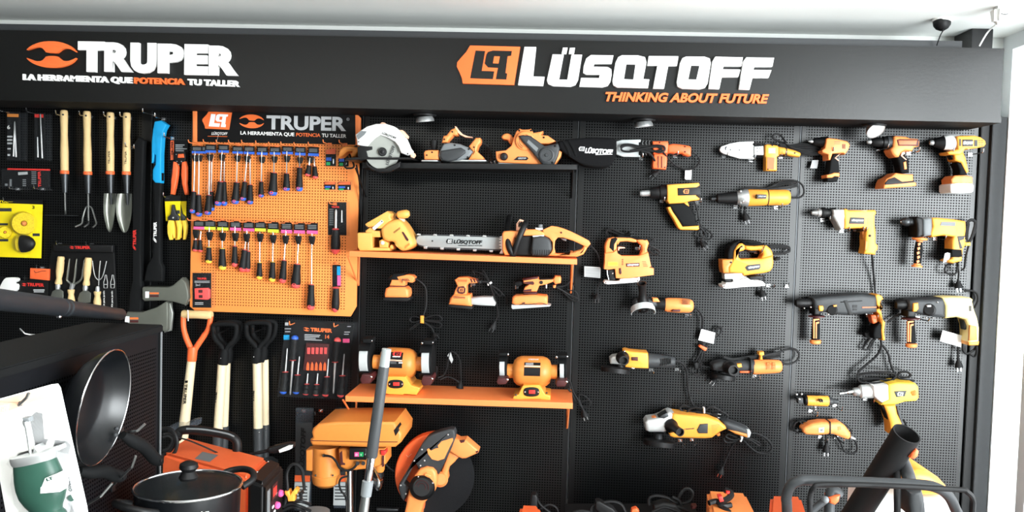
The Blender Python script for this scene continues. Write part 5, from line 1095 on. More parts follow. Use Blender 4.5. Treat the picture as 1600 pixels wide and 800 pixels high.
t.slab('body', [(1132, 152), (1170, 150), (1300, 162), (1396, 178), (1400, 240), (1392, 300), (1400, 360), (1376, 400), (1370, 470), (1366, 490), (1300, 508), (1250, 490), (1290, 470), (1290, 330), (1304, 300), (1220, 290), (1130, 304), (1120, 270), (1140, 220)], .03, .1, 'amber', .012)
t.slab('name_plate', [(1206, 184), (1315, 186), (1312, 216), (1196, 212)], .099, .102, 'mid_grey', 0); t.slab('grip', [(1286, 396), (1366, 400), (1370, 456), (1340, 462), (1288, 460)], .03, .102, 'soft_black', .004); t.slab('trigger', [(1284, 330), (1304, 318), (1302, 390), (1286, 388)], .05, .08, 'black', .005)
t.slab('grip_edge', [(1330, 296), (1392, 292), (1380, 320), (1350, 330), (1372, 390), (1350, 395)], .095, .1018, 'dark_grey', .002); t.slabs('vent', [rect(1326, 228+i*12, 1370, 232+i*12) for i in range(5)], .099, .1012, 'amber_dark', 0)
sh = t.lathe('side_handle', (1036, 300, .07), (1012, 536, .07), [(0, 30), (.04, 56), (.1, 54), (.13, 24), (.2, 22), (.5, 30), (.8, 26), (.93, 26), (.95, 40), (1, 38)], 'orange', 24)
t.lathe('side_grip', (1030, 340, .07), (1016, 508, .07), [(0, 24), (.4, 32), (.75, 29), (1, 28)], 'soft_black', 20, sh)
t.slabs('grip_mark', [[(1022+dx, 352+i*34), (1040+dx, 345+i*34), (1044+dx, 360+i*34), (1026+dx, 372+i*34)] for i, dx in ((0, 0), (1, -4), (2, -8), (3, -6), (4, -10))], .105, .1105, 'orange', 0, par=sh)
for k in range(3): t.cord([(1400, 190+k*8, .05), (1430, 165+k*5, .05), (1465, 172+k*6, .05), (1478-k*8, 220, .05), (1450-k*6, 300, .05), (1420-k*4, 345, .05), (1398+k*4, 300, .05), (1396+k*8, 240, .05), (1420, 190+k*6, .05)], .0038)
t.slab('cable_tie', [(1392, 346), (1432, 342), (1434, 370), (1396, 370)], .04, .06, 'yellow', .003)
t.cord([(1300, 505, .05), (1250, 520, .04), (1230, 560, .04), (1260, 590, .04), (1310, 590, .04), (1330, 550, .04), (1328, 480, .04)], .0042); t.cord([(1420, 360, .05), (1395, 460, .04), (1385, 540, .03), (1360, 560, .03)], .004); t.cord([(1330, 500, .05), (1340, 570, .03), (1338, 620, .03), (1335, 640, .03)], .0036, plug=((1334, 630), (1340, 700), .03))
t.slab('tag', [(1232, 430), (1252, 422), (1286, 430), (1260, 490), (1216, 506)], .09, .0906, 'light_grey', 0)
for x, y in ((272, 160), (420, 245), (528, 242), (552, 244), (952, 222), (1150, 308)): hook(x+2, y+8, .1)
# ------------------------------------------------------------------ jigsaws
crop('C3')
t = T('jigsaw', 'orange jigsaw with black inset handle and yellow label', 'jigsaw', (300, 560, .05))
t.slab('lower_body', [(126, 330), (124, 400), (118, 452), (150, 458), (205, 450), (212, 524), (300, 526), (508, 498), (508, 446), (470, 440), (488, 432), (470, 350), (465, 320), (420, 340), (390, 348), (260, 350), (226, 330), (218, 300), (190, 322)], .02, .095, 'orange', .012)
t.slab('front_post', [(132, 250), (150, 214), (196, 202), (252, 212), (222, 240), (218, 300), (190, 325), (128, 332), (126, 280)], .02, .093, 'orange', .01)
t.slab('top_handle', [(190, 206), (250, 206), (330, 208), (372, 222), (376, 242), (350, 244), (300, 236), (245, 238), (228, 262), (216, 250)], .025, .09, 'orange', .01); t.slab('rear_post', [(366, 226), (420, 214), (460, 226), (472, 250), (456, 300), (470, 360), (430, 372), (402, 340), (418, 300), (412, 270)], .025, .09, 'orange', .01)
t.slab('side_grip', [(176, 214), (210, 205), (226, 216), (200, 260), (196, 318), (160, 285), (166, 240)], .085, .0955, 'soft_black', .004); t.slab('top_grip', [(200, 202), (240, 190), (330, 196), (400, 206), (450, 222), (440, 232), (395, 222), (330, 210), (230, 208)], .03, .088, 'soft_black', .006)
t.slab('trigger', [(228, 284), (236, 278), (282, 282), (284, 290), (240, 292), (236, 308), (228, 306)], .04, .07, 'peach', .002)
t.slab('label', rect(150, 396, 228, 426), .094, .0962, 'yellow', 0); t.slab('label', rect(155, 402, 223, 420), .096, .0968, 'lime', 0); t.slab('name_plate', [(290, 408), (396, 404), (396, 432), (292, 434)], .094, .0965, 'maroon', .001); t.text('print', 'LÜSQTOFF', (302, 426), (390, 424), 12, .0968, 'letter_white', bold=.03)
t.slabs('vent', [[(258+o, 376+i*13), (270+o, 374+i*13), (270+o, 380+i*13), (258+o, 382+i*13)] for i, o in ((0, 0), (1, 0), (2, 0), (3, 0))]+[rect(416+i*3, 392+i*12, 446+i*5, 395+i*12) for i in range(4)], .094, .0962, 'maroon', 0)
t.slab('orbit_lever', [(238, 446), (252, 444), (258, 484), (246, 496), (238, 484)], .09, .1, 'maroon', .003)
sole = t.slab('sole', [(118, 556), (128, 544), (200, 548), (240, 545), (245, 530), (380, 520), (396, 512), (400, 535), (386, 556), (150, 572), (122, 566)], .02, .1, 'letter_white', .003)
t.slab('blade_guard', [(140, 460), (205, 456), (208, 540), (158, 540), (150, 500)], .03, .08, 'black', .003); t.tube('guard_wire', [(142, 462, .095), (146, 500, .097), (156, 536, .097)], .002, 'chrome', sm=3); t.spheres('screw', [(136, 558, .101), (186, 486, .08), (384, 540, .101)], .004, 'chrome')
t.cord([(470, 265, .05), (520, 290, .04), (556, 320, .04), (540, 340, .04), (500, 330, .04), (470, 295, .05), (500, 280, .04), (545, 310, .035)], .0036); t.cord([(140, 190, .03), (140, 155, .03), (175, 138, .03), (240, 165, .03), (300, 188, .03), (240, 184, .03), (180, 160, .03), (150, 150, .03)], .0036, plug=None)
t.cord([(280, 176, .03), (310, 182, .03)], .004, plug=((290, 186), (322, 180), .04)); t.cord([(460, 240, .04), (490, 212, .03), (512, 225, .03), (505, 242, .03), (470, 236, .04)], .003)
t = T('jigsaw', 'yellow jigsaw with a black front and white sole plate', 'jigsaw', (1230, 600, .05))
t.slab('front_grip', [(1086, 330), (1100, 280), (1130, 248), (1180, 228), (1260, 226), (1340, 238), (1380, 262), (1340, 268), (1220, 268), (1190, 250), (1160, 270), (1136, 310), (1128, 372), (1086, 376)], .02, .092, 'soft_black', .012)
t.slab('body', [(1130, 374), (1136, 310), (1160, 268), (1178, 252), (1200, 250), (1222, 268), (1225, 296), (1210, 308), (1168, 318), (1172, 362), (1192, 376), (1350, 370), (1440, 345), (1446, 400), (1440, 440), (1420, 470), (1380, 482), (1210, 506), (1200, 486), (1100, 482), (1095, 440)], .02, .1, 'amber', .012)
t.slab('front_cover', [(1040, 378), (1126, 372), (1132, 400), (1100, 440), (1100, 484), (1050, 484), (1042, 440)], .02, .098, 'amber_dark', .008)
t.slab('handle', [(1222, 268), (1300, 272), (1360, 266), (1392, 268), (1420, 292), (1436, 318), (1444, 350), (1400, 372), (1345, 372), (1362, 340), (1362, 318), (1345, 306), (1270, 308), (1225, 298)], .025, .092, 'amber', .01)
t.slab('trigger', [(1236, 312), (1300, 310), (1320, 322), (1260, 324)], .04, .07, 'black', .003); t.slab('name_plate', [(1222, 440), (1242, 422), (1340, 412), (1342, 440), (1330, 454), (1246, 466), (1238, 464)], .098, .1025, 'dark_grey', .001); t.text('print', 'LÜSQTOFF', (1248, 448), (1334, 438), 13, .1028, 'letter_white', bold=.03)
t.slabs('vent', [rect(1392, 404+i*13, 1426, 407+i*13, -.05) for i in range(4)], .099, .1012, 'amber_dark', 0); t.spheres('screw', [(1196, 276, .101), (1112, 400, .1)], .004, 'dark_grey')
t.slab('sole', [(1044, 578), (1070, 572), (1070, 560), (1120, 556), (1240, 520), (1262, 536), (1360, 548), (1382, 570), (1380, 584), (1200, 594), (1072, 606), (1050, 600)], .015, .105, 'letter_white', .003)
t.slab('sole_bracket', [(1060, 488), (1200, 484), (1215, 510), (1240, 512), (1140, 550), (1120, 530), (1062, 532)], .03, .09, 'cast_alu', .004); t.slab('blade_guard', [(1062, 530), (1120, 530), (1130, 566), (1072, 572)], .03, .085, 'black', .002); t.slab('lever', [(1250, 516), (1320, 502), (1366, 508), (1362, 530), (1270, 536)], .04, .108, 'black', .003)
t.spheres('screw', [(1060, 586, .106), (1092, 588, .106), (1130, 545, .092)], .004, 'chrome'); t.tube('strap', [(1382, 250, .095), (1362, 300, .098), (1350, 330, .095)], .0016, 'rubber', sm=2)
for k in range(3): t.cord([(1410, 275+k*8, .05), (1480, 265+k*9, .04), (1560, 275+k*9, .035), (1565, 305+k*6, .035), (1500, 328+k*4, .04), (1440, 330+k*3, .05)], .0034)
t.slab('cord_end', [(1450, 370), (1480, 358), (1505, 368), (1490, 384), (1460, 388)], .025, .05, 'rubber', .006); t.cord([(1368, 500, .03), (1366, 560, .03), (1350, 590, .025), (1345, 610, .025)], .003, plug=((1345, 606), (1362, 664), .03))
for x, y in ((372, 284), (1300, 312), (1540, 578), (1395, 572)): hook(x+6, y+8, .105 if x < 1400 else .03)
# ------------------------------------------------------------------ angle grinders
crop('C5'); D = .06
t = T('angle_grinder', 'orange angle grinder with upright black side handle and grey wheel guard', 'angle grinder', (520, 230, .03))
t.lathe('motor_housing', (560, 170, D), (768, 180, D), [(0, 46), (.1, 52), (.5, 54), (.85, 50), (.95, 42), (1, 26)], 'orange', 32); t.slabs('vent', [rect(688, 132+i*10, 745, 135+i*10, .05) for i in range(4)], D+.03, D+.0402*1.0, 'maroon', 0)
t.slab('switch_slot', [(620, 206), (676, 206), (670, 222), (610, 222)], .06, D+.034, 'maroon', .002)
t.lathe('grip_sleeve', (452, 162, D), (588, 170, D), [(0, 30), (.2, 38), (.8, 42), (1, 46)], 'black', 28); t.slab('gear_head', [(330, 160), (350, 136), (420, 120), (455, 130), (500, 140), (505, 180), (450, 200), (420, 180), (340, 186)], .02, .1, 'dark_grey', .012)
t.slab('lock_button', [(468, 120), (508, 122), (524, 150), (472, 150)], .07, .106, 'orange', .004)
t.lathe('side_handle', (398, 150, .09), (390, 10, .13), [(0, 46), (.1, 42), (.2, 30), (.5, 27), (.9, 30), (.97, 34), (.98, 26), (.7, 20)], 'black', 26)
c0 = P(396, 190, .075); R_ = 88*sc(.075); ax = Vector((.10, -.52, -.84)).normalized()
e1 = Vector((1, 0, 0)); e1 = (e1-ax*e1.dot(ax)).normalized(); e2 = ax.cross(e1)
if e2.z < 0: e2 = -e2
bm = bmesh.new(); rows = []                         # half guard: open on the underside
for i in range(29):
    an = math.radians(-18+212*i/28); v = e1*math.cos(an)+e2*math.sin(an)
    rows.append([bm.verts.new(c0+v*R_*k+ax*hh) for k, hh in ((.2, -.001), (1, 0), (1.02, .026), (.97, .026), (.95, .004), (.2, .003))])
for A_, B_ in zip(rows, rows[1:]):
    for k in range(6): bm.faces.new((A_[k], A_[(k+1) % 6], B_[(k+1) % 6], B_[k]))
bm.faces.new(rows[0]); bm.faces.new(rows[-1][::-1]); t.add('wheel_guard', bm, 'light_grey', ang=35)
bm = bmesh.new(); bm_lathe(bm, c0+ax*.006, c0+ax*.02, [(0, R_*.5), (.1, R_*.5), (.1, R_*.45), (.6, R_*.42), (.6, R_*.22), (1, R_*.2), (1, 0)], 36); t.add('disc_flange', bm, 'black')
c = t.cord([(768, 184, .06), (800, 205, .05), (830, 245, .04), (838, 290, .035), (836, 350, .035)], .0048)
t.slab('tag', [(828, 348), (930, 376), (918, 458), (806, 430)], .034, .0346, 'card_white', 0, par=c); t.slab('print', [(850, 378), (878, 386), (870, 434), (842, 426)], .0344, .035, 'grey_print', 0, par=c)
for a in ([(836, 430, .03), (838, 470, .03), (800, 560, .03), (765, 620, .03), (760, 660, .03), (790, 690, .03), (830, 680, .03), (820, 600, .03), (835, 520, .03), (860, 470, .03), (900, 450, .03)], [(850, 440, .03), (842, 500, .03), (820, 580, .03), (790, 620, .03), (800, 640, .03), (845, 560, .03), (848, 500, .03), (880, 460, .03)], [(925, 400, .03), (940, 360, .03), (965, 336, .03), (980, 345, .03), (965, 385, .03), (935, 412, .03)], [(928, 380, .03), (940, 345, .03), (975, 335, .03), (970, 370, .03)]): t.cord(a, .0034)
t.slab('cable_tie', [(808, 478), (820, 466), (872, 490), (862, 510), (850, 510)], .02, .045, 'orange_red', .003)
t.slab('plug_body', [(772, 600), (800, 590), (808, 640), (780, 650)], .03, .05, 'rubber', .005)
def disc_guard(t, x0, x1, y, th, d, tilt=.0):
    """wheel guard seen edge-on: a shallow drum lying flat"""
    cx = (x0+x1)/2; r = (x1-x0)/2
    return t.lathe('wheel_guard', (cx+3, y-th/2, d), (cx-3, y+th/2, d+.004), [(0, r*.55), (.15, r*.9), (.3, r), (1, r*.97), (1, r*.85), (.6, r*.8)], 'black', 44)
def front_handle(t, x, y, d, r, L=.085):
    p = P(x, y, d); v = Vector((.012, -1, .0)).normalized()
    bm = bmesh.new(); k = sc(d)*r
    bm_lathe(bm, p, p+v*L, [(0, k*1.35), (.12, k*1.45), (.2, k*1.1), (.6, k*.92), (.9, k*1.0), (1, k*1.02), (1, k*.7), (.8, k*.66), (.8, 0)], 28); t.add('side_handle', bm, 'black')
t = T('angle_grinder', 'yellow angle grinder with silver head and finned black tail', 'angle grinder', (360, 660, .03))
t.slab('gear_head', [(156, 570), (178, 552), (230, 545), (262, 540), (275, 600), (262, 618), (230, 612), (160, 606)], .025, .095, 'cast_alu', .01); t.slab('body', [(255, 510), (275, 504), (310, 514), (436, 524), (440, 560), (440, 640), (320, 634), (268, 630), (262, 600), (290, 590), (295, 560), (280, 540), (258, 532)], .022, .1, 'amber', .012)
t.slab('switch', [(314, 556), (362, 556), (362, 584), (314, 580)], .095, .105, 'maroon', .003); t.lathe('rear_sleeve', (434, 580, D), (634, 590, D), [(0, 56), (.4, 50), (.5, 46), (.95, 36), (1, 26)], 'dark_grey', 30)
t.slabs('vent', [rect(530+i*14, 570-i*1, 536+i*14, 622-i*3) for i in range(6)], D+.02, D+.0302, 'black', 0); front_handle(t, 246, 556, .09, 34)
disc_guard(t, 88, 304, 648, 46, D); t.lathe('spindle_neck', (232, 600, D), (232, 632, D), [(0, 30), (1, 34)], 'black', 22); t.spheres('screw', [(262, 512, .1), (318, 636, .098), (330, 638, .098)], .004, 'chrome')
t.cord([(630, 580, .06), (670, 592, .05), (705, 625, .04), (722, 680, .03), (728, 760, .03), (734, 810, .03), (748, 868, .03), (770, 915, .03)], .0046)
t = T('angle_grinder', 'orange angle grinder with long vented tail, beside the board seam', 'angle grinder', (1160, 680, .03))
t.slab('gear_head', [(910, 620), (925, 602), (985, 590), (1040, 598), (1072, 620), (1070, 660), (980, 664), (916, 656)], .025, .095, 'dark_grey', .012); t.lathe('grip_sleeve', (1060, 622, D), (1212, 626, D), [(0, 38), (.3, 46), (1, 52)], 'dark_grey', 28)
t.lathe('motor_housing', (1204, 628, D), (1420, 622, D), [(0, 52), (.1, 54), (.7, 50), (.9, 46), (.97, 36), (1, 20)], 'orange', 32); t.slabs('vent', [rect(1310+c_*40, 598+r_*11, 1336+c_*40, 602+r_*11) for c_ in range(2) for r_ in range(5)], D+.025, D+.0385, 'amber_dark', 0)
t.slab('switch', [(1084, 608), (1124, 604), (1128, 630), (1090, 636)], .08, .1, 'amber', .004); t.slab('side_strip', [(1110, 660), (1200, 656), (1196, 674), (1112, 672)], .06, .088, 'orange_red', .003); front_handle(t, 1034, 626, .09, 38)
disc_guard(t, 894, 1076, 700, 44, D); t.lathe('spindle_neck', (984, 660, D), (984, 690, D), [(0, 32), (1, 38)], 'black', 22); strap(t, 1194, 570, 680, .03, .1)
t.slab('clip', [(1252, 520), (1288, 516), (1292, 540), (1276, 546), (1280, 576), (1258, 576), (1262, 546), (1252, 540)], .04, .075, 'amber', .004)
for k in range(3): t.cord([(990, 550+k*5, .05), (1060, 566+k*5, .05), (1160, 552+k*8, .05), (1260, 545+k*6, .05), (1340, 530+k*5, .045), (1400, 520+k*8, .04), (1395, 545+k*4, .04), (1300, 558, .05)], .0034)
t.cord([(1418, 600, .05), (1470, 606, .04), (1530, 580, .03), (1545, 530, .03), (1510, 496, .03), (1450, 500, .03), (1390, 520, .04)], .0042); t.cord([(930, 690, .03), (926, 706, .03)], .003, plug=((940, 700), (915, 735), .035))
for x, y in ((715, 244), (450, 642), (640, 640), (1210, 688)): hook(x+6, y+6, .1)
# ------------------------------------------------------------------ large angle grinder
crop('C7'); D = .075
t = T('angle_grinder', 'largest yellow angle grinder, hanging lowest with two looped cords', 'angle grinder', (600, 500, .04))
t.slab('gear_head', [(160, 350), (182, 320), (260, 308), (310, 290), (350, 262), (385, 250), (420, 262), (415, 330), (380, 420), (330, 436), (200, 434), (168, 420)], .03, .115, 'cast_alu', .014)
t.slab('gear_cover', [(280, 300), (320, 272), (356, 255), (372, 290), (330, 310)], .06, .118, 'dark_steel', .004); t.slab('spindle_lock', [(222, 306), (250, 296), (278, 302), (276, 314), (226, 318)], .06, .1, 'orange', .003)
t.slab('body', [(405, 264), (440, 268), (720, 298), (820, 328), (880, 378), (890, 404), (830, 432), (760, 484), (700, 490), (420, 484), (380, 470), (372, 440), (400, 400), (396, 330)], .028, .12, 'amber', .02)
t.slab('rear_handle', [(850, 336), (900, 332), (985, 360), (1080, 398), (1104, 420), (1106, 456), (1080, 486), (980, 452), (900, 420), (868, 390)], .04, .105, 'dark_grey', .014); t.slab('handle_underside', [(900, 410), (990, 424), (1070, 446), (1080, 480), (1060, 478), (960, 446)], .05, .108, 'amber_dark', .006); t.slab('handle_end', [(1066, 404), (1096, 410), (1110, 440), (1096, 480), (1070, 484)], .045, .108, 'light_grey', .006)
t.slab('switch_panel', [(624, 412), (652, 360), (722, 356), (720, 442), (640, 442)], .118, .125, 'dark_grey', .003); t.text('print', 'LÜSQTOFF', (510, 408), (600, 402), 10, .1205, 'dark_grey', bold=.02)
t.slabs('vent', [rect(754, 368+i*14, 826-i*8, 371+i*14, -.08) for i in range(6)], .118, .1212, 'amber_dark', 0); t.slab('trigger', [(790, 450), (830, 436), (832, 462), (812, 470)], .05, .09, 'amber_dark', .004)
p = P(395, 370, .11); v = (P(474, 432, .2)-p); bm = bmesh.new(); k = sc(.12); bm_lathe(bm, p, p+v, [(0, 66*k), (.08, 66*k), (.2, 44*k), (.5, 36*k), (.9, 36*k), (1, 38*k), (1, 30*k), (.85, 28*k), (.85, 0)], 30); t.add('side_handle', bm, 'black')
disc_guard(t, 140, 432, 520, 60, D); t.lathe('spindle_neck', (276, 434, D), (276, 500, D), [(0, 44), (.3, 36), (1, 40)], 'dark_steel', 24); t.slab('guard_lug', [(356, 452), (400, 440), (412, 470), (370, 480)], .06, .115, 'black', .004)
t.cord([(1108, 440, .07), (1160, 444, .06), (1230, 480, .05), (1285, 540, .04), (1285, 590, .04), (1230, 622, .04), (1150, 606, .04), (1080, 550, .05), (1030, 500, .06), (960, 470, .07), (890, 450, .07), (862, 485, .07), (880, 520, .07), (940, 520, .07), (1020, 490, .07)], .0044)
t.cord([(1020, 490, .06), (970, 510, .05), (930, 560, .04), (890, 650, .03), (862, 720, .03), (850, 750, .03)], .0042, plug=((852, 740), (830, 800), .035)); t.cord([(1020, 480, .07), (1100, 500, .07), (1170, 545, .06), (1180, 530, .06), (1100, 490, .07), (1010, 470, .075), (930, 440, .08), (880, 470, .08), (950, 500, .08), (1015, 485, .08)], .0042)
t.slab('cable_tie', [(1010, 458), (1028, 452), (1038, 480), (1022, 520), (1006, 516), (1018, 490)], .06, .09, 'letter_white', .003)
t.cord([(620, 200, .05), (560, 210, .05), (500, 190, .05), (472, 215, .05), (500, 245, .05), (570, 250, .05), (680, 240, .06), (740, 205, .06), (790, 215, .06), (840, 245, .05), (890, 275, .05), (890, 305, .05), (840, 322, .06), (800, 300, .06), (760, 270, .06)], .0042, plug=None)
t.cord([(690, 240, .06), (620, 210, .06), (550, 230, .06), (540, 262, .06), (600, 268, .06), (680, 255, .06), (760, 268, .06)], .0042, plug=((740, 268), (800, 280), .06)); t.slab('cable_tie', [(682, 216), (696, 214), (698, 262), (684, 264)], .05, .078, 'letter_white', .003)
for x, y in ((468, 496), (572, 490)): hook(x+4, y+6, .12)
# ------------------------------------------------------------------ rotary hammers
crop('C6'); D = .07
def side_grip(t, x0, y0, x1, y1, d, fl):
    sh = t.lathe('side_handle', (x0, y0, d), (x1, y1, d), [(0, 30), (.1, 28), (.12, 24), (.3, 26), (.6, 30), (.85, 30), (1, 30)], 'soft_black', 22)
    t.lathe('handle_flange', (x0-1, y0+10, d), (x0-1, y0+26, d), [(0, 40), (.3, fl), (.8, fl), (1, 40)], 'maroon', 26, sh); t.lathe('handle_foot', (x1, y1-22, d), (x1, y1+10, d), [(0, 30), (.2, 40), (.8, 38), (1, 30)], 'orange', 26, sh)
    k = d+28*sc(d)
    t.slabs('grip_mark', [[(x0-22, y0+40), (x0+22, y0+36), (x0+22, y0+46), (x0-12, y0+52), (x0-14, y1-30), (x0-22, y1-30)], [(x0-4, y0+64), (x0+22, y0+58), (x0+20, y0+70), (x0+4, y0+76), (x0+2, y1-30), (x0-6, y1-30)]], k-.008, k+.0025, 'orange', 0, par=sh)
t = T('rotary_hammer', 'black rotary hammer with yellow back grip and orange trigger', 'rotary hammer', (480, 250, .05))
t.lathe('chuck', (104, 158, D), (250, 156, D), [(0, 16), (.05, 26), (.3, 34), (.35, 32), (.5, 36), (.55, 32), (.8, 34), (1, 40)], 'black', 28)
t.slab('body', [(240, 124), (330, 112), (460, 104), (600, 92), (700, 104), (712, 130), (712, 226), (640, 240), (500, 250), (400, 242), (330, 226), (290, 240), (250, 200)], .025, .11, 'dark_grey', .014)
t.slabs('body_rib', [[(462, 140), (490, 138), (530, 240), (500, 244)], [(440, 148), (600, 138), (600, 146), (440, 156)]], .105, .1125, 'black', .002); t.slab('stripe', [(600, 186), (704, 184), (704, 192), (600, 194)], .108, .112, 'orange_red', 0)
t.slab('front_clamp', [(280, 178), (312, 178), (318, 200), (310, 218), (284, 218)], .08, .118, 'amber', .004); t.lathe('mode_dial', (378, 210, .108), (378, 210, .12), [(0, 38), (.6, 36), (.8, 30), (1, 30)], 'black', 28); t.slab('mode_mark', [(388, 174), (412, 172), (412, 184), (390, 186)], .108, .122, 'amber', .001)
t.slabs('name_plate', [rect(530, 172, 562, 192), rect(532, 200, 560, 212)], .108, .1122, 'black', 0)
t.slab('rear_frame', [(696, 100), (720, 94), (748, 108), (756, 130), (738, 140), (742, 220), (752, 280), (770, 300), (762, 370), (770, 430), (748, 434), (740, 360), (744, 320), (724, 240), (704, 222), (704, 206), (730, 196), (706, 170)], .03, .105, 'amber', .008); t.slab('rear_grip', [(692, 340), (730, 300), (748, 330), (748, 420), (690, 424), (680, 390)], .035, .1, 'soft_black', .008)
t.slab('trigger', [(664, 250), (690, 244), (704, 250), (712, 300), (684, 312), (674, 300)], .05, .09, 'orange_red', .005); side_grip(t, 262, 236, 254, 448, .075, 58)
t.slab('side_neck', [(248, 196), (296, 196), (290, 246), (246, 246)], .04, .11, 'black', .006); t.spheres('bolt', [(172, 196, .11), (220, 188, .11), (350, 240, .112), (628, 240, .112)], .004, 'chrome')
t.cord([(735, 428, .06), (738, 480, .05), (700, 550, .04), (620, 620, .04), (570, 670, .05), (575, 730, .06), (640, 745, .07), (760, 742, .07), (830, 715, .07), (840, 680, .07), (760, 668, .07), (660, 672, .06), (590, 680, .05), (580, 700, .05)], .0048)
t.cord([(750, 470, .03), (790, 530, .03), (810, 610, .03), (850, 690, .04), (920, 705, .05), (955, 690, .05), (930, 665, .05), (880, 668, .05), (860, 700, .05), (900, 722, .055), (980, 728, .055), (900, 734, .06), (800, 728, .06), (700, 712, .06), (600, 716, .06)], .0046)
t.cord([(690, 370, .03), (640, 440, .03), (612, 480, .03), (610, 500, .03), (650, 490, .03), (690, 420, .03), (660, 450, .03), (640, 500, .03)], .004); t.slab('plug_body', [(616, 380), (660, 366), (680, 390), (660, 420), (620, 410)], .03, .055, 'rubber', .006)
t = T('rotary_hammer', 'yellow rotary hammer coloured as washed out by daylight, with black front, nearest the door', 'rotary hammer', (1200, 270, .05))
t.lathe('chuck', (840, 170, D), (962, 166, D), [(0, 18), (.05, 30), (.4, 38), (.5, 34), (1, 40)], 'black', 28)
t.slab('front_body', [(946, 140), (1010, 130), (1100, 130), (1200, 120), (1216, 150), (1216, 268), (1140, 262), (1060, 250), (1000, 236), (950, 212)], .025, .11, 'dark_grey', .014); t.slab('front_clamp', [(976, 160), (1012, 156), (1016, 200), (1000, 220), (974, 222)], .08, .118, 'amber', .004)
t.lathe('mode_dial', (1090, 208, .108), (1090, 208, .122), [(0, 46), (.6, 44), (.8, 34), (1, 32)], 'black', 28); t.slab('mode_mark', [(1076, 174), (1106, 172), (1108, 186), (1078, 188)], .11, .124, 'grey_print', .001); t.spheres('bolt', [(1152, 152, .111), (1068, 264, .1), (1120, 266, .1)], .004, 'chrome')
t.slab('body', [(1186, 118), (1260, 114), (1400, 120), (1418, 132), (1414, 150), (1424, 200), (1450, 270), (1464, 340), (1462, 440), (1450, 466), (1384, 466), (1378, 440), (1386, 400), (1384, 330), (1366, 280), (1300, 262), (1212, 272), (1214, 180)], .03, .112, 'overexposed_yellow', .014)
t.slab('handle_insert', [(1390, 320), (1440, 330), (1446, 430), (1384, 436)], .105, .1145, 'amber_dark', .003); t.slab('foot', [(1380, 444), (1462, 440), (1456, 468), (1384, 470)], .03, .114, 'amber', .004); t.slab('trigger', [(1344, 284), (1372, 290), (1380, 350), (1356, 356)], .05, .09, 'dark_grey', .005); t.slab('vent', rect(1386, 178, 1402, 218), .11, .1135, 'dark_grey', 0)
side_grip(t, 956, 252, 960, 474, .075, 64); t.slab('side_neck', [(936, 214), (996, 214), (988, 262), (932, 262)], .04, .11, 'black', .006)
t.cord([(1356, 340, .05), (1340, 420, .04), (1340, 500, .04), (1370, 530, .04), (1420, 500, .04), (1432, 480, .05)], .0046); t.cord([(1380, 520, .04), (1420, 550, .04), (1440, 520, .05), (1440, 470, .06)], .0046); t.cord([(1350, 60+10, .03), (1400, 66, .03), (1442, 90, .03), (1448, 140, .03), (1426, 190, .05)], .0042)
t.cord([(1305, 480, .03), (1304, 560, .03), (1306, 590, .03)], .004, plug=((1304, 560), (1310, 632), .035)); t.slab('tag', [(1190, 358), (1332, 396), (1326, 482), (1170, 438)], .05, .0506, 'card_white', 0)
t.cord([(780, 300, .03), (840, 258, .03), (890, 236, .03)], .0042)
for x, y in ((640, 244), (1005, 262)): hook(x, y+6, .11)
# ------------------------------------------------------------------ electric impact wrench, air motor, mini drill
crop('C8'); D = .08
t = T('impact_wrench', 'yellow electric impact wrench with white hammer case above the black chute', 'impact wrench', (600, 380, .05))
t.lathe('anvil', (338, 184, D), (412, 172, D), [(0, 8), (.3, 9), (.35, 6), (.55, 6), (.6, 10), (1, 11)], 'chrome', 14); t.lathe('drive_collar', (408, 174, D), (446, 174, D), [(0, 16), (.2, 22), (.8, 24), (1, 24)], 'silver', 22); t.lathe('hammer_case', (440, 172, D), (524, 170, D), [(0, 26), (.1, 34), (.8, 36), (1, 32)], 'cast_alu', 28)
t.slab('gear_case', [(516, 142), (540, 146), (600, 136), (604, 222), (570, 240), (540, 216), (520, 196)], .03, .12, 'letter_white', .012)
t.slab('body', [(596, 136), (640, 126), (736, 130), (752, 150), (754, 206), (740, 222), (680, 226), (640, 240), (560, 244), (572, 226), (598, 214)], .03, .125, 'yellow', .016); t.slab('badge', [(624, 172), (690, 168), (680, 198), (636, 202)], .122, .1275, 'dark_grey', .002); logo(t, 640, 176, 32, 20, .128, 'letter_white', 'dark_grey')
t.lathe('brush_cap', (722, 178, .12), (722, 178, .13), [(0, 18), (.5, 16), (.6, 10), (1, 9)], 'amber_dark', 20)
t.slab('handle', [(574, 244), (634, 240), (644, 290), (668, 340), (650, 380), (610, 400), (606, 340), (590, 290)], .04, .115, 'amber', .012); t.slab('grip_back', [(636, 250), (650, 262), (672, 330), (660, 350), (646, 300)], .045, .11, 'dark_grey', .005); t.slab('trigger', [(560, 250), (580, 256), (600, 300), (592, 320), (574, 280)], .06, .1, 'black', .004)
t.cord([(672, 320, .05), (684, 348, .04), (660, 372, .04)], .004)
t = T('air_motor', 'short yellow air motor tool with dark fittings, above the mini drill', 'air tool', (230, 260, .04)); D = .05
t.lathe('body', (164, 219, D), (280, 222, D), [(0, 22), (.04, 26), (.96, 27), (1, 24)], 'amber', 26); t.lathe('front_cap', (150, 219, D), (168, 219, D), [(0, 10), (.4, 24), (1, 26)], 'black', 22); t.slab('front_clamp', [(120, 208), (150, 206), (152, 234), (126, 236)], .035, .065, 'dark_grey', .003); t.spheres('wing_bolt', [(116, 188, .05), (142, 186, .05), (130, 212, .066)], .005, 'silver')
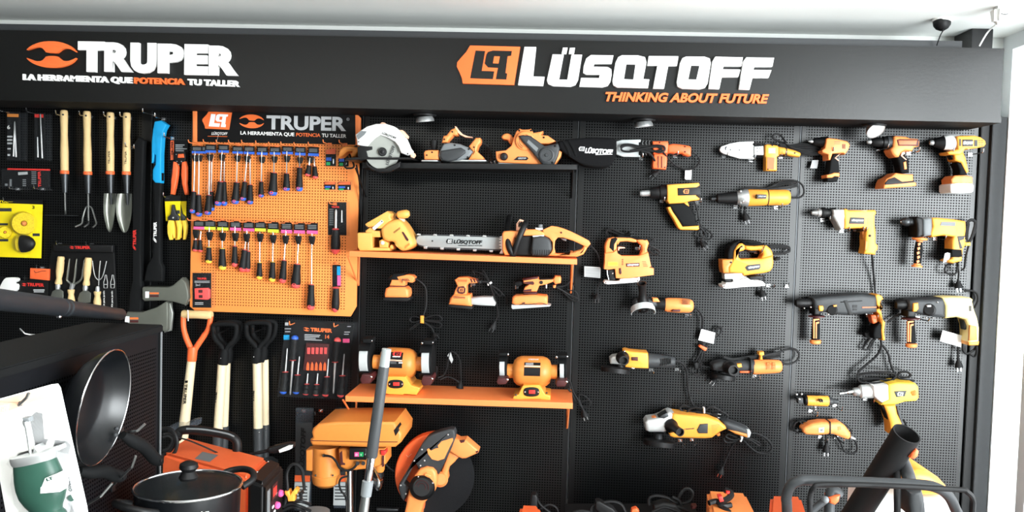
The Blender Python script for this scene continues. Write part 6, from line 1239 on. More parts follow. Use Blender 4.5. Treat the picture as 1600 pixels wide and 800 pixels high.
t.lathe('hose_tail', (278, 222, D), (332, 226, D), [(0, 24), (.2, 20), (.4, 20), (.5, 15), (1, 12)], 'dark_grey', 20); t.slabs('vent', [rect(240, 216, 244, 230), rect(250, 216, 254, 230)], D+.02, D+.0475, 'dark_grey', 0); t.spheres('valve', [(212, 254, .05), (212, 264, .05)], .006, 'silver'); t.tube('lever', [(188, 266, .05), (212, 262, .055), (226, 256, .05)], .003, 'dark_steel', sm=2)
t = T('mini_drill', 'small orange rotary tool with an angled tail, below the air motor', 'rotary tool', (250, 400, .04))
t.lathe('nose', (128, 376, D), (160, 374, D), [(0, 8), (.3, 12), (1, 16)], 'black', 18); t.slab('body', [(150, 370), (160, 358), (200, 340), (250, 332), (300, 334), (345, 332), (372, 352), (400, 390), (402, 410), (390, 424), (360, 414), (310, 396), (230, 402), (170, 400), (152, 388)], .025, .085, 'orange', .016)
strap(t, 292, 332, 400, .02, .088, None, 6); t.slab('badge', [(232, 362), (260, 360), (258, 386), (232, 386)], .083, .0875, 'letter_white', .001); t.slab('badge_mark', [(238, 368), (254, 366), (252, 380), (240, 380)], .086, .0882, 'mid_grey', 0)
t.slab('tail_label', [(330, 356), (346, 354), (348, 372), (332, 374)], .083, .0865, 'amber_dark', 0); t.lathe('cord_boot', (396, 410, .05), (420, 420, .05), [(0, 10), (1, 6)], 'silver', 12)
t.cord([(400, 412, .05), (425, 440, .04), (428, 480, .03), (400, 496, .03), (365, 482, .03), (345, 440, .03), (325, 410, .04), (316, 402, .05)], .004); t.cord([(150, 376, .03), (120, 386, .03), (100, 365, .03), (112, 335, .03), (150, 326, .03), (190, 340, .03)], .0036); t.cord([(130, 330, .04), (160, 345, .04), (200, 352, .04)], .003); t.cord([(200, 340, .03), (230, 322, .03), (262, 330, .03)], .003)
t.cord([(268, 400, .03), (272, 440, .03)], .004, plug=((272, 430), (270, 488), .035)); t.cord([(370, 345, .03), (398, 370, .03), (400, 395, .03)], .003)
for x, y in ((470, 206), (556, 236), (184, 268), (310, 240), (235, 404), (318, 406)): hook(x+2, y+4, .1)
# ------------------------------------------------------------------ under the fascia and on the ceiling
def spot(x, y, lab, tilt):
    crop('PX'); z = 2.044; p = P(x, y, .14); p.z = z
    t = T('spotlight', lab, 'spotlight', p, 'spotlights under the sign board', world=True)
    bm = bmesh.new(); bm_lathe(bm, p, p+Vector((0, 0, -.006)), [(0, .046), (1, .044), (1, .03)], 28); t.add('bezel', bm, 'black')
    ax = Vector(tilt).normalized(); q = p+Vector((0, 0, -.012))
    bm = bmesh.new(); bm_lathe(bm, q-ax*.004, q+ax*.016, [(0, .03), (.5, .036), (1, .037), (1, .033), (.9, .032)], 28); t.add('lamp_head', bm, 'silver')
    bm = bmesh.new(); bm_lathe(bm, q+ax*.013, q+ax*.015, [(0, .032), (1, .032)], 28); t.add('lens', bm, 'lamp_face')
spot(664, 171, 'small spotlight under the sign board above the belt sander', (.1, .1, -1)); spot(1006, 178, 'small spotlight under the sign board above the orange pipe welder', (.1, .05, -1)); spot(1366, 189, 'swivelled spotlight with a white face under the sign board, above the drills', (.3, -.75, -.75))
crop('D5')
p = PZ(265, 108, 2.424); t = T('security_camera', 'black dome security camera on the ceiling with a thin black cable', 'camera', p, world=True)
bm = bmesh.new(); bm_lathe(bm, p, p+Vector((0, 0, -.012)), [(0, .036), (.7, .036), (1, .032)], 28); t.add('base', bm, 'white')
bm = bmesh.new(); bm_lathe(bm, p+Vector((-.004, -.004, -.01)), p+Vector((-.004, -.01, -.044)), [(0, .031), (.4, .03), (.75, .022), (1, .008), (1.02, 0)], 26); t.add('dome', bm, 'black')
bm = bmesh.new(); bm_tube(bm, catmull([p+Vector((0, -.004, -.042)), P(268, 172, .33), P(250, 205, .3), P(232, 258, .27)], 6), .0022, 6); t.add('cable', bm, 'black')
p = PZ(596, 40, 2.424); t = T('motion_sensor', 'white motion sensor with white cable in the ceiling corner above the door', 'sensor', p, world=True)
bm = bmesh.new(); vs = box(bm, p+Vector((-.03, -.03, -.062)), p+Vector((.03, .03, 0)))
for v in vs:
    if v.co.z < p.z-.03: v.co.y += (p.y-v.co.y)*.35; v.co.x += (p.x-v.co.x)*.2
bmesh.ops.bevel(bm, geom=bm.edges[:], offset=.012, segments=3, affect='EDGES'); t.add('housing', bm, 'white')
bm = bmesh.new(); bm_tube(bm, [p+Vector((-.012, -.0285, -.03)), p+Vector((0, -.0295, -.032)), p+Vector((.012, -.0285, -.03))], .0015, 6); t.add('slot', bm, 'dark_grey')
bm = bmesh.new(); bm_tube(bm, catmull([p+Vector((-.012, .005, -.06)), P(530, 172, .28), P(500, 215, .27), P(474, 262, .26)], 5), .0028, 6); t.add('cable', bm, 'white')
crop('PX'); a, b = P(1518, 56, .12), P(1551, 72, .12)
struct('trim_7', (a.x, -.12, 2.33), (b.x, .03, 2.424), 'black_metal', None, .002)
# ------------------------------------------------------------------ low plinth along the foot of the wall
def cuboid(name, lab, cat, lo, hi, m, part='body', bev=.004):
    t = T(name, lab, cat, ((lo[0]+hi[0])/2, (lo[1]+hi[1])/2, lo[2]), world=True)
    bm = bmesh.new(); box(bm, lo, hi); bmesh.ops.bevel(bm, geom=bm.edges[:], offset=bev, segments=2, affect='EDGES'); t.add(part, bm, m); return t
cuboid('display_plinth', 'low black plinth along the foot of the pegboard wall', 'plinth', (-1.5, -.62, 0), (1.5, -.006, .2), 'black_metal')
# ------------------------------------------------------------------ gondola with pans
crop('PX')
g0 = P(252, 507, 1.3); XG, ZG = g0.x, g0.z; YG = -1.3
t = T('gondola', 'black perforated gondola end with a flat top, hung with frying pans', 'gondola', (XG-.09, -2.1, 0), world=True)
bm = bmesh.new(); box(bm, (XG-.17, -3.1, .05), (XG, YG-.012, ZG-.018)); t.add('panel', bm, 'peg_black_near')
bm = bmesh.new(); box(bm, (XG-.2, -3.12, ZG-.02), (XG+.006, YG, ZG)); bmesh.ops.bevel(bm, geom=bm.edges[:], offset=.003, segments=2, affect='EDGES'); t.add('top_board', bm, 'soft_black')
bm = bmesh.new(); box(bm, (XG-.18, YG-.014, 0), (XG+.003, YG-.004, ZG-.019)); t.add('end_post', bm, 'black_metal')
bm = bmesh.new(); box(bm, (XG+.003, YG-.010, 0), (XG+.0055, YG-.004, ZG-.019)); t.add('edge_strip', bm, 'mid_grey')
bm = bmesh.new(); box(bm, (XG-.22, -3.1, 0), (XG+.03, YG, .05)); t.add('base', bm, 'black_metal')
crop('A6')
def pan(lab, cx, cy, X, rpx, ax, h1, h2, rv):
    c = PX(cx, cy, X); D_ = c.y+DW; R = rpx*D_/F/CR[2]; a = Vector(ax).normalized(); dp_ = .05
    t = T('frying_pan', lab, 'frying pan', c, world=True)
    bm = bmesh.new(); bm_lathe(bm, c-a*dp_, c, [(0, 0), (0, R*.70), (.08, R*.75), (.5, R*.9), (1, R), (1, R*.982), (.5, R*.875), (.14, R*.74), (.06, R*.68), (.06, 0)], 64); t.add('bowl', bm, 'pan_coat', ang=50)
    e1 = a.orthogonal().normalized(); e2 = a.cross(e1)
    bm = bmesh.new(); bm_tube(bm, [c+(e1*math.cos(2*PI*i/64)+e2*math.sin(2*PI*i/64))*R*.993 for i in range(64)], .0017, 6, True); t.add('rim', bm, 'chrome')
    p1, p2 = PX(h1[0], h1[1], X-.008), PX(h2[0], h2[1], X+.012); m_ = (p1+p2)/2+a*.004
    bm = bmesh.new(); L_ = catmull([p1, p1+(p2-p1)*.2+a*.004, m_+Vector((0, 0, .006)), p1+(p2-p1)*.8, p2], 5); n = len(L_)
    bm_tube(bm, L_, [.009+.006*min(1, i/5) if i < n-3 else .015-.002*(i-n+4) for i in range(n)], 14); h_ = t.add('handle', bm, 'soft_black')
    bm = bmesh.new(); bm_tube(bm, [L_[-5]+a*.0125, L_[-5]+a*.0165], .006, 10); t.add('hang_hole', bm, 'black', h_)
    for x, y in rv:
        q = PX(x, y, X-.014); bm = bmesh.new(); bmesh.ops.create_icosphere(bm, subdivisions=2, radius=.0055, matrix=Matrix.Translation(q)); t.add('rivet', bm, 'dark_grey')
    return t
pan('front frying pan on the gondola, its black inside and bright rim facing out', 437, 363, XG+.095, 252, (.92, .07, -.12), (512, 478), (668, 594), [(486, 452), (481, 478)])
pan('second frying pan nested behind the front pan, with only its handle clear', 402, 400, XG+.056, 246, (.94, .07, -.1), (330, 628), (514, 652), [])
def rod(pts, lab):
    t = T('long_hook', lab, 'hook', pts[0], 'long steel hooks of the gondola', world=True)
    bm = bmesh.new(); bm_tube(bm, pts, .0028, 7); t.add('wire', bm, 'steel')
    bm = bmesh.new(); p = pts[0]; box(bm, p+Vector((0, -.008, -.014)), p+Vector((.003, .008, .014))); t.add('back_plate', bm, 'dark_steel')
rod([PX(505, 470, XG), PX(572, 462, XG+.16), PX(605, 432, XG+.175)], 'steel hook above the front pan handle')
rod([PX(470, 690, XG), PX(550, 612, XG+.17), PX(566, 566, XG+.18)], 'steel hook through the end of the second pan handle')
rod([PX(330, 790, XG), PX(420, 735, XG+.12), PX(468, 680, XG+.14)], 'empty steel hook below the pan handles')
# black tube lying on the gondola
crop('A5')
a, b = P(1010, 402, 1.255), P(470, 330, 1.72); c = b+(b-a)*1.3
a.z = ZG+.0175
t = T('blower_tube', 'long black plastic tube lying across the top of the gondola', 'tube', a, world=True)
L_ = (c-a).length
bm = bmesh.new(); bm_lathe(bm, a, c, [(0, 0), (.0, .012), (.01, .0165), (.36, .018), (.37, .0205), (.385, .0205), (.39, .0175), (.395, .0205), (.41, .0205), (.415, .0175), (.42, .021), (.7, .021), (1, .023)], 28); t.add('tube', bm, 'tube_black', ang=25)
bm = bmesh.new(); bmesh.ops.create_icosphere(bm, subdivisions=2, radius=.006, matrix=Matrix.Translation(a+(c-a)*.42+Vector((0, 0, -.022)))); t.add('bolt', bm, 'chrome')
crop('A5'); t = T('peg_hook', 'long bright steel hook sticking out over the gondola, below the black tube', 'hook', (240, 545, 1.0))
t.tube('wire', [(150, 560, 0), (310, 557, .9), (308, 554, 1.0), (210, 542, 1.0), (165, 500, 1.0)], .0028, 'chrome', sm=0)
# ------------------------------------------------------------------ mate gourd blister, hung from a long hook
crop('D7'); MD = 2.15
t = T('mate_gourd_pack', 'white hanging blister card with a green mate gourd and metal straw', 'mate gourd', (250, 900, MD))
t.slab('card', [(-90, 150), (300, 42), (338, 38), (354, 62), (420, 360), (512, 770), (530, 900), (500, 930), (70, 1010)], MD-.004, MD, 'card_white', .002)
t.slab('card_band', [(-86, 158), (330, 44), (346, 70), (352, 108), (200, 140), (-70, 246)], MD-.002, MD+.0006, 'peach', .0002)
logo(t, -14, 172, 66, 46, MD+.0008, 'letter_white', 'peach', -.2)
G = MD+.03
t.lathe('gourd', (203, 486, G), (290, 830, G), [(0, 130), (.04, 134), (.12, 140), (.3, 152), (.45, 156), (.6, 150), (.74, 128), (.84, 104), (.9, 98), (.95, 112), (1, 116), (1.01, 0)], 'mate_green', 48, squash=.62)
t.lathe('metal_rim', (196, 452, G), (208, 502, G), [(0, 120), (0, 142), (.2, 148), (.7, 146), (1, 138)], 'silver', 48, squash=.62)
t.lathe('straw', (150, 250, G), (186, 480, G), [(0, 12), (.02, 18), (.12, 18), (.2, 10), (1, 9)], 'silver', 16); t.slab('straw_tip', [(128, 240), (172, 236), (176, 262), (134, 268)], G-.006, G+.006, 'mid_grey', .003)
t.slab('funnel', [(180, 470), (200, 408), (236, 444), (340, 410), (346, 436), (200, 490)], G-.03, G-.004, 'silver', .004)
t.slab('print', [(248, 650), (268, 600), (340, 574), (362, 640), (356, 680), (240, 690), (228, 662)], G, G+156*.62*sc(G)*.93, 'letter_white', 0); t.text('print', 'LT', (280, 616), (318, 604), 18, G+156*.62*sc(G)*.935, 'mate_green', bold=.04)
t.text('print', 'COLOR', (432, 676), (412, 594), 18, MD+.001, 'mid_grey'); t.lathe('colour_dot', (426, 716, MD), (426, 716, MD+.0008), [(0, 21), (1, 21)], 'mate_green', 28)
t.slab('blister', [(112, 262), (150, 226), (190, 236), (204, 390), (340, 404), (366, 430), (350, 480), (404, 600), (396, 690), (360, 760), (404, 790), (410, 930), (170, 980), (150, 880), (70, 760), (48, 640), (62, 560), (24, 520), (44, 478), (150, 450)], MD, MD+.03, 'blister', .008)
hp = P(124, 154, MD); t.lathe('hang_hole', (124, 154, MD+.0002), (124, 154, MD+.001), [(0, 15), (1, 15)], 'dark_grey', 18)
rod([Vector((XG, hp.y+.002, hp.z+.002)), hp+Vector((0, .002, .002)), hp+Vector((.004, -.012, 0)), P(160, 118, MD+.03), P(172, 92, MD+.03)], 'steel hook carrying the green mate gourd card')
# ------------------------------------------------------------------ welding machine on its stand
crop('D1'); ZW = .85
a, b, c = PZ(430, 245, ZW), PZ(1030, 400, ZW), PZ(880, 545, ZW); e_ = a+(c-b)
def prism(t, name, quad, h, m, bev=.006, par=None):
    bm = bmesh.new(); vs = [bm.verts.new(p) for p in quad]; f = bm.faces.new(vs); r = bmesh.ops.extrude_face_region(bm, geom=[f])
    for v in [q for q in r['geom'] if isinstance(q, bmesh.types.BMVert)]: v.co.z -= h
    if bev: bmesh.ops.bevel(bm, geom=bm.edges[:], offset=bev, segments=3, affect='EDGES', clamp_overlap=True)
    return t.add(name, bm, m, par)
wx = [p.x for p in (a, b, c, e_)]; wy = [p.y for p in (a, b, c, e_)]
cuboid('display_stand', 'black stand under the orange welding machine', 'stand', (min(wx), min(wy), 0), (max(wx)+.08, max(wy), ZW-.301), 'black_metal')
t = T('welding_machine', 'orange inverter welding machine with black front panel and carrying handle', 'welding machine', ((a+c)/2-Vector((0, 0, .3))), world=True)
prism(t, 'case', [a, b, c, e_], .3, 'orange_red', .012)
u = (b-a).normalized(); ext = u*.075
b2, c2 = b+ext+Vector((0, 0, -.006)), c+ext+Vector((0, 0, -.006)); w_ = (b-c).normalized()
prism(t, 'front_panel', [b+w_*.006, b2+w_*.002, c2-w_*.002, c-w_*.006], .296, 'black', .014)
nrm = Vector((u.x, u.y, 0)).normalized()
def Q(s, v, k=0): return c2+(b2-c2)*s+Vector((0, 0, -v))+nrm*k
def plate(name, s0, s1, v0, v1, m, k=.002, sl=0):
    bm = bmesh.new(); q = [Q(s0, v0, -.002), Q(s1, v0+sl, -.002), Q(s1, v1+sl, -.002), Q(s0, v1, -.002)]; vs = [bm.verts.new(p) for p in q]; f = bm.faces.new(vs); r = bmesh.ops.extrude_face_region(bm, geom=[f])
    for v in [z for z in r['geom'] if isinstance(z, bmesh.types.BMVert)]: v.co += nrm*(k+.002)
    return t.add(name, bm, m)
plate('side_trim', .12, .26, .03, .29, 'mid_grey'); plate('display', .36, .62, .03, .075, 'maroon', .003); plate('display_face', .4, .58, .04, .066, 'red', .0036)
for s, v in ((.42, .13), (.6, .105), (.78, .08)):
    bm = bmesh.new(); q = Q(s, v); bm_lathe(bm, q, q+nrm*.012, [(0, .011), (.7, .011), (1, .008)], 20); t.add('knob', bm, 'pink')
for s, v in ((.42, .098), (.58, .07), (.5, .118)): plate('indicator', s-.04, s+.04, v-.004, v+.003, 'letter_white', .003)
for s in (.35, .7):
    bm = bmesh.new(); q = Q(s, .22); bm_lathe(bm, q, q+nrm*.04, [(0, .022), (.3, .022), (.3, .016), (1, .014)], 20); t.add('socket', bm, 'black')
t.tube('handle', [(360, 262, .82), (376, 214, .8), (430, 196, .8), (560, 204, .8), (720, 232, .8), (786, 262, .8), (804, 310, .8), (796, 392, .8)], .0145, 'black', n=12)
t.tube('handle_trim', [(430, 188, .815), (560, 194, .815), (720, 222, .815), (780, 246, .815)], .003, 'mid_grey', n=6)
bm = bmesh.new(); q = [PZ(x, y, ZW+.0006) for x, y in ((490, 408), (548, 356), (664, 382), (600, 432))]; bm.faces.new([bm.verts.new(p) for p in q]); t.add('sticker', bm, 'mid_grey')
for x, y in ((1032, 432), (952, 508)):
    bm = bmesh.new(); bmesh.ops.create_icosphere(bm, subdivisions=2, radius=.004, matrix=Matrix.Translation(PZ(x, y, ZW-.004))); t.add('screw', bm, 'chrome')
t.cord([(250, 190, .84), (310, 190, .85), (352, 240, .86), (360, 310, .86), (330, 380, .86), (270, 410, .86), (255, 380, .85), (310, 350, .85), (340, 290, .85), (320, 230, .84), (262, 230, .84)], .006, name='welding_cable'); t.cord([(260, 250, .85), (300, 240, .85), (330, 270, .85), (300, 330, .85), (260, 350, .85)], .006, name='welding_cable')
t.cord([(360, 250, .86), (450, 275, .86), (560, 320, .85), (660, 366, .83)], .0026, name='welding_cable')
t.cord([(1150, 760, .95), (1172, 640, .95), (1168, 520, .95), (1196, 460, .95), (1240, 450, .95), (1280, 490, .95), (1290, 560, .95), (1298, 640, .95)], .005, name='earth_cable')
t.slab('earth_clamp', [(1150, 650), (1180, 646), (1190, 676), (1222, 632), (1244, 640), (1240, 670), (1222, 680), (1222, 722), (1176, 726), (1168, 690), (1152, 672)], .93, .96, 'amber', .004)
t.slab('earth_clamp_jaw', [(1252, 662), (1270, 652), (1286, 670), (1270, 690), (1272, 720), (1262, 720)], .935, .955, 'black', .003)
for aa in ([(1140, 760, .95), (1200, 740, .95), (1270, 760, .95), (1340, 790, .9)], [(1140, 790, .95), (1200, 765, .95), (1260, 775, .95), (1300, 800, .9)], [(1220, 726, .95), (1280, 724, .95), (1340, 745, .9)]): t.cord(aa, .005, name='earth_cable')
t = T('plastic_bag', 'crumpled clear plastic bag on top of the welding machine behind its handle', 'bag', (380, 200, .7))
t.slab('bag', [(300, 176), (360, 180), (420, 150), (474, 142), (470, 186), (430, 200), (380, 216), (350, 236), (300, 220), (262, 190)], .62, .7, 'poly_bag', .014)
t = T('wire_brush', 'black wire brush with white bristles lying over the back of the welding machine', 'brush', (1040, 350, .74))
t.tube('handle', [(900, 372, .74), (970, 362, .74), (1040, 346, .74), (1090, 332, .74)], [.004]*4+[.006]*6+[.011]*6, 'black', n=10)
t.slab('head', [(1030, 340), (1060, 322), (1180, 296), (1214, 300), (1212, 330), (1180, 350), (1070, 374), (1036, 368)], .72, .75, 'black', .006); t.slab('bristles', [(1104, 346), (1180, 312), (1206, 312), (1202, 334), (1180, 346), (1112, 368)], .735, .758, 'white', .004)
# ------------------------------------------------------------------ pot with glass lid
crop('D1'); pc = P(445, 610, 1.55); R = 390*sc(1.55); up = Vector((0, 0, 1))
cuboid('display_stand', 'black stand under the cooking pot', 'stand', (pc.x-.12, pc.y-.14, 0), (pc.x+.14, pc.y+.15, pc.z-.142), 'black_metal')
t = T('cooking_pot', 'black cooking pot with a steel-rimmed glass lid and round knob', 'pot', pc-up*.14, world=True)
bm = bmesh.new(); bm_lathe(bm, pc-up*.141, pc, [(0, 0), (0, R*.9), (.06, R*.95), (1, R*.985), (1.0, R*.955), (.08, R*.92), (.05, 0)], 56); t.add('body', bm, 'pan_coat', ang=50)
bm = bmesh.new(); bm_tube(bm, [pc+Vector((R*math.cos(2*PI*i/64), R*math.sin(2*PI*i/64), .002)) for i in range(64)], .0032, 8, True); ld = t.add('lid_rim', bm, 'chrome')
bm = bmesh.new(); bm_lathe(bm, pc, pc+up*.022, [(.05, R*.985), (.45, R*.8), (.75, R*.5), (.92, R*.22), (1, R*.05), (1, 0)], 48)
t.add('lid_glass', bm, 'lid_glass', ld, 60)
bm = bmesh.new(); bm_lathe(bm, pc+up*.016, pc+up*.062, [(0, .020), (.15, .023), (.3, .019), (.45, .015), (.55, .019), (.65, .0225), (.85, .021), (.97, .012), (1, 0)], 26); t.add('lid_knob', bm, 'black', ld)
for hd in (Vector((.5, .87, 0)), Vector((-.5, -.87, 0))):
    s_ = hd.cross(up); bz = pc-up*.022
    bm = bmesh.new(); bm_tube(bm, catmull([bz+hd*R*.97+s_*.05, bz+hd*(R+.03)+s_*.05+up*.012, bz+hd*(R+.052)+s_*.02+up*.02, bz+hd*(R+.052)-s_*.02+up*.02, bz+hd*(R+.03)-s_*.05+up*.012, bz+hd*R*.97-s_*.05], 6), .0085, 10); t.add('side_handle', bm, 'black')
mk = pc+Vector((.64, -.77, 0))*R*.985-up*.045; tv = Vector((.77, .64, 0))
bm = bmesh.new()
for (x0, x1, z0_, z1_) in ((-.008, -.005, 0, .02), (-.008, .0, -.002, .002), (.001, .009, .014, .018), (.001, .004, .004, .018), (.007, .010, -.002, .018), (-.009, .009, -.008, -.005)):
    q = [mk+tv*x0+up*z0_, mk+tv*x1+up*z0_, mk+tv*x1+up*z1_, mk+tv*x0+up*z1_]
    bm.faces.new([bm.verts.new(p+Vector((.64, -.77, 0))*.0025) for p in q])
t.add('logo_mark', bm, 'letter_white', smooth=False)
# ------------------------------------------------------------------ drill press
crop('D2'); DP = .25
t = T('drill_press', 'amber bench drill press with a long belt cover and chrome column', 'drill press', (515, 1010, DP))
t.slab('belt_cover', [(238, 300), (258, 285), (250, 250), (258, 222), (300, 186), (420, 176), (640, 174), (826, 178), (842, 204), (878, 256), (872, 318), (832, 352), (640, 348), (256, 340), (240, 318)], .12, .37, 'amber_dark', .018, label='amber belt cover')
t.slabs('cover_seam', [[(246, 302), (660, 312), (660, 316), (246, 306)], [(660, 310), (850, 312), (850, 316), (660, 316)]], .36, .3716, 'maroon', 0)
t.slab('cover_badge', [(822, 234), (846, 206), (860, 236), (834, 274)], .30, .372, 'black', .002)
t.lathe('motor', (352, 342, DP), (354, 618, DP), [(0, 96), (.7, 97), (.71, 101), (.78, 100), (.92, 92), (1, 62), (1, 0)], 'amber_dark', 40); t.spheres('motor_screw', [(280, 546, DP+.05), (400, 546, DP+.05)], .004, 'dark_grey')
t.slab('capacitor_box', [(212, 372), (258, 364), (264, 374), (264, 512), (252, 520), (212, 514)], DP-.03, DP+.03, 'amber_dark', .006)
t.slab('head', [(436, 366), (520, 352), (764, 358), (766, 470), (690, 486), (620, 500), (560, 512), (490, 512), (452, 490), (440, 440)], DP-.06, DP+.06, 'amber_dark', .01); t.slab('head_recess', [(446, 392), (464, 374), (470, 456), (486, 462), (484, 474), (452, 474)], DP+.05, DP+.062, 'maroon', .001)
sb = t.slab('switch_box', [(514, 354), (634, 356), (630, 440), (512, 438)], DP+.05, DP+.085, 'black', .004)
t.slab('stop_button', rect(550, 386, 580, 416), DP+.08, DP+.09, 'pink', .001, par=sb); t.slab('start_button', rect(582, 386, 610, 416), DP+.08, DP+.09, 'green', .001, par=sb)
t.text('print', 'O', (558, 409), (571, 409), 15, DP+.0902, 'letter_white', sb); t.text('print', 'I', (594, 409), (598, 409), 15, DP+.0902, 'letter_white', sb)
t.lathe('knob', (572, 462, DP+.05), (572, 462, DP+.08), [(0, 12), (1, 14)], 'black', 16); t.lathe('knob', (612, 462, DP+.05), (612, 462, DP+.08), [(0, 12), (1, 14)], 'black', 16)
t.lathe('column', (516, 508, DP), (520, 1000, DP), [(0, 30), (1, 30)], 'chrome', 32); t.lathe('quill', (724, 356, DP+.02), (722, 520, DP+.02), [(0, 42), (.6, 40), (.9, 38), (1, 30)], 'amber_dark', 26)
t.slab('depth_stop', [(730, 374), (766, 372), (768, 396), (756, 410), (734, 404)], DP+.03, DP+.07, 'red', .003); t.slab('depth_slot', [(742, 412), (754, 412), (752, 486), (740, 486)], DP+.05, DP+.066, 'maroon', 0)
t.lathe('chuck', (714, 516, DP+.02), (716, 652, DP+.02), [(0, 30), (.05, 36), (.3, 38), (.32, 34), (.4, 34), (.42, 37), (.6, 36), (.62, 32), (.75, 30), (.95, 18), (1, 8)], 'chrome', 28); t.lathe('chuck_collar', (714, 518, DP+.02), (714, 556, DP+.02), [(0, 34), (.1, 40), (.9, 40), (1, 36)], 'black', 28)
t.lathe('cord_gland', (338, 408, DP+.06), (338, 408, DP+.075), [(0, 12), (1, 9)], 'black', 14)
t.cord([(340, 408, DP+.072), (390, 416, DP+.08), (425, 452, DP+.08), (450, 496, DP+.075), (500, 512, DP+.075), (545, 494, DP+.075), (572, 460, DP+.07)], .0045); t.cord([(500, 552, DP+.03), (460, 565, DP+.04), (444, 600, DP+.04), (456, 650, DP+.03), (486, 690, DP+.02), (500, 760, DP), (505, 830, DP)], .004)
t.lathe('table', (520, 905, DP), (520, 925, DP), [(0, 150), (1, 150)], 'mid_grey', 40); pb = P(520, 1000, DP)
bm = bmesh.new(); box(bm, (pb.x-.11, pb.y-.15, .2), (pb.x+.10, pb.y+.12, .235)); bmesh.ops.bevel(bm, geom=bm.edges[:], offset=.006, segments=2, affect='EDGES'); t.add('base', bm, 'mid_grey')
t.tubes('feed_handle', [[(676, 470, DP+.06), (720, 560, DP+.12), (735, 590, DP+.14)], [(676, 470, DP+.06), (640, 420, DP+.12), (630, 400, DP+.14)]], .004, 'chrome', None, 8, 2)
q = PZ(275, 800, .5); t = T('grey_drum', 'round grey drum with a flat lid beside the drill press', 'drum', (q.x, q.y, .2), world=True)
q = P(275, 800, .45); bm = bmesh.new(); bm_lathe(bm, (q.x, q.y, .2), (q.x, q.y, q.z+.004), [(0, 0), (0, .052), (.94, .052), (.95, .055), (1, .055), (1, 0)], 36); t.add('body', bm, 'mid_grey')
# ------------------------------------------------------------------ cut-off saw
crop('D3')
t = T('cutoff_saw', 'orange chop saw with black handle and large dark cutting disc', 'cut-off saw', (400, 1020, .2))
t.lathe('cutting_disc', (448, 520, .15), (448, 520, .156), [(0, 314), (1, 314)], 'abrasive', 80)
gd = [(448+316*math.cos(math.radians(a_)), 512+322*math.sin(math.radians(a_))) for a_ in range(135, 281, 6)]
t.slab('disc_guard', gd+[(520, 300), (470, 420), (420, 540), (300, 700)], .145, .2, 'orange_red', .008); t.tubes('guard_mark', [[(224, 354, .2005), (238, 372, .2005), (266, 346, .2005)]], .001, 'peach', None, 5, 0)
t.slab('rear_link', [(500, 470), (560, 320), (640, 370), (612, 398), (606, 408), (560, 450), (546, 500), (552, 540), (530, 590), (490, 610), (462, 606)], .156, .2, 'orange', .01); t.lathe('pivot', (490, 545, .19), (490, 545, .215), [(0, 62), (.6, 60), (.8, 48), (1, 44)], 'orange', 32)
t.slab('spark_guard', [(562, 236), (600, 220), (640, 240), (690, 236), (792, 324), (786, 340), (690, 384), (660, 386), (630, 374), (560, 330)], .15, .215, 'orange', .008); t.slabs('spark_guard_slot', [[(640, 242), (684, 238), (676, 256), (650, 262)], [(764, 326), (786, 322), (786, 334), (770, 340)]], .2, .2165, 'maroon', .001)
t.slab('handle', [(428, 192), (500, 168), (570, 152), (596, 156), (608, 188), (604, 230), (586, 276), (574, 310), (476, 514), (456, 482), (420, 456), (380, 450), (344, 462), (322, 476), (304, 434), (284, 428), (248, 500), (208, 578), (246, 612), (206, 720), (180, 690), (160, 620), (168, 580), (240, 460), (300, 350), (350, 262), (390, 214)], .2, .25, 'dark_grey', .01, label='black handle')
t.slab('handle_opening', [(470, 280), (500, 248), (586, 222), (590, 240), (560, 300), (520, 384), (470, 400), (425, 388), (396, 350), (386, 312), (400, 302), (416, 322), (452, 304), (476, 300)], .245, .2515, 'orange', 0)
t.slab('motor_shell', [(246, 640), (266, 560), (300, 500), (330, 466), (380, 452), (430, 462), (456, 490), (464, 560), (452, 630), (430, 664), (390, 704), (360, 740), (340, 800), (330, 1000), (190, 1000), (210, 800)], .19, .27, 'orange', .012)
mt_ = t.lathe('motor_cap', (350, 604, .262), (346, 606, .292), [(0, 104), (.5, 100), (.8, 84), (1, 70), (1, 0)], 'black', 40); t.tubes('vent', [[(346+r_*math.cos(k*PI/8), 606+r_*math.sin(k*PI/8), .2925) for k in range(17)] for r_ in (30, 52)], .0012, 'maroon', mt_, 5, 0)
t.slab('cap_lug', [(362, 504), (380, 498), (414, 514), (416, 528), (396, 534), (366, 520)], .26, .28, 'orange', .004)
t.spheres('bolt', [(550, 196, .251), (286, 400, .251), (366, 398, .251), (334, 438, .251), (318, 526, .275), (430, 574, .275), (180, 592, .251), (220, 658, .251), (346, 312, .251)], .0038, 'silver')
t.slab('vise_bar', [(-10, 772), (80, 776), (160, 780), (160, 796), (80, 798), (-10, 792)], .2, .22, 'dark_steel', .003)
t.slab('stand_post', [(280, 700), (372, 720), (350, 1000), (240, 1000)], .12, .2, 'orange_red', .008); bm = bmesh.new(); q = P(320, 1000, .2); box(bm, (q.x-.10, -.36, .2), (q.x+.16, -.06, .235)); t.add('base', bm, 'black')
t.cord([(60, 425, .25), (90, 455, .24), (125, 480, .22)], .003)
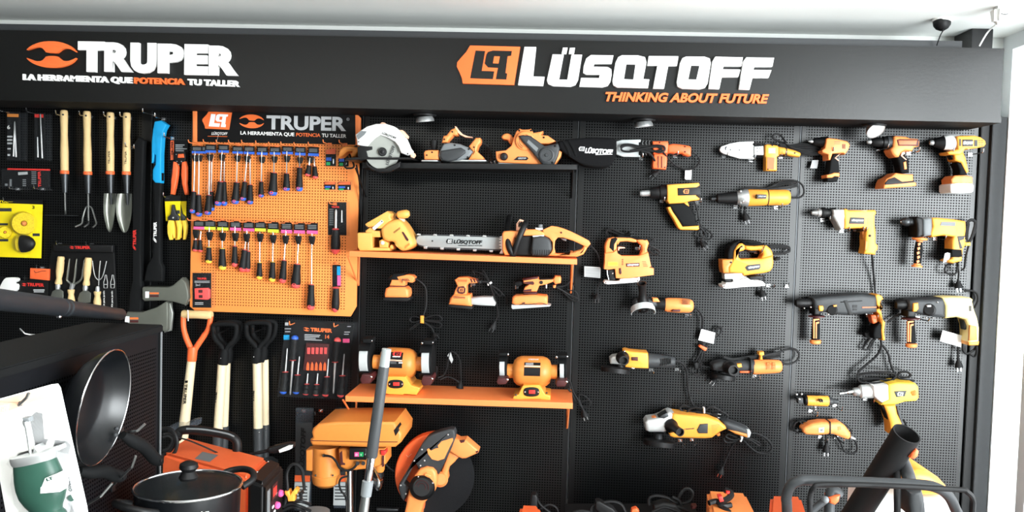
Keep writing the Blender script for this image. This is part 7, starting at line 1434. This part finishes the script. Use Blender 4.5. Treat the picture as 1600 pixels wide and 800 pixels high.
# ------------------------------------------------------------------ telescopic pole in front
crop('PX'); d = 1.9
p0, p1 = P(604, 546, d), P(568.4, 798, d); ax = (p1-p0); k0 = (p0.z-.03)/-ax.z; pe = p0+ax*k0
t = T('telescopic_pole', 'leaning telescopic pole with dark grey grip and chrome tube', 'pole', pe, world=True)
def seg(name, ya, yb, ra, rb, m):
    f = lambda y: p0+ax*((y-546)/252)
    k = sc(d); bm = bmesh.new(); bm_lathe(bm, f(ya), f(yb), [(0, 0), (0, ra*k*.9), (.02, ra*k), (.98, rb*k), (1, rb*k*.9), (1, 0)], 30); return t.add(name, bm, m)
seg('end_cap', 545, 573, 7.5, 8, 'bar_grey'); seg('grip', 571, 714, 8.4, 9.4, 'dark_grey'); seg('inner_tube', 712, 760, 6.4, 6.4, 'chrome'); seg('collar', 751, 775, 9, 8.6, 'mid_grey'); seg('outer_tube', 773, 546+252*k0, 7.6, 7.6, 'steel')
bm = bmesh.new(); box(bm, pe+Vector((-.14, -.05, -.03)), pe+Vector((.14, .05, .012))); bmesh.ops.bevel(bm, geom=bm.edges[:], offset=.01, segments=2, affect='EDGES'); t.add('floor_head', bm, 'dark_grey')
# ------------------------------------------------------------------ black chute, mower and cases at the foot
crop('C8')
t = T('garden_machine', 'wheeled garden machine with a curved black handlebar and wide open black chute', 'garden machine', (560, 1250, 1.25))
a, b = P(690, 392, 1.42), P(440, 790, 1.30); ax = (b-a); k0 = (a.z)/-ax.z; e2 = a+ax*k0; r = 70*sc(1.4)
bm = bmesh.new(); bm_lathe(bm, a, e2, [(.35, 0), (.35, r*.86), (.02, r*.9), (0, r*.92), (0, r*1.02), (.008, r*1.04), (.02, r), (1, r*1.05), (1, 0)], 40); t.add('chute', bm, 'rubber')
for q in [(742, 500, 1.42)]:
    t.lathe('clamp_bolt', (686, 492, 1.42), (728, 500, 1.42), [(0, 20), (.6, 14), (1, 10)], 'dark_grey', 18); t.slab('clamp_knob', [(722, 490), (740, 470), (756, 486), (750, 512), (728, 528), (708, 520)], 1.4, 1.44, 'orange_red', .006)
hb = [(70, 1200, 1.3), (66, 800, 1.5), (62, 728, 1.53), (84, 664, 1.55), (130, 638, 1.56), (200, 634, 1.56), (500, 646, 1.56), (760, 658, 1.56), (850, 676, 1.56), (905, 715, 1.55), (940, 780, 1.53), (960, 860, 1.5), (975, 1200, 1.3)]
t.tube('handlebar', hb, 27*sc(1.55), 'dark_grey', n=16, sm=6)
t.tube('brake_cable', [(184, 1000, 1.52), (184, 800, 1.57), (186, 716, 1.58), (206, 674, 1.59), (250, 658, 1.59), (520, 660, 1.59), (940, 682, 1.59), (1004, 696, 1.59), (1034, 736, 1.58), (1034, 800, 1.57), (1032, 1000, 1.54)], .0062, 'rubber', n=9)
t.tube('brace', [(640, 514, 1.35), (640, 640, 1.42), (640, 800, 1.44), (640, 1100, 1.35)], .0085, 'rubber', n=10); t.tube('brace', [(656, 512, 1.35), (690, 590, 1.4), (706, 640, 1.42), (745, 760, 1.42), (760, 1100, 1.34)], .016, 'dark_grey', n=12)
t.slab('cable_guide', [(706, 700), (770, 690), (780, 760), (776, 830), (716, 830), (704, 760)], 1.38, 1.46, 'dark_grey', .01); t.slab('bracket', [(628, 622), (660, 606), (664, 628), (690, 700), (700, 790), (690, 800), (670, 720), (640, 640)], 1.36, 1.4, 'red', .004)
t.tube('lever', [(190, 800, 1.5), (230, 764, 1.5), (264, 738, 1.5)], .009, 'dark_grey', n=10); t.spheres('bolt', [(265, 736, 1.52)], .009, 'mid_grey'); t.tube('throttle_arm', [(286, 800, 1.46), (290, 720, 1.46), (300, 690, 1.46), (322, 696, 1.46), (338, 716, 1.46)], .013, 'dark_grey', n=12); t.slab('throttle_knob', [(286, 728), (320, 716), (346, 712), (338, 748), (318, 766), (290, 756)], 1.44, 1.48, 'orange_red', .006)
bm = bmesh.new(); q0, q1 = P(70, 1200, 1.3), P(975, 1200, 1.3); box(bm, (q0.x-.02, -1.45, .12), (q1.x+.02, -1.0, .26)); bmesh.ops.bevel(bm, geom=bm.edges[:], offset=.03, segments=3, affect='EDGES'); t.add('deck', bm, 'orange_red')
for x in (q0.x-.04, q1.x+.04):
    for y in (-1.40, -1.06):
        bm = bmesh.new(); bm_lathe(bm, (x-.02, y, .09), (x+.02, y, .09), [(0, 0), (0, .07), (.1, .09), (.9, .09), (1, .07), (1, 0)], 28); t.add('wheel', bm, 'rubber')
t = T('generator', 'white machine with a domed yellow top behind the mower handlebar', 'generator', (760, 1050, .8))
t.slab('cover', [(690, 660), (694, 610), (716, 590), (760, 584), (820, 598), (866, 628), (906, 672), (900, 720), (700, 720)], .7, .95, 'amber', .03); t.slab('body', [(500, 740), (930, 730), (950, 790), (950, 1060), (480, 1060)], .74, .94, 'white', .02)
qz = P(500, 1060, .94); cuboid('display_stand', 'low black stand under the white machine with the yellow top', 'stand', (qz.x, -.925, 0), (P(950, 1060, .94).x, -.66, qz.z-.002), 'black_metal')
crop('D4')
def case(lab, quad, Z, h, m, name='inverter_welder', cat='welding machine'):
    q = [PZ(x, y, Z) for x, y in quad]; c_ = sum(q, Vector())/4; t = T(name, lab, cat, c_-Vector((0, 0, h)), world=True); prism(t, 'case', q, h, m, .012); return t, q
t, q = case('small orange welding machine with a black strap across its top, near the curved black handlebar', [(1128, 158), (1340, 172), (1405, 300), (1150, 290)], .66, .44, 'orange')
t.tube('strap', [(1225, 158, .5), (1260, 175, .51), (1250, 200, .53), (1200, 235, .56), (1240, 275, .6), (1280, 310, .62)], .011, 'black', n=6); t.tube('strap', [(1140, 230, .57), (1180, 220, .56), (1215, 245, .58), (1260, 240, .57)], .010, 'black', n=6); t.slab('strap_buckle', [(1190, 196), (1212, 192), (1222, 220), (1200, 226)], .55, .58, 'red', .002); t.slab('strap_buckle', [(1236, 168), (1256, 170), (1250, 182), (1234, 180)], .52, .535, 'red', .002)
t, q = case('orange machine case half hidden by the curved black handlebar', [(1474, 186), (1640, 190), (1680, 310), (1465, 300)], .64, .42, 'orange_red')
t, q = case('orange machine case with an upright black handle, below the lower shelf', [(116, 236), (215, 240), (250, 300), (100, 296)], .62, .4, 'orange_red')
t.slab('handle', [(176, 186), (200, 184), (208, 200), (206, 300), (160, 300), (166, 240)], .42, .46, 'black', .006); t.cord([(205, 200, .44), (225, 240, .45), (290, 290, .45)], .004); t.cord([(225, 260, .45), (270, 238, .45), (310, 255, .45), (325, 300, .44)], .004)
t = T('cable_heap', 'tangle of black welding cables and clamps along the bottom edge', 'cables', (800, 330, .4))
for a_ in ([(500, 300, .4), (505, 250, .4), (560, 228, .4), (620, 222, .4), (665, 240, .4), (690, 290, .4)], [(815, 240, .4), (815, 205, .4), (850, 190, .4), (910, 200, .4), (970, 230, .4), (1030, 222, .4), (1052, 180, .4), (1030, 152, .4), (1000, 160, .4), (975, 200, .4)], [(940, 196, .41), (975, 215, .41), (985, 245, .41), (950, 260, .41)], [(840, 262, .42), (920, 240, .42), (1000, 262, .42), (1060, 300, .4)], [(830, 280, .43), (900, 252, .43), (980, 280, .43)], [(380, 290, .4), (440, 272, .4), (500, 280, .4)]): t.cord(a_, .0058, name='cable')
t.slab('ground_clamp', [(525, 222), (545, 220), (620, 262), (650, 300), (560, 300), (520, 262)], .38, .42, 'black', .006); t.slab('clamp_jaw', [(722, 266), (745, 258), (762, 276), (740, 300), (716, 290)], .39, .42, 'orange_red', .004); t.slab('electrode_holder', [(840, 244), (900, 228), (960, 240), (1000, 280), (980, 320), (840, 320)], .38, .43, 'black', .01); t.slab('clamp_jaw', [(1050, 246), (1075, 244), (1072, 262), (1046, 266)], .39, .42, 'maroon', .003)
t.slab('case', [(360, 330), (1100, 330), (1100, 700), (360, 700)], .25, .45, 'black', .01)
